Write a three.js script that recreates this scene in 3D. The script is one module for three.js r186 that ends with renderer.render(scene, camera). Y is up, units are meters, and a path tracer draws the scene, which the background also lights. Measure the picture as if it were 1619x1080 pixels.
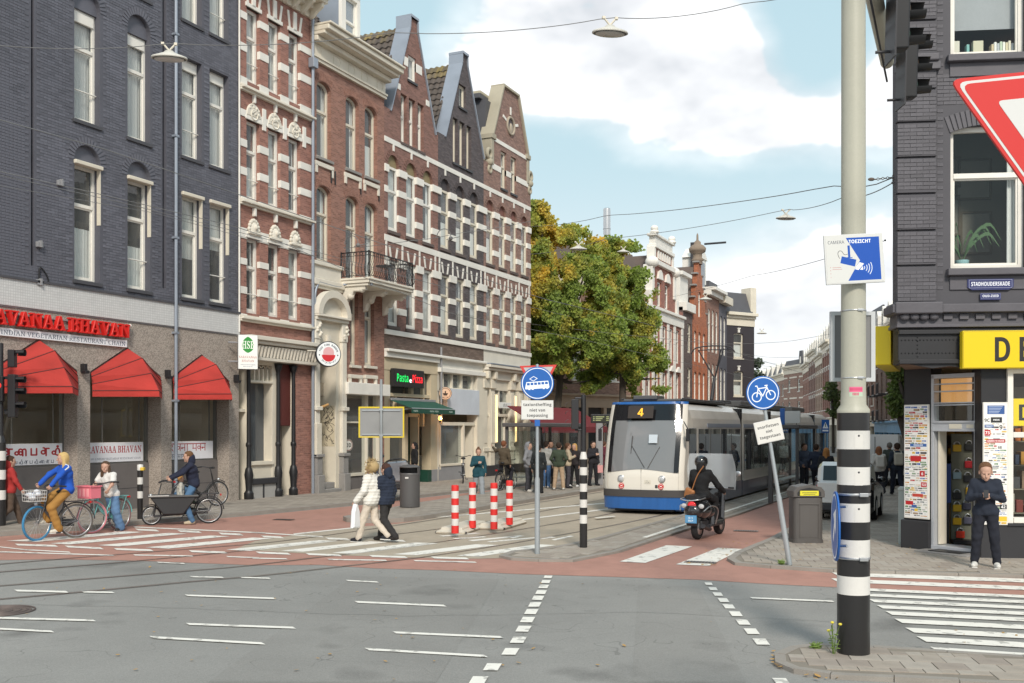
import * as THREE from 'three';
import { mergeGeometries } from 'three/addons/utils/BufferGeometryUtils.js';
import { RoundedBoxGeometry } from 'three/addons/geometries/RoundedBoxGeometry.js';
import { FontLoader } from 'three/addons/loaders/FontLoader.js';
import { TextGeometry } from 'three/addons/geometries/TextGeometry.js';
// ---------- camera, sky, sun, exposure ----------
const scene = new THREE.Scene();
const EYE = 2.4,YAW = THREE.MathUtils.degToRad(24.8),FOC = 1600,CX = 810,CY = 678;
const camera = new THREE.PerspectiveCamera(2 * Math.atan(540 / FOC) * 180 / Math.PI,1619 / 1080,0.1,1500);
camera.position.set(0,EYE,0);
camera.rotation.y = YAW;
camera.setViewOffset(1619,1080,0,-138,1619,1080);   // shift lens: level camera, high horizon
const renderer = new THREE.WebGLRenderer({ antialias: true });
renderer.toneMapping = THREE.LinearToneMapping;
renderer.toneMappingExposure = 2.08;
renderer.shadowMap.enabled = true;
const sun = new THREE.DirectionalLight(0xfff5e8,1.5);
sun.position.set(36,66,44); sun.target.position.set(-8,0,-30);
sun.castShadow = true; sun.shadow.radius = 20; sun.shadow.mapSize.set(2048,2048);
Object.assign(sun.shadow.camera,{ left: -90,right: 90,top: 90,bottom: -90,near: 1,far: 400 });
scene.add(sun,sun.target);
// ---------- random and noise ----------
let seed = 12345;
const rnd = () => { seed = (seed + 0x6D2B79F5) | 0; let t = Math.imul(seed ^ (seed >>> 15),1 | seed); t = (t + Math.imul(t ^ (t >>> 7),61 | t)) ^ t; return ((t ^ (t >>> 14)) >>> 0) / 4294967296; };
const rr = (a,b) => a + (b - a) * rnd();
const hash = (x,y,z = 0) => { let h = Math.imul(x,374761393) ^ Math.imul(y,668265263) ^ Math.imul(z,1274126177); h = Math.imul(h ^ (h >>> 13),1274126177); return ((h ^ (h >>> 16)) >>> 0) / 4294967296; };
const sm = (t) => t * t * (3 - 2 * t),lerp = (a,b,t) => a + (b - a) * t,clamp = (v,a = 0,b = 1) => Math.min(b,Math.max(a,v));
const sstep = (a,b,v) => sm(clamp((v - a) / (b - a)));
function vn2(x,y,p) { const xi = Math.floor(x),yi = Math.floor(y),fx = sm(x - xi),fy = sm(y - yi),w = (a) => ((a % p) + p) % p;
const a = hash(w(xi),w(yi)),b = hash(w(xi + 1),w(yi)),c = hash(w(xi),w(yi + 1)),d = hash(w(xi + 1),w(yi + 1)); return lerp(lerp(a,b,fx),lerp(c,d,fx),fy); }
function fbm2(u,v,f,o) { let s = 0,a = .5,n = 0; for (let i = 0; i < o; i++) { s += a * vn2(u * f,v * f,f); n += a; a *= .55; f *= 2; } return s / n; }   // u, v in 0..1, tileable
function vn3(x,y,z) { const xi = Math.floor(x),yi = Math.floor(y),zi = Math.floor(z),fx = sm(x - xi),fy = sm(y - yi),fz = sm(z - zi);
const c = (k) => lerp(lerp(hash(xi,yi,zi + k),hash(xi + 1,yi,zi + k),fx),lerp(hash(xi,yi + 1,zi + k),hash(xi + 1,yi + 1,zi + k),fx),fy); return lerp(c(0),c(1),fz); }
function fbm3(x,y,z,o,g = .5) { let s = 0,a = .5,n = 0; for (let i = 0; i < o; i++) { s += a * vn3(x,y,z); n += a; a *= g; x = x * 2.03 + 7.1; y = y * 2.03 + 3.3; z = z * 2.03 + 1.7; } return s / n; }
// ---------- sky: air and clouds ----------
{
const w = 4096,h = 2048,data = new Float32Array(w * h * 4);
// heaps of cloud and gaps: [azimuth from the street view, elevation, half width, half height (degrees), strength]
const B = [[4,21,17,8,.34],[11,17,10,5,.22],[24,17,5,4,.3],[17,20.5,3,3.2,-.75],[18,25,4,3,-.6],[-7.5,22.5,3.6,3.6,-.6],[2,15.8,5,1.4,-.35],[12,13,14,2.2,-.42],[0,12,12,3,-.4],[22,8,16,3.6,.2],[6,8,9,3,-.16]];
for (let j = 0; j < h; j++) {
const el = ((j + .5) / h - .5) * Math.PI,ed = el * 180 / Math.PI,sy = Math.sin(el),cy = Math.cos(el);
for (let i = 0; i < w; i++) {
const az = ((i + .5) / w - .5) * 2 * Math.PI,x = cy * Math.cos(az),z = cy * Math.sin(az),k = (j * w + i) * 4;
if (ed < -4) { data[k] = .3; data[k + 1] = .31; data[k + 2] = .31; data[k + 3] = 1; continue; }
const y = Math.max(sy,0);
let ad = (Math.atan2(x,-z) + YAW) * 180 / Math.PI; if (ad > 180) ad -= 360; if (ad < -180) ad += 360;
const t = sstep(0,16,ed),t2 = sstep(12,55,ed);
let r = lerp(.76,.42,t),g = lerp(.775,.565,t),b = lerp(.785,.625,t);
r = lerp(r,.22,t2); g = lerp(g,.41,t2); b = lerp(b,.51,t2);
const q = 1 / (y + .42),px = x * q * 1.9,pz = z * q * 1.9,py = y * 5;
let c = fbm3(px * 1.5 + 11.3,py * .9,pz * 1.5 + 5.2,7,.56);
const big = fbm3(px * .55 + 3,py * .3,pz * .55 + 9,3);
let cov = (big - .5) * .55 + .03;
for (const [a,e,sw,sh,s] of B) { const d = ((ad - a) / sw) ** 2 + ((ed - e) / sh) ** 2; if (d < 9) cov += s * Math.exp(-d); }
const m = c - .5 + cov;
const dens = sstep(-.015,.055,m),thin = .5 * sstep(-.25,.1,m);
const c2 = fbm3(px * 1.5 + 11.3 + .07,py * .9 + .22,pz * 1.5 + 5.25,6,.56);
const lit = clamp(.56 + (c - c2) * 3.4 + (fbm3(px * 4 + 1,py * 2.4,pz * 4,5) - .5) * 1.0);
const cr = lerp(.54,.90,lit),cg = lerp(.565,.905,lit),cb = lerp(.60,.91,lit);
const a = Math.max(dens,thin) * sstep(-1,5,ed) ;
const low = sstep(11,2,ed) * .55;
r = lerp(r,cr,a); g = lerp(g,cg,a); b = lerp(b,cb,a);
r = lerp(r,.76,low); g = lerp(g,.78,low); b = lerp(b,.795,low);
data[k] = r * .67; data[k + 1] = g * .67; data[k + 2] = b * .67; data[k + 3] = 1;
}
}
const sky = new THREE.DataTexture(data,w,h,THREE.RGBAFormat,THREE.FloatType);
sky.mapping = THREE.EquirectangularReflectionMapping; sky.magFilter = sky.minFilter = THREE.LinearFilter; sky.needsUpdate = true;
scene.background = sky; scene.environment = sky;
}
// ---------- building helpers ----------
const V = (x,y,z) => new THREE.Vector3(x,y,z),M4 = () => new THREE.Matrix4();
const cs = Math.cos(YAW),sn = Math.sin(YAW);
function G(px,py,h = 0) { const X = (px - CX) / FOC,Y = -(py - CY) / FOC,t = (h - EYE) / Y; return [(X * cs - sn) * t,(-X * sn - cs) * t]; }   // survey point of the photograph -> ground [x, z]
function AT(px,py,d) { const X = (px - CX) / FOC * d,Y = -(py - CY) / FOC * d; return V(X * cs - d * sn,EYE + Y,-X * sn - d * cs); }
const used = {};
function numbered(n) { const k = used[n] = (used[n] ?? -1) + 1; return k ? n + '_' + String(k).padStart(3,'0') : n; }
function boxUV(g) { const p = g.attributes.position,n = g.attributes.normal,uv = new Float32Array(p.count * 2);
for (let i = 0; i < p.count; i++) { const ax = Math.abs(n.getX(i)),ay = Math.abs(n.getY(i)),az = Math.abs(n.getZ(i));
if (az >= ax && az >= ay) { uv[2 * i] = p.getX(i); uv[2 * i + 1] = p.getY(i); } else if (ax >= ay) { uv[2 * i] = p.getZ(i); uv[2 * i + 1] = p.getY(i); } else { uv[2 * i] = p.getX(i); uv[2 * i + 1] = p.getZ(i); } }
g.setAttribute('uv',new THREE.BufferAttribute(uv,2)); return g; }
class GB {
constructor() { this.g = []; }
add(g,m) { g = g.index ? g.toNonIndexed() : g.clone(); for (const k of Object.keys(g.attributes)) if (!['position','normal'].includes(k)) g.deleteAttribute(k); g.morphAttributes = {}; if (m) g.applyMatrix4(m); this.g.push(boxUV(g)); return this; }
box(x0,x1,y0,y1,z0,z1,r = 0) { const w = Math.abs(x1 - x0),h = Math.abs(y1 - y0),d = Math.abs(z1 - z0),q = Math.min(r,w / 2.1,h / 2.1,d / 2.1);
return this.add(q > 0 ? new RoundedBoxGeometry(w,h,d,1,q) : new THREE.BoxGeometry(w,h,d),M4().makeTranslation((x0 + x1) / 2,(y0 + y1) / 2,(z0 + z1) / 2)); }
bar(a,b,r,r2 = r,seg = 10) { a = V(...a); b = V(...b); const d = b.clone().sub(a),g = new THREE.CylinderGeometry(r2,r,d.length(),seg);
const q = new THREE.Quaternion().setFromUnitVectors(V(0,1,0),d.clone().normalize()); return this.add(g,M4().compose(a.add(b).multiplyScalar(.5),q,V(1,1,1))); }
beam(a,b,w,h) { a = V(...a); b = V(...b); const d = b.clone().sub(a),l = d.length(),zx = d.normalize(),up = Math.abs(zx.y) > .99 ? V(1,0,0) : V(0,1,0),xx = up.clone().cross(zx).normalize(),yy = zx.clone().cross(xx);
return this.add(new THREE.BoxGeometry(w,h,l),M4().makeBasis(xx,yy,zx).setPosition(a.add(b).multiplyScalar(.5))); }
tube(p,r,n = 24,seg = 8,closed = false) { return this.add(new THREE.TubeGeometry(new THREE.CatmullRomCurve3(p.map((q) => V(...q)),closed),n,r,seg,closed)); }
ext(pts,z0,z1,holes = [],bevel = 0) { const s = new THREE.Shape(pts.map((p) => new THREE.Vector2(p[0],p[1]))); for (const h of holes) s.holes.push(new THREE.Path(h.map((p) => new THREE.Vector2(p[0],p[1]))));
return this.add(new THREE.ExtrudeGeometry(s,{ depth: z1 - z0 - 2 * bevel,bevelEnabled: bevel > 0,bevelSize: bevel,bevelThickness: bevel,bevelOffset: -bevel,bevelSegments: 1,curveSegments: 10 }),M4().makeTranslation(0,0,z0 + bevel)); }
flat(pts,y) { const s = new THREE.Shape(pts.map((p) => new THREE.Vector2(p[0],-p[1]))); return this.add(new THREE.ShapeGeometry(s),M4().makeRotationX(-Math.PI / 2).setPosition(0,y,0)); }   // pts [x, z]
slab(pts,y0,y1) { const s = new THREE.Shape(pts.map((p) => new THREE.Vector2(p[0],-p[1]))); return this.add(new THREE.ExtrudeGeometry(s,{ depth: y1 - y0,bevelEnabled: false }),M4().makeRotationX(-Math.PI / 2).setPosition(0,y0,0)); }
lathe(prof,x = 0,y = 0,z = 0,seg = 20) { return this.add(new THREE.LatheGeometry(prof.map((p) => new THREE.Vector2(p[0],p[1])),seg),M4().makeTranslation(x,y,z)); }
ball(x,y,z,r,sx = 1,sy = 1,sz = 1,seg = 16) { return this.add(new THREE.SphereGeometry(r,seg,Math.ceil(seg * .7)),M4().makeScale(sx,sy,sz).setPosition(x,y,z)); }
ring(x,y,z,R,r,axis = 'z',seg = 40,arc = Math.PI * 2,rot = 0) { const g = new THREE.TorusGeometry(R,r,8,seg,arc); if (rot) g.rotateZ(rot); if (axis === 'x') g.rotateY(Math.PI / 2); if (axis === 'y') g.rotateX(Math.PI / 2); return this.add(g,M4().makeTranslation(x,y,z)); }
geo() { return this.g.length > 1 ? mergeGeometries(this.g) : this.g[0]; }
turn(m) { for (const g of this.g) g.applyMatrix4(m); return this; }
build(name,mat,parent) { return part(parent,name,this.geo(),mat); }
}
const gb = () => new GB();
function part(parent,name,geo,mat) { const m = new THREE.Mesh(geo,mat); m.name = parent === scene ? numbered(name) : name; m.castShadow = m.receiveShadow = true; parent.add(m); return m; }
function tag(o,label,category,group,kind) { if (label) o.userData.label = label; if (category) o.userData.category = category; if (group) o.userData.group = group; if (kind) o.userData.kind = kind; return o; }
function thing(name,label,category,[x,y,z] = [0,0,0],turn = 0,group) { const o = new THREE.Group(); o.name = numbered(name); o.position.set(x,y,z); o.rotation.y = turn; scene.add(o); return tag(o,label,category,group); }
function struct(name,geo,mat) { const m = part(scene,name,geo,mat); m.userData.kind = 'structure'; return m; }
function dup(o,[x,y,z],turn,label,group) { const c = o.clone(); c.name = numbered(o.name.replace(/_\d{3}$/,'')); c.position.set(x,y,z); c.rotation.y = turn; scene.add(c); c.userData = { ...o.userData }; return tag(c,label,null,group); }
// ---------- textures and materials ----------
const S2 = (v) => Math.round(255 * clamp(v <= .0031308 ? v * 12.92 : 1.055 * v ** (1 / 2.4) - .055));
function tex(w,h,fn,size,srgb = true) { const d = new Uint8Array(w * h * 4); for (let j = 0; j < h; j++) for (let i = 0; i < w; i++) { const c = fn(i / w,j / h,i,j),k = (j * w + i) * 4,a = Array.isArray(c) ? c : [c,c,c]; for (let q = 0; q < 3; q++) d[k + q] = srgb ? S2(a[q]) : Math.round(255 * clamp(a[q])); d[k + 3] = 255; }
const t = new THREE.DataTexture(d,w,h); t.wrapS = t.wrapT = THREE.RepeatWrapping; t.magFilter = t.minFilter = THREE.LinearFilter; if (srgb) t.colorSpace = THREE.SRGBColorSpace; t.repeat.set(1 / size[0],1 / size[1]); t.needsUpdate = true; return t; }
function canvas(w,h,draw) { const c = document.createElement('canvas'); c.width = w; c.height = h; draw(c.getContext('2d'),w,h); const t = new THREE.CanvasTexture(c); t.colorSpace = THREE.SRGBColorSpace; t.magFilter = THREE.LinearFilter; return t; }
const lin = (hex) => new THREE.Color(hex);
function mat(c,rough = .8,o = {}) { const phys = 'transmission' in o || 'clearcoat' in o || 'sheen' in o; const m = new (phys ? THREE.MeshPhysicalMaterial : THREE.MeshStandardMaterial)({ roughness: rough,...o }); if (Array.isArray(c)) m.color.setRGB(...c); else m.color.set(c); return m; }
// neutral maps, values round 1 scaled by .8
const grit = tex(512,512,(u,v,i,j) => .76 + .3 * fbm2(u,v,6,6) + .2 * (hash(i,j,3) - .5),[1.7,1.7]);
const patches = tex(512,512,(u,v) => .7 + .3 * fbm2(u,v,3,5),[7,7]);
const soft = tex(256,256,(u,v,i,j) => .82 + .24 * fbm2(u,v,4,6) + .05 * (hash(i,j,8) - .5),[2.3,2.3]);
const gritB = tex(512,512,(u,v,i,j) => .3 * fbm2(u,v,40,3) + .5 * hash(i >> 1,j >> 1,5),[1.1,1.1],false);
const softB = tex(256,256,(u,v) => fbm2(u,v,12,5),[1.3,1.3],false);
const P = (c,r = .8,o = {}) => mat(c,r,{ map: soft,bumpMap: softB,bumpScale: .003,...o });
// brick pattern: 12 bricks x 24 courses = 2.64 x 1.56 m
function brickAt(u,v) { const r = Math.floor(v * 24),fv = v * 24 - r,x = u * 12 + (r % 2) * .5,b = Math.floor(x) % 12,fu = x - Math.floor(x); const e = Math.min(fu * .22,(1 - fu) * .22,fv * .065,(1 - fv) * .065); return [r,b,sstep(.003,.008,e)]; }
const brickC = (mort,vary) => tex(1024,768,(u,v,i,j) => { const [r,b,e] = brickAt(u,v),n = .82 + vary * (hash(r,b,1) - .5) + .2 * (fbm2(u,v,24,4) - .5) + .1 * (fbm2(u,v,3,3) - .5),h = hash(r,b,2) * .12; return [0,1,2].map((q) => lerp(mort[q],n * (1 - h * q * .4),e)); },[2.64,1.56]);
const brickB = tex(1024,768,(u,v,i,j) => { const [r,b,e] = brickAt(u,v); return e * (.8 + .2 * hash(r,b,4)) - .12 * hash(i,j) * e; },[2.64,1.56],false);
const bmA = brickC([1.2,1.5,1.6],.4),bmB = brickC([.55,.58,.6],.4);
const brick = (c,m = bmA) => mat(c,.85,{ map: m,bumpMap: brickB,bumpScale: .008 });
const tileAt = (u,v,n) => { const r = Math.floor(v * n),fv = v * n - r,x = u * n + (r % 2) * .5,b = Math.floor(x) % n,fu = x - Math.floor(x); return [r,b,Math.min(fu,1 - fu,fv,1 - fv)]; };
const paveC = tex(1024,1024,(u,v,i,j) => { const [r,b,e] = tileAt(u,v,12); return (.78 + .22 * (hash(r,b,7) - .5) + .18 * (fbm2(u,v,5,6) - .5) + .08 * (hash(i,j,6) - .5)) * lerp(.55,1,sstep(.01,.035,e)); },[3.6,3.6]);
const paveB = tex(1024,1024,(u,v) => { const [,,e] = tileAt(u,v,12); return sstep(.005,.04,e); },[3.6,3.6],false);
const roadMap = tex(2048,2048,(u,v,i,j) => { const l = fbm2(u,v,4,4),s = fbm2(u,v,14,4),t = Math.abs(fbm2(u,v,5,5) - .5),w = Math.abs(fbm2(v,u,7,4) - .5); return .80 + .26 * (l - .5) + .16 * (s - .5) + .22 * (hash(i,j,3) - .5) + .1 * (hash(i >> 1,j >> 1,9) - .5) - (s > .66 ? (s - .66) * 1.2 : 0) - (t < .002 && l > .47 ? .22 : 0) - (w < .0015 && l < .5 ? .2 : 0); },[13,13]);
const MT = {
asphalt: mat([.33,.323,.303],.92,{ map: roadMap,bumpMap: gritB,bumpScale: .004 }),
red: mat([.44,.235,.185],.92,{ map: grit,bumpMap: gritB,bumpScale: .003 }),
bed: mat([.44,.375,.29],.9,{ map: grit,bumpMap: gritB,bumpScale: .002 }),
pave: mat([.41,.36,.305],.9,{ map: paveC,bumpMap: paveB,bumpScale: .006 }),
paveTile: mat([.395,.345,.29],.9,{ map: grit }),paveTile2: mat([.35,.30,.255],.9,{ map: grit }),paveTile3: mat([.43,.385,.33],.9,{ map: grit }),
joint: mat([.25,.22,.18],.95,{ map: grit }),
kerb: mat([.33,.30,.265],.88,{ map: grit,bumpMap: gritB,bumpScale: .003 }),
paint: mat([.83,.80,.73],.75,{ map: tex(512,512,(u,v,i,j) => { const n = fbm2(u,v,20,5) - .06 * hash(i,j); return n < .3 ? .55 : .86 + .16 * n; },[2.2,2.2]) }),
rail: mat([.27,.22,.185],.42,{ metalness: .7 }),
white: P([.84,.81,.74],.6),cream: P([.74,.68,.56],.65),stone: P([.76,.71,.61],.75),grey: P([.3,.3,.31],.6),zinc: mat([.33,.37,.43],.45,{ metalness: .35,map: soft }),
black: mat([.018,.018,.02],.45),dark: mat([.035,.035,.04],.5),steel: mat([.55,.56,.57],.35,{ metalness: .85 }),galv: mat([.42,.46,.48],.5,{ metalness: .45,map: soft }),
clear: mat([.95,.98,.97],.015,{ transmission: 1,thickness: 0,ior: 1.5 }),glass: mat([.9,.93,.92],.015,{ transmission: .91,thickness: 0,ior: 1.5 }),rubber: mat([.02,.02,.021],.85),  // glass: pale diffuse share in the colour stands in for sky reflections
};
// ---------- the ground ----------
{
struct('road',gb().flat([[-400,40],[400,40],[400,-700],[-400,-700]],0).geo(),MT.asphalt);
const near = [[-60,887],[83,884.5],[222,887],[400,894],[505,893.5],[594,899],[700,902],[820,908],[955,912],[1105,917],[1220,924],[1322,929],[1640,942]].map((p) => G(...p));
struct('cycle_path',gb().flat([...near,[9,-19.6],[9,-90],[-17.2,-90],[-17.2,-37],[-17.6,-30],[-17.6,-27],[-18.2,-22.4],[-19,-19],[-19.2,-17.4],[-19.8,-15.6],[-23,-12]],.004).geo(),MT.red);
struct('tram_track_bed',gb().flat([G(372,869),G(520,878),G(640,882),G(757,884),[-7.9,-17],[-7.45,-20.4],[-7.45,-90],[-13.25,-90],[-13.25,-22.6],G(628,829),G(575,833),G(470,846),G(404,856)],.008).geo(),MT.bed);
struct('asphalt_patch',gb().flat([[560,911],[790,916],[690,1079],[330,1079]].map((p) => G(...p)),.003).flat([[1010,925],[1105,928],[1180,1079],[1000,1079]].map((p) => G(...p)),.003).geo(),mat([.312,.304,.284],.94,{ map: roadMap.clone(),bumpMap: gritB,bumpScale: .004 }));
{ const q = gb(); for (const L of [[[-20,955],[300,962],[640,975],[1000,968],[1330,985]]]) { const p = L.map((a) => G(...a)); for (let i = 0; i + 1 < p.length; i++) { const a = p[i],b = p[i + 1],n = 9,w = .005; const dx = b[0] - a[0],dz = b[1] - a[1],l = Math.hypot(dx,dz); let o = 0; for (let k = 0; k < n; k++) { const o2 = k === n - 1 ? 0 : rr(-.05,.05),P1 = [a[0] + dx * k / n - dz / l * o,a[1] + dz * k / n + dx / l * o],P2 = [a[0] + dx * (k + 1) / n - dz / l * o2,a[1] + dz * (k + 1) / n + dx / l * o2]; q.flat([[P1[0] + dz / l * w,P1[1] - dx / l * w],[P2[0] + dz / l * w,P2[1] - dx / l * w],[P2[0] - dz / l * w,P2[1] + dx / l * w],[P1[0] - dz / l * w,P1[1] + dx / l * w]],.0065); o = o2; } } } struct('sealed_crack',q.geo(),mat([.2,.195,.18],.85)); }
// embedded rails
const curves = [[[0,892.5],[83,885.5],[180,878],[333,866],[420,859]],[[0,905],[222,887],[364,873.5],[470,862]],[[0,927],[236,908],[361,898],[420,892],[494,883],[622,868]],[[0,948],[125,937],[305,920],[420,910],[525,898],[650,884],[733,872],[820,858]]];
const tx = [-13.0,-11.56,-9.37,-7.93];
curves.forEach((c,i) => {
const pts = c.map((p) => G(...p)); const a = pts[0],b = pts[1]; pts.unshift([a[0] + (a[0] - b[0]) * 4,a[1] + (a[1] - b[1]) * 4]);
pts.push([tx[i] - (i < 2 ? .12 : .25),i < 2 ? -21.5 : -24.5],[tx[i],-30],[tx[i],-38],[tx[i],-60],[tx[i],-90]);
const cv = new THREE.CatmullRomCurve3(pts.map((p) => V(p[0],0,p[1])),false,'centripetal').getSpacedPoints(150),g = gb();
for (const [o,w,y] of [[0,.024,.012],[.05,.012,.0105]]) { const L = [],R = []; cv.forEach((p,k) => { const q = cv[Math.min(k + 1,150)],r = cv[Math.max(k - 1,0)],d = q.clone().sub(r).normalize(),n = [-d.z,d.x]; L.push([p.x + n[0] * (o - w),p.z + n[1] * (o - w)]); R.unshift([p.x + n[0] * (o + w),p.z + n[1] * (o + w)]); }); g.flat([...L,...R],y); }
struct('tram_rail',g.geo(),MT.rail);
});
// painted markings
const mk = (name,polys,m = MT.paint,y = .012) => { const g = gb(); for (const p of polys) g.flat(p.map((q) => G(...q)),y); return struct(name,g.geo(),m); };
const line = (x0,y0,x1,y1,w) => { const dx = x1 - x0,k = w * .9; return [[x0 - (dx > 0 ? k * 2 : 0),y0 - w / 2],[x1 - k,y1 - w / 2],[x1 + k,y1 + w / 2],[x0,y0 + w / 2]]; };
mk('crossing_marking',[[[10,856],[60,857.5],[228,842],[200,841]],[[80,860],[110,861.7],[296,844.7],[267,843.4]],[[155,863],[189,864.8],[364,848.8],[333,847.5]],[[230,866.4],[267,868.3],[433,852],[400,850.8]],[[358,870],[395,872],[536,856],[505,855]],[[444,871.7],[480,873.4],[618,857.8],[585,856.6]],[[525,875],[558,876.8],[694,860],[658,858.6]],[[622,877.3],[658,878.8],[789,862.7],[753,861.4]],[[722,879.4],[757,881],[880,862.8],[850,861.4]]]);
mk('crossing_marking',[[[980,889],[1021,891],[1095,865],[1054,863]],[[1069,893.5],[1122,895.6],[1175,869],[1136,867]]]);
mk('cycle_marking',[[29,862,90,864],[108,865,162,868],[185,869,241,871],[304,872.5,358,874.5],[410,874.5,458,876.5],[489,877,539,879],[589,880,643,882],[687,882.5,740,884],[219,838,250,839.6],[286,840.5,317,842],[351,844.4,383,846],[418,849,447,850.5],[520,852,552,853.6],[608,854.4,640,856]].map((l) => line(...l,3)));
mk('cycle_line',[[-10,864.3,40,870],[40,870,111,874],[-10,873,180,879],[214,878.5,305,880],[251,890,292,892],[361,881,411,883],[400,883.4,454,884.6],[521,885.4,611,887],[657,887.5,753,890],[214,834,420,843.5],[400,842.5,511,849.5]].map((l) => line(...l,1.7)).concat([[[464,844.5],[466,846],[578,834],[576,832.8]],[[640,822],[642,823],[958,797],[957,795.5]],[[806,824],[808,825.4],[975,804.5],[973,803]]]));
mk('tram_marking',[[[715,852],[722,853.5],[770,850],[765,848.8]],[[740,855],[748,856.5],[830,848.5],[822,847.4]],[[770,857],[777,858.2],[850,851.5],[846,850.2]],[[800,850],[812,852],[822,850],[812,848.6]],[[852,853],[872,849],[880,850.5],[862,852.8]],[[872,854],[878,855.2],[908,848.6],[902,847.6]],[[694,848],[702,849.2],[760,844],[754,843]]]);
mk('lane_marking',[[28,935,107,937,3],[133,937,180,938,2.4],[-30,977.5,150,982.5,3],[-30,994,84,1000,3],[304,913,353,914,2],[383,914,427,915.5,2],[297,942.5,435,947.5,2.6],[300,988,466,994,3.2],[243,1009,417,1019,3.6],[551,919,598,921.5,2],[566,953,704,959,3],[627,1001.5,794,1009,3.4],[584,1028,769,1039,3.8],[1190,946.5,1318,952,2.4]].map((l) => line(...l)));
const bl = (pts) => pts.map(([x,y,w,h,s]) => [[x - w / 2 + s,y - h / 2],[x + w / 2 + s,y - h / 2 + .3],[x + w / 2 - s,y + h / 2 + .3],[x - w / 2 - s,y + h / 2]]);
mk('block_marking',bl([[867,913],[863.5,920.6],[860,928.4],[856,937.3],[851,946.5],[846,957],[840.5,968.3],[834.5,981],[828,995.5],[820,1013],[807.5,1031.5],[779,1056],[757,1077]].map(([x,y],i) => [x,y,12.4 + i * 1.0,4 + i * .65,1 + i * .22])));
mk('block_marking',bl([[1121,924],[1128,932],[1135.5,940.5],[1144.5,950],[1153,960],[1164,971.7],[1175.5,985],[1189,999.4],[1204,1016],[1236,1079]].map(([x,y],i) => [x,y,11 + i * 1.2,4 + i * .7,-1.2 - i * .3])));
mk('zebra_marking',[[1320,908.5,1700,922,6],[1320,918.5,1700,934.5,6],[1340,932,1700,948,4.4],[1352,941,1700,956.5,4.6],[1378.6,951,1700,965.5,5],[1391.5,960.7,1700,975,5.4],[1405.7,970.6,1700,985,6],[1421,983,1700,997,7],[1439,997.8,1700,1011,8],[1457.5,1012,1700,1026,8.6],[1479.5,1029,1700,1044,9.4]].map(([x0,y0,x1,y1,w]) => [[x0 - w * .9,y0 - w / 2],[x1,y1 - w / 2],[x1,y1 + w / 2],[x0 + w * .9,y0 + w / 2]]));
mk('platform_marking',[[[940,822],[945,823],[975,820],[970,819]]],MT.paint,.06);
// inset of a polygon [x, z] (clockwise or not) by d
const inset = (p,d) => { let A = 0; p.forEach((a,i) => { const b = p[(i + 1) % p.length]; A += a[0] * b[1] - b[0] * a[1]; }); const s = A > 0 ? 1 : -1;
return p.map((b,i) => { const a = p[(i + p.length - 1) % p.length],c = p[(i + 1) % p.length],n1 = norm2(a,b,s),n2 = norm2(b,c,s),k = 1 + n1[0] * n2[0] + n1[1] * n2[1]; return [b[0] + (n1[0] + n2[0]) * d / Math.max(k,.4),b[1] + (n1[1] + n2[1]) * d / Math.max(k,.4)]; }); };
const norm2 = (a,b,s) => { const dx = b[0] - a[0],dz = b[1] - a[1],l = Math.hypot(dx,dz) || 1; return [-dz / l * s,dx / l * s]; };
const inside = (p,x,z) => { let r = false; for (let i = 0,j = p.length - 1; i < p.length; j = i++) if ((p[i][1] > z) !== (p[j][1] > z) && x < (p[j][0] - p[i][0]) * (z - p[i][1]) / (p[j][1] - p[i][1]) + p[i][0]) r = !r; return r; };
const round = (p,i) => p;
function paved(name,poly,h,kw,base,o = {}) {
const root = struct(name,gb().slab(inset(poly,kw),0,h + (o.tiles ? -.004 : .003)).geo(),base);
// kerb stones, one by one where near
const inn = inset(poly,kw),far = gb(); let nf = 0;
poly.forEach((a,i) => { const b = poly[(i + 1) % poly.length],a2 = inn[i],b2 = inn[(i + 1) % poly.length],L = Math.hypot(b[0] - a[0],b[1] - a[1]); if (o.skip && o.skip(a,b)) return; const n = Math.max(1,Math.round(L / (o.stone || 1)));
for (let k = 0; k < n; k++) { const t0 = k / n + .004 / L,t1 = (k + 1) / n - .004 / L,q = (p,r,t) => [lerp(p[0],r[0],t),lerp(p[1],r[1],t)],y = h + rr(-.004,.004),poly4 = [q(a,b,t0),q(a,b,t1),q(a2,b2,t1),q(a2,b2,t0)];
if (Math.hypot(...poly4[0]) < 34) gb().slab(poly4,0,y).build('kerb_stone',MT.kerb,root); else { far.slab(poly4,0,y); nf++; } } });
if (nf) tag(far.build('kerb',MT.kerb,root),null,null,null,'stuff');
if (o.tiles) { const { size: [w,d],ang,max,lim } = o.tiles,ip = inset(poly,kw + .01),ca = Math.cos(ang),sa = Math.sin(ang),list = [];
for (let j = -140; j < 140; j++) for (let i = -140; i < 140; i++) { const u = (i + (j % 2 ? .5 : 0)) * (w + .007) + (o.tiles.at?.[0] ?? 0),v = j * (d + .007),lx = u * ca + v * sa,lz = -u * sa + v * ca,x = lx + (o.tiles.at?.[0] ?? -2),z = lz + (o.tiles.at?.[1] ?? -19),D = Math.hypot(x,z); if (D > lim) continue;
const m = .5; const fits = (X,Z,k) => [[1,1],[-1,1],[1,-1],[-1,-1]].every(([a,b]) => inside(ip,X + a * w * k * ca + b * d * k * sa,Z - a * w * k * sa + b * d * k * ca)); if (fits(x,z,.5)) list.push([D,x,z,1]); else if (D < 24) for (const [a,b] of [[1,1],[-1,1],[1,-1],[-1,-1]]) { const X = x + a * w * .25 * ca + b * d * .25 * sa,Z = z - a * w * .25 * sa + b * d * .25 * ca; if (fits(X,Z,.25)) list.push([D,X,Z,.5]); } }
list.sort((a,b) => a[0] - b[0]);
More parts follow.
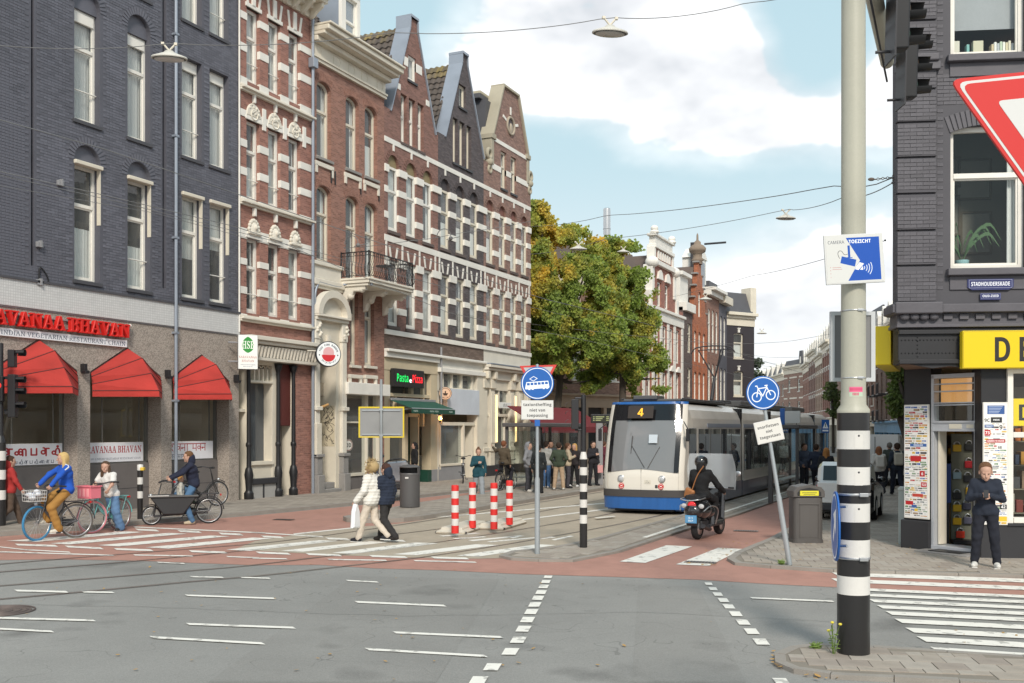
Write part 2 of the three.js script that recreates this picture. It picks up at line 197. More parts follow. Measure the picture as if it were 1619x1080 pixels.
const geo = boxUV(new RoundedBoxGeometry(w,.04,d,1,.004).toNonIndexed()),mats = [MT.paveTile,MT.paveTile,MT.paveTile2,MT.paveTile3],fov = (x,z) => { const c = V(x,0,z).project(camera); return Math.abs(c.x) < 1.04 && c.y > -1.06 && c.z < 1; };
camera.updateMatrixWorld(); camera.updateProjectionMatrix();
const vis = list.filter(([,x,z]) => fov(x,z)),near_ = vis.slice(0,max),rest = vis.slice(max);
for (const [,x,z,k] of near_) { const t = part(root,'paving_tile',geo,mats[Math.floor(rnd() * 4)]); t.position.set(x,h - .015 + rr(-.002,.0022),z); t.rotation.set(rr(-.004,.004),ang,rr(-.004,.004)); t.scale.set(k,1,k); }
if (rest.length) { const im = new THREE.InstancedMesh(geo,MT.paveTile,rest.length); im.name = 'paving_tiles'; im.userData.kind = 'stuff'; const c = new THREE.Color(); rest.forEach(([,x,z,q],k) => { im.setMatrixAt(k,M4().makeRotationY(ang).scale(V(q,1,q)).setPosition(x,h - .015 + rr(-.002,.002),z)); const s = rr(.84,1.1); im.setColorAt(k,c.setRGB(s,s,s)); }); root.add(im); }
}
return root;
}
paved('left_pavement',[[-22.4,-11],[-19.85,-15.6],[-19.2,-17.5],[-19.05,-19],[-18.3,-22.4],[-17.75,-26.8],[-17.7,-30.6],[-17.4,-37.5],[-17.4,-95],[-26.5,-95],[-26.5,-11]],.1,.16,MT.pave);
paved('tram_platform',[[-15.1,-22.15],[-14.75,-21.8],[-14.3,-21.7],[-13.75,-21.9],[-13.4,-22.4],[-13.28,-23.2],[-13.3,-76],[-16.3,-76],[-16.2,-33],[-15.75,-27]],.12,.18,MT.pave);
paved('tram_platform',[[-8.1,-16.95],[-7.75,-16.72],[-7.2,-16.72],[-6.62,-16.95],[-6.3,-18.6],[-6.27,-20.5],[-6.22,-24],[-6.05,-28],[-5.95,-74],[-7.4,-74],[-7.42,-25.5],[-7.52,-20.4],[-7.75,-18.6],[-8.2,-17.7]],.05,.14,MT.joint,{ tiles: { size: [.3,.3],ang: 0,max: 260,lim: 33,at: [-7,-19] } });
struct('platform_surface',gb().slab([[-7.22,-32.6],[-6.2,-32.6],[-6.12,-73.8],[-7.22,-73.8]],.03,.0525).geo(),MT.pave);
struct('platform_edge_line',gb().flat([[-6.62,-21],[-6.5,-21],[-6.42,-60],[-6.54,-60]],.0585).geo(),MT.paint);
paved('right_pavement',[[-4.1,-22],[-4.22,-19.2],[-4.16,-18.3],[-3.9,-17.75],[-3.25,-17.6],[-2.2,-17.5],[.64,-18.15],[9,-20.6],[9,-110],[-4.6,-110]],.06,.14,MT.joint,{ tiles: { size: [.3,.3],ang: .29,max: 300,lim: 31,at: [-2,-19] } });
struct('pavement_surface',gb().slab([[-4,-29.8],[9,-29.8],[9,-109],[-4.4,-109]],.03,.0605).geo(),MT.pave);
paved('traffic_island',[[-1.95,-10.78],[-1.88,-10.42],[-1.66,-10.16],[-1.3,-10.08],[.4,-10.45],[3.6,-11.1],[3.6,-12.7],[.4,-11.78],[-1.05,-11.62],[-1.6,-11.52],[-1.86,-11.2]],.05,.11,MT.joint,{ stone: .6,tiles: { size: [.3,.3],ang: .27,max: 200,lim: 14,at: [-1,-11] } });
// fallen leaves
const lf = gb(),leaf = (x,z,s,y) => { const c = 5,g = new THREE.CircleGeometry(s,c).scale(1,.65,1); lf.add(g,M4().makeRotationFromEuler(new THREE.Euler(-Math.PI / 2 + rr(-.25,.25),rr(-.25,.25),rr(0,6))).setPosition(x,y + .012,z)); };
for (let k = 0; k < 110; k++) leaf(rr(-14,2),rr(-15.5,-7.5),rr(.012,.035),.008);
for (let k = 0; k < 26; k++) { const [x,z] = G(rr(1222,1250),rr(1030,1058)); leaf(x,z,rr(.015,.04),.014); }
for (let k = 0; k < 14; k++) { const [x,z] = G(rr(1260,1420),rr(1068,1079)); leaf(x,z,rr(.015,.04),.014); }
for (let k = 0; k < 40; k++) leaf(rr(-4.9,-4.2),rr(-22,-17.5),rr(.015,.04),.01);
for (let k = 0; k < 60; k++) leaf(rr(-4,1),rr(-22,-18),rr(.012,.03),.072);
tag(lf.build('fallen_leaves',mat([.42,.25,.08],.8),scene),'small brown and yellow autumn leaves scattered over the road and kerbs','leaves',null,'stuff');
for (const [px,py,r] of [[3,967,.42]]) { const [x,z] = G(px,py),t = thing('manhole_cover','round rusty manhole cover set in the asphalt at the junction','manhole cover',[x,.004,z]);
gb().lathe([[0,.004],[r * .86,.004],[r * .86,.006]],0,0,0,40).build('lid',mat([.19,.15,.13],.7,{ metalness: .4,map: grit }),t); const g = gb(); for (const q of [.3,.55,.75,.95]) g.ring(0,.006,0,r * q,.012,'y',40); g.build('rim',mat([.15,.12,.11],.6,{ metalness: .5 }),t); }
for (const [px,py,l] of [[1371,0,0]]) ;
[['slot drain cover in the red cycle lane beyond the scooter',1180,840.5],['slot drain cover beside the white stripe of the cycle lane',1108,890.5],['slot drain cover in the red lane by the left pavement',449,822.5]].forEach(([lb,px,py]) => { const [x,z] = G(px,py),t = thing('drain_cover',lb,'drain cover',[x,.016,z],.1); gb().box(-.28,.28,0,.006,-.12,.12).build('frame',MT.rail,t); const g = gb(); for (let i = -4; i < 5; i++) g.box(i * .055 - .015,i * .055 + .015,.0055,.009,-.1,.1); g.build('grate',MT.dark,t); });
}
// ---------- the houses on the left of the street ----------
const WX = -21.6;                                    // plane of the facades
function FP(px,py,z = 0) { const X = (px - CX) / FOC,Y = -(py - CY) / FOC,rx = X * cs - sn,rz = -X * sn - cs,t = (WX + z) / rx; return [-rz * t,EYE + Y * t]; }   // surveyed point on a facade -> [s along the street, height]
function FR(l,t,r,b,z = 0) { const a = FP(l,t,z),c = FP(l,b,z),e = FP(r,t,z); return [a[0],e[0],c[1],a[1]]; }
const BM = {
b1: mat([.132,.134,.162],.6,{ map: soft,bumpMap: softB,bumpScale: .004 }),b1w: mat([.105,.106,.128],.7,{ map: soft }),
b2: brick([.38,.195,.155]),b3: brick([.36,.195,.15]),b4: brick([.285,.158,.13]),b5: brick([.135,.115,.12],bmB),b6: brick([.36,.225,.185],bmB),brown: brick([.16,.12,.11],bmB),orange: brick([.46,.17,.09]),far: brick([.38,.24,.19],bmB),trimDark: P([.075,.075,.085],.6),
aggregate: mat([.46,.40,.345],.85,{ map: tex(512,512,(u,v,i,j) => { const n = fbm2(u,v,60,2),m = fbm2(u,v,28,2); return n > .60 ? .42 + .2 * hash(i >> 2,j >> 2) : (m > .62 ? .62 : .9) + .12 * (hash(i,j) - .5); },[.9,.9]),bumpMap: softB,bumpScale: .006 }),
smallTile: mat([.66,.66,.65],.35,{ map: tex(512,512,(u,v) => { const a = u * 16,b = v * 16,fx = a % 1,fy = b % 1,e = Math.min(fx,1 - fx,fy,1 - fy); return (e < .1 ? .76 : .9 + .1 * hash(Math.floor(a),Math.floor(b))) - .25 * Math.max(0,fbm2(u,v,3,5) - .5); },[1.1,1.1]) }),
room: P([.22,.2,.18],.9),curtain: mat([.72,.72,.70],.9,{ transmission: .25,thickness: 0 }),net: mat([.72,.72,.7],.95),blind: mat([.55,.5,.4],.9),
roofTile: mat([.8,.8,.8],.75,{ map: soft }),slate: P([.09,.09,.1],.6),plinth: mat([.17,.155,.15],.6,{ map: grit }),stoneGrey: mat([.3,.285,.27],.8,{ map: grit }),moss: null,
};
function arcPts(x0,x1,y,rise,n = 12) { const c = (x0 + x1) / 2,r = (x1 - x0) / 2,p = []; for (let i = 0; i <= n; i++) { const a = Math.PI * i / n; p.push([c + r * Math.cos(a),y + rise * Math.sin(a)]); } return p; }
const hole = (x0,x1,y0,y1,rise = 0) => rise ? [[x0,y0],[x1,y0],...arcPts(x0,x1,y1 - rise,rise)] : [[x0,y0],[x1,y0],[x1,y1],[x0,y1]];
const rev = (p) => p.slice().reverse();
const wcache = {};
function windowUnit(parent,x0,x1,y0,y1,o = {}) {
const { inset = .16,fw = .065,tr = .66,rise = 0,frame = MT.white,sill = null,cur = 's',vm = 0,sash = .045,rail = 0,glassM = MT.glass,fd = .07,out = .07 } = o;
const w = x1 - x0,h = y1 - y0,key = [w.toFixed(3),h.toFixed(3),inset,fw,tr,rise,vm,sash,rail,fd].join();
const q = wcache[key] ??= (() => { const f = gb(),z = -inset;
f.ext(hole(0,w,0,h,rise),z - fd,z,[rev(hole(fw,w - fw,fw,h - fw,rise ? Math.max(rise - fw * .6,.02) : 0))],0);
const ty = tr * h; if (tr) f.box(fw,w - fw,ty - .045,ty + .045,z - fd + .006,z + .012);
if (sash) { const b = tr ? ty - .045 : h - fw; f.ext(hole(fw,w - fw,fw,b),z - fd + .004,z - .028,[rev(hole(fw + sash,w - fw - sash,fw + sash * 1.3,b - sash))]); }
if (vm) for (let i = 1; i <= vm; i++) f.box(i * w / (vm + 1) - .025,i * w / (vm + 1) + .025,fw,h - fw,z - fd + .008,z - .012);
if (rail) { f.bar([0,h * rail,z + .05],[w,h * rail,z + .05],.018); }
const p = gb(); p.ext(hole(fw * .8,w - fw * .8,fw * .8,h - fw * .8,rise ? Math.max(rise - fw * .5,.02) : 0),0,.001); const pg = new THREE.ShapeGeometry(new THREE.Shape(hole(fw * .8,w - fw * .8,fw * .8,h - fw * .8,rise ? Math.max(rise - fw * .5,.02) : 0).map((a) => new THREE.Vector2(...a)))); pg.translate(0,0,z - fd * .62);
return { f: f.geo(),p: pg }; })();
const fm = part(parent,'window',q.f,frame); fm.position.set(x0,y0,0);
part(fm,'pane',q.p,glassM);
const fold = (a,b,c,d,amp,m,n = 'curtain',z = -inset - .16) => { const g = new THREE.PlaneGeometry(b - a,d - c,Math.max(4,Math.round((b - a) * 40)),1),P_ = g.attributes.position,ph = rnd() * 9; for (let i = 0; i < P_.count; i++) P_.setZ(i,amp * Math.sin(P_.getX(i) * 62 + ph) + amp * .6 * Math.sin(P_.getX(i) * 27 + ph * 2)); g.computeVertexNormals(); g.translate((a + b) / 2,(c + d) / 2,z); return part(fm,n,g,m); };
if (cur === 'w') fold(.02,w - .02,.02,h - .03,.012,BM.curtain);
if (cur === 's') { const k = rr(.16,.3) * w; fold(.02,k,.02,h - .03,.018,BM.net); fold(w - k * rr(.7,1.3),w - .02,.02,h - .03,.018,BM.net); }
if (cur === 'h') fold(.02,w - .02,h * rr(.4,.62),h - .03,.006,BM.curtain,'blind');
if (cur === 'l') fold(.02,w - .02,.02,h * rr(.4,.55),.012,BM.net);
if (sill) part(fm,'sill',gb().box(-.06,w + .06,-.1,0,-inset,out,.008).geo(),sill);
return fm;
}
class House {
constructor(name,label,cat,s0,s1) { this.s0 = s0; this.s1 = s1; this.g = thing(name,label,cat,[WX,0,-s0],Math.PI / 2); this.holes = []; this.wins = []; }
x(s) { return s - this.s0; }
rect(l,t,r,b,z = 0) { const a = FR(l,t,r,b,z); return [a[0] - this.s0,a[1] - this.s0,a[2],a[3]]; }
pt(px,py,z = 0) { const a = FP(px,py,z); return [a[0] - this.s0,a[1]]; }
win(s0,s1,v0,v1,o = {}) { const a = s0 - this.s0,b = s1 - this.s0; this.holes.push(rev(hole(a,b,v0,v1,o.wallRise ?? o.rise ?? 0))); this.wins.push([a,b,v0,v1,o]); return this; }
finish(outline,m,th = .4,name = 'wall') { gb().ext(outline,-th,0,this.holes).build(name,m,this.g); for (const w of this.wins) windowUnit(this.g,...w); this.holes = []; this.wins = []; }
inner(y0,y1,z0 = -1.5,z1 = -9) { gb().box(.03,this.s1 - this.s0 - .03,y0,y1,z1,z0).build('inner_wall',BM.room,this.g); return this; }
}
// bricks laid one by one on a wall plane: the nearest 300 singly, the rest as one part
function bricks(parent,areas,m,pitch,keep,tone,turnM) {
const [bw,bh] = pitch,list = [];
for (const [x0,x1,y0,y1] of areas) for (let r = 0,y = y0; y + bh <= y1 + .001; y += bh,r++) for (let x = x0 - (r % 2) * bw / 2; x < x1 - .03; x += bw) { let a = Math.max(x,x0),b = Math.min(x + bw,x1); if (b - a < .05) continue; if (!keep((a + b) / 2,y + bh / 2,(b - a) / 2,bh / 2)) continue; list.push([(a + b) / 2,y + bh / 2,b - a]); }
const geo = gb().box(-.5,.5,-bh / 2 + .005,bh / 2 - .005,-.012,.008,.0025).geo(),c = new THREE.Color(),wp = (l) => parent.localToWorld(V(l[0],l[1],0)).distanceTo(camera.position); parent.updateMatrixWorld(true); camera.updateMatrixWorld(); camera.updateProjectionMatrix();
for (const l of list) { const s = parent.localToWorld(V(l[0],l[1],0)).project(camera); l[3] = (Math.abs(s.x) < 1 && Math.abs(s.y) < 1 ? 0 : 1000) + wp(l); }
list.sort((a,b) => a[3] - b[3]);
const near = list.slice(0,300),rest = list.slice(300);
for (const l of near) { const b = part(parent,'brick',geo,m); b.position.set(l[0],l[1],rr(-.003,.003)); b.scale.set(l[2] - .01,1,1); b.rotation.y = rr(-.008,.008); }
const im = new THREE.InstancedMesh(geo,m,rest.length); im.name = 'bricks'; im.userData.kind = 'stuff';
rest.forEach((l,k) => { im.setMatrixAt(k,M4().makeScale(l[2] - .01,1,1).setPosition(l[0],l[1],rr(-.003,.003))); const t = rr(1 - tone,1 + tone) * (.8 + .4 * fbm3(l[0] * .55,l[1] * .25,4,3)); im.setColorAt(k,c.setRGB(t,t,t)); }); parent.add(im);
}
// ===== grey painted corner house with the restaurant =====
{
const H = new House('restaurant_building','dark grey painted brick house with the red canopied restaurant at street level','building',10,25.82),g = H.g,X = (s) => s - 10;
const up = [[19.32,20.17],[21.15,22.0],[23.27,24.12],[24.47,25.33]],flatT = (i) => i > 1;
const arch = [];
[[6.33,9.4],[10.56,13.55],[14.65,17.2]].forEach(([v0,v1],f) => up.forEach(([a,b],i) => { const r = (b - a) / 2,o = { tr: .66,cur: f === 0 ? (i < 2 ? 'l' : 'h') : 'w',inset: .2,sill: BM.trimDark,out: .06,frame: MT.white,fw: .075,wallRise: i < 2 ? r : 0,rail: (f + i) % 2 ? .28 : 0 };
H.holes.push(rev(hole(X(a),X(b),v0,i < 2 ? v1 + .12 + r : v1,i < 2 ? r : 0))); H.wins.push([X(a),X(b),v0,v1,o]); if (i < 2) arch.push([X(a),X(b),v1,v1 + .12 + r,r]); }));
const gr = [[X(17.98),X(18.07)],[X(22.48),X(22.62)]];
for (const [a,b] of gr) H.holes.push(rev(hole(a,b,6.5,18.2)));
const holes = H.holes.slice();
H.finish([[0,6.1],[15.82,6.1],[15.82,18.4],[0,18.4]],BM.b1w,.4);
{ const f = gb(); for (const [a,b] of gr) f.box(a - .02,b + .02,6.4,18.3,-.2,-.12); f.build('groove',BM.b1w,g); }
{ for (const [a,b,v,t,r] of arch) gb().ext([[a,v],[b,v],...arcPts(a,b,t - r,r)],-.3,-.12).build('arch_infill',BM.b1,g);
const q = gb(); for (const [a,b,v,t,r] of arch) { const c = (a + b) / 2; for (let i = 0; i <= 17; i++) { const an = Math.PI * i / 17; q.add(new RoundedBoxGeometry(.2,.062,.02,1,.003),M4().makeRotationZ(an).setPosition(c + (r + .11) * Math.cos(an),t - r + (r + .11) * Math.sin(an),.006)); } } q.build('arch_bricks',BM.b1,g); }
const inH = (x,y,hw,hh) => holes.some((h) => { let a = 1e9,b = -1e9,c = 1e9,d = -1e9; for (const p of h) { a = Math.min(a,p[0]); b = Math.max(b,p[0]); c = Math.min(c,p[1]); d = Math.max(d,p[1]); } if (x + hw < a || x - hw > b || y + hh < c || y - hh > d) return false; const r = (b - a) / 2; if (h.length > 6 && y > d - r) return Math.hypot(x - (a + b) / 2,y - (d - r)) < r + hw + .1; return true; });
bricks(g,[[6,15.8,6.14,18.3]],BM.b1,[.225,.074],(x,y,hw,hh) => !inH(x,y,hw,hh) && !arch.some(([a,b,v,t,r]) => y > t - r && Math.hypot(x - (a + b) / 2,y - (t - r)) < r + .26),.17);
for (const [s0,s1] of up) { const a = X(s0),b = X(s1),q = gb(); q.box(a - .02,b + .06,9.38,9.49,-.15,.08,.02).box(b - .015,b + .02,7.9,9.4,-.1,.015); q.build('screen_box',MT.cream,g); gb().box(a + .05,b - .05,13.22,13.5,-.24,-.17,.01).build('top_panel',MT.white,g); }
H.inner(3.9,18.3,-1.3); { const q = gb(); q.box(0,15.82,0,3.9,-7.2,-7).box(0,15.82,3.86,3.9,-7,-.6).box(15.7,15.8,0,3.86,-7,-.6).box(0,15.8,0,.1,-7,-.8); for (let i = 0; i < 5; i++) q.box(5 + i * 2.1,5.9 + i * 2.1,.75,.8,-3.2,-2.4).box(5.4 + i * 2.1,5.5 + i * 2.1,.1,.75,-2.9,-2.8); q.build('dining_room',P([.62,.54,.43],.8),g); }
gb().box(0,15.82,18.3,18.7,-1,.5,.03).build('cornice',BM.trimDark,g);
// ground floor: exposed aggregate piers and pointed heads
const O = [[14.2,16.75,0],[17.0,19.42,1],[19.84,22.42,1],[22.85,25.37,1]].map(([a,b]) => [X(a),X(b)]);
const head = ([a,b]) => [[a,0],[b,0],[b,3.93],[(a + b) / 2,4.68],[a,3.93]];
gb().ext([[0,0],[15.82,0],[15.82,5.42],[0,5.42]],-.52,0,O.map((o) => rev(head(o)))).build('aggregate_wall',BM.aggregate,g);
gb().box(0,15.82,5.42,6.1,-.4,.05).build('tile_fascia',BM.smallTile,g);
gb().box(0,15.82,6.08,6.14,-.3,.09).build('ledge',BM.trimDark,g);
gb().box(0,15.82,5.38,5.42,-.1,.02).build('joint_strip',MT.grey,g);
const redC = mat([.50,.045,.035],.9,{ map: tex(256,256,(u,v,i,j) => .78 + .36 * (fbm2(u,v,4,5) - .35) + .04 * hash(i,j),[2,2]),bumpMap: softB,bumpScale: .012 });
O.forEach(([a,b],i) => {
gb().box(a,b,.02,1.42,-.75,-.46,.01).build('plinth',BM.plinth,g); gb().box(a,b,.7,.712,-.5,-.455).build('plinth_joint',MT.dark,g);
const f = gb(); const m = a + (b - a) * .36; f.box(a,b,1.4,1.47,-.62,-.5).box(a,b,3.78,3.9,-.62,-.5).box(a,a + .05,1.4,3.9,-.62,-.5).box(b - .05,b,1.4,3.9,-.62,-.5).box(m - .012,m + .012,1.45,3.8,-.58,-.54).box(b - .3,b - .28,1.45,3.8,-.58,-.54);
const fm = f.build('shop_window',mat([.2,.2,.19],.4,{ metalness: .6 }),g); const pg = new THREE.PlaneGeometry(b - a,2.4); pg.translate((a + b) / 2,2.6,-.56); part(fm,'pane',pg,MT.clear);
// fan shaped pointed canopy
const c = (a + b) / 2,ribs = [[3.9,0,4.64,.02],[3.8,.03,4.36,.56],[3.6,.05,3.93,.88],[3.42,.06,3.45,1.17],[3.26,.06,3.28,1.19]],pos = [],tri = (p,q,r) => pos.push(...p,...q,...r),fr = gb();
const L = ribs.map((r) => [a + .02,r[0],r[1]]),A = ribs.map((r) => [c,r[2],r[3]]),R = ribs.map((r) => [b - .02,r[0],r[1]]);
for (let k = 0; k < 4; k++) for (const [p,q] of [[L,A],[A,R]]) { tri(p[k],q[k + 1],q[k]); tri(p[k],p[k + 1],q[k + 1]); }
const ge = new THREE.BufferGeometry(); ge.setAttribute('position',new THREE.Float32BufferAttribute(pos,3)); ge.computeVertexNormals();
const cn = gb().add(ge).build('canopy',redC,g); for (let k = 0; k < 4; k++) { fr.bar(L[k],A[k],.014,.014,5).bar(A[k],R[k],.014,.014,5); } fr.build('canopy_rib',mat([.1,.02,.02],.7),cn);
});
{ const q = gb(); for (const s of [19.55,22.6,25.6]) q.box(X(s) - .04,X(s) + .06,3.92,4.12,0,.16,.01).box(X(s) - .06,X(s) + .08,3.86,3.94,.04,.22,.01); q.build('canopy_bracket',MT.black,g); }
const zp = gb().tube([[X(22.92),.3,.1],[X(22.92),18.2,.1]],.05,4,10); for (const y of [1,3.2,5.2,8,11,14,17]) zp.box(X(22.92) - .075,X(22.92) + .075,y,y + .06,0,.16); zp.build('drain_pipe',MT.zinc,g);
gb().bar([15.79,5.5,.05],[15.79,18.3,.05],.03).build('white_pipe',MT.white,g);
{ const q = gb(); for (const [px,py] of [[61,387],[61,447],[94,290]]) { const [x,y] = H.pt(px,py); q.box(x - .09,x + .09,y - .07,y + .07,0,.09,.01).box(x - .02,x + .02,y - .07,y + .1,.02,.13); } q.build('junction_box',MT.grey,g); const [x,y] = H.pt(66,430); gb().tube([[x - .1,y - .2,.03],[x - .08,y + .1,.05],[x + .1,y - .06,.06],[x + .2,y - .3,.05]],.02).build('cable',MT.black,g); }
// lettering
const font = await new FontLoader().loadAsync('fonts/droid/droid_serif_bold.typeface.json');
const tg = (t,s,d) => { const e = new TextGeometry(t,{ font,size: s,depth: d,curveSegments: 4,bevelEnabled: true,bevelSize: .006,bevelThickness: .008,bevelSegments: 1 }); e.computeBoundingBox(); return e; };
const S = thing('sign_lettering','big red raised letters of the restaurant name above the canopies','sign',[WX,0,-17],Math.PI / 2); const T1 = tg('SARAVANAA BHAVAN',.36,.12),w1 = T1.boundingBox.max.x,k1 = 5.2 / w1; T1.scale(k1,1,1); T1.translate(21.08 - 17 - 5.2,4.93,.06); part(S,'letters',T1,mat([.66,.02,.015],.45));
{ const q = gb(); q.box(-2.8,4.08,4.99,5.02,0,.06).box(-2.8,4.08,5.2,5.23,0,.06); q.build('rail',MT.grey,S); gb().ball(4.14,5.27,.1,.05).build('spotlight',MT.white,S); }
const S2_ = thing('sign_board','long white board reading Indian vegetarian restaurant chain under the red letters','sign',[WX,0,-17],Math.PI / 2); gb().box(-2.9,4.06,4.66,4.86,.01,.07,.006).build('board',MT.white,S2_);
const bt = canvas(2048,62,(x,w,h) => { x.fillStyle = '#e9ebee'; x.fillRect(0,0,w,h); x.fillStyle = '#3d4a60'; x.font = '50px serif'; x.textBaseline = 'middle'; x.textAlign = 'right'; x.setTransform(1.13,0,0,1,0,0); x.fillText("WORLD'S NO.1 INDIAN VEGETARIAN RESTAURANT CHAIN",(w - 16) / 1.13,h / 2 + 3); });
{ const p = new THREE.PlaneGeometry(6.9,.19); p.translate(.58 + .03,4.76,.0725); part(S2_,'lettering',p,mat('#fff',.6,{ map: bt })); }
// banners inside the three windows
const glyph = (x,list,ox,oy,s,lw) => { x.lineWidth = lw; x.lineCap = x.lineJoin = 'round'; for (const l of list) { x.beginPath(); let p = null; for (const [c,...a] of l) { const q = a.map((v,i) => (i % 2 ? oy + v * s : ox + v * s)); if (c === 'm') x.moveTo(...q); else if (c === 'l') x.lineTo(...q); else if (c === 'q') x.quadraticCurveTo(...q); else if (c === 'c') x.arc(q[0],q[1],a[2] * s,a[3],a[4]); } x.stroke(); } };
const PI = Math.PI,ta = [[['c',.25,.62,.2,0,2 * PI]],[['m',.45,.62],['q',.5,.1,.25,.12]],[['m',.55,.2],['l',.55,1]],[['m',.55,.2],['l',.85,.2]]],  // va, nna, pa, na with pulli: simple strokes
nna = [[['c',.2,.68,.17,0,2 * PI]],[['c',.6,.68,.17,0,2 * PI]],[['m',.37,.66],['q',.37,.2,.6,.22],['q',.8,.24,.8,.6],['l',.8,.95]],[['m',.8,.3],['q',1.1,.1,1.12,.45],['l',1.12,.95]]],pa = [[['m',.1,.2],['l',.1,.9],['l',.65,.9],['l',.65,.2]]],na = [[['c',.22,.7,.18,0,2 * PI]],[['m',.4,.68],['q',.42,.2,.65,.22],['q',.85,.26,.85,.9]],[['m',.4,.9],['q',.7,1.1,.9,.9]],[['c',.62,-.02,.06,0,2 * PI]]];
const dva = (a) => a,dev = { ra: [[['m',.1,.2],['q',.5,.25,.3,.5],['l',.1,.55],['l',.45,1]]],aa: [[['m',.2,.1],['l',.2,1]]],va: [[['c',.25,.6,.18,0,2 * PI]],[['m',.5,.1],['l',.5,1]]],na: [[['m',.05,.6],['l',.5,.6]],[['c',.1,.65,.08,0,2 * PI]],[['m',.5,.1],['l',.5,1]]],bha: [[['m',.15,.1],['l',.15,.6],['q',.05,.8,.2,.7],['l',.6,.7]],[['m',.6,.1],['l',.6,1]]],sa: [[['m',.1,.2],['q',.35,.3,.2,.5],['l',.1,.55],['l',.35,1]],[['m',.2,.55],['l',.6,.55]],[['m',.6,.1],['l',.6,1]]] };
const seq = (x,list,ox,oy,s,lw,adv,bar) => { for (const [g_,a] of list) { glyph(x,g_,ox,oy,s,lw); if (bar) { x.fillRect(ox - s * .05,oy + s * .05,a * s + s * .05,lw * 1.1); } ox += a * s * adv; } };
[['white window banner with two lines of curly script, behind the cyclist in blue',1,(x,w,h) => { x.strokeStyle = '#a3252c'; seq(x,[[ta,.95],[nna,1.35],[pa,.95],[ta,1],[na,1.1]],180,34,100,17,1.15); x.strokeStyle = '#3a4356'; seq(x,[[pa,.8],[na,.95],[ta,1],[nna,1.3],[pa,.9],[na,1],[ta,1],[pa,.9],[na,1],[nna,1.3],[ta,1],[pa,.9]],70,178,44,5,1.2); }],
['white window banner with red capitals, behind the rider of the turquoise bicycle',2,(x,w,h) => { x.fillStyle = '#a3252c'; x.font = 'bold 104px serif'; x.textBaseline = 'middle'; x.setTransform(.86,0,0,1.12,0,0); x.fillText('SARAVANAA BHAVAN',10,74,880); x.setTransform(1,0,0,1,0,0); x.fillStyle = '#4a5163'; x.font = '33px serif'; x.fillText("WORLD'S NO.1 INDIAN VEGETARIAN RESTAURANT CHAIN",16,196,740); }],
['white window banner with barred red script, behind the cargo bicycle',3,(x,w,h) => { x.strokeStyle = x.fillStyle = '#a3252c'; seq(x,[[dev.sa,.7],[dev.ra,.55],[dev.aa,.35],[dev.va,.62],[dev.na,.62],[dev.aa,.35],[[],.5],[dev.bha,.72],[dev.va,.62],[dev.na,.62]],60,20,104,10,1.05,1); x.strokeStyle = x.fillStyle = '#3a4356'; seq(x,[[dev.bha,.72],[dev.aa,.35],[dev.ra,.5],[dev.ra,.5],[dev.va,.62],[[],.4],[dev.sa,.7],[dev.aa,.35],[dev.ra,.55],[dev.va,.6],[dev.aa,.35],[dev.na,.62]],60,165,54,5,1.15,1); }]].forEach(([lb,i,dr],k) => {
const [a,b] = O[i],t = thing('window_banner',lb,'banner',[WX - .5,0,-10 - a],Math.PI / 2),w = (b - a) * (k === 0 ? .99 : .93); gb().box(.05,w,1.45,2.02,-.02,-.003).build('sheet',MT.white,t);
const p = new THREE.PlaneGeometry(w - .07,.55); p.translate(w / 2 + .02,1.735,0); part(t,'lettering',p,mat('#fff',.6,{ map: canvas(784,240,(x,W_,H_) => { x.fillStyle = '#e4e5ea'; x.fillRect(0,0,W_,H_); dr(x,W_,H_); }) })); });
}
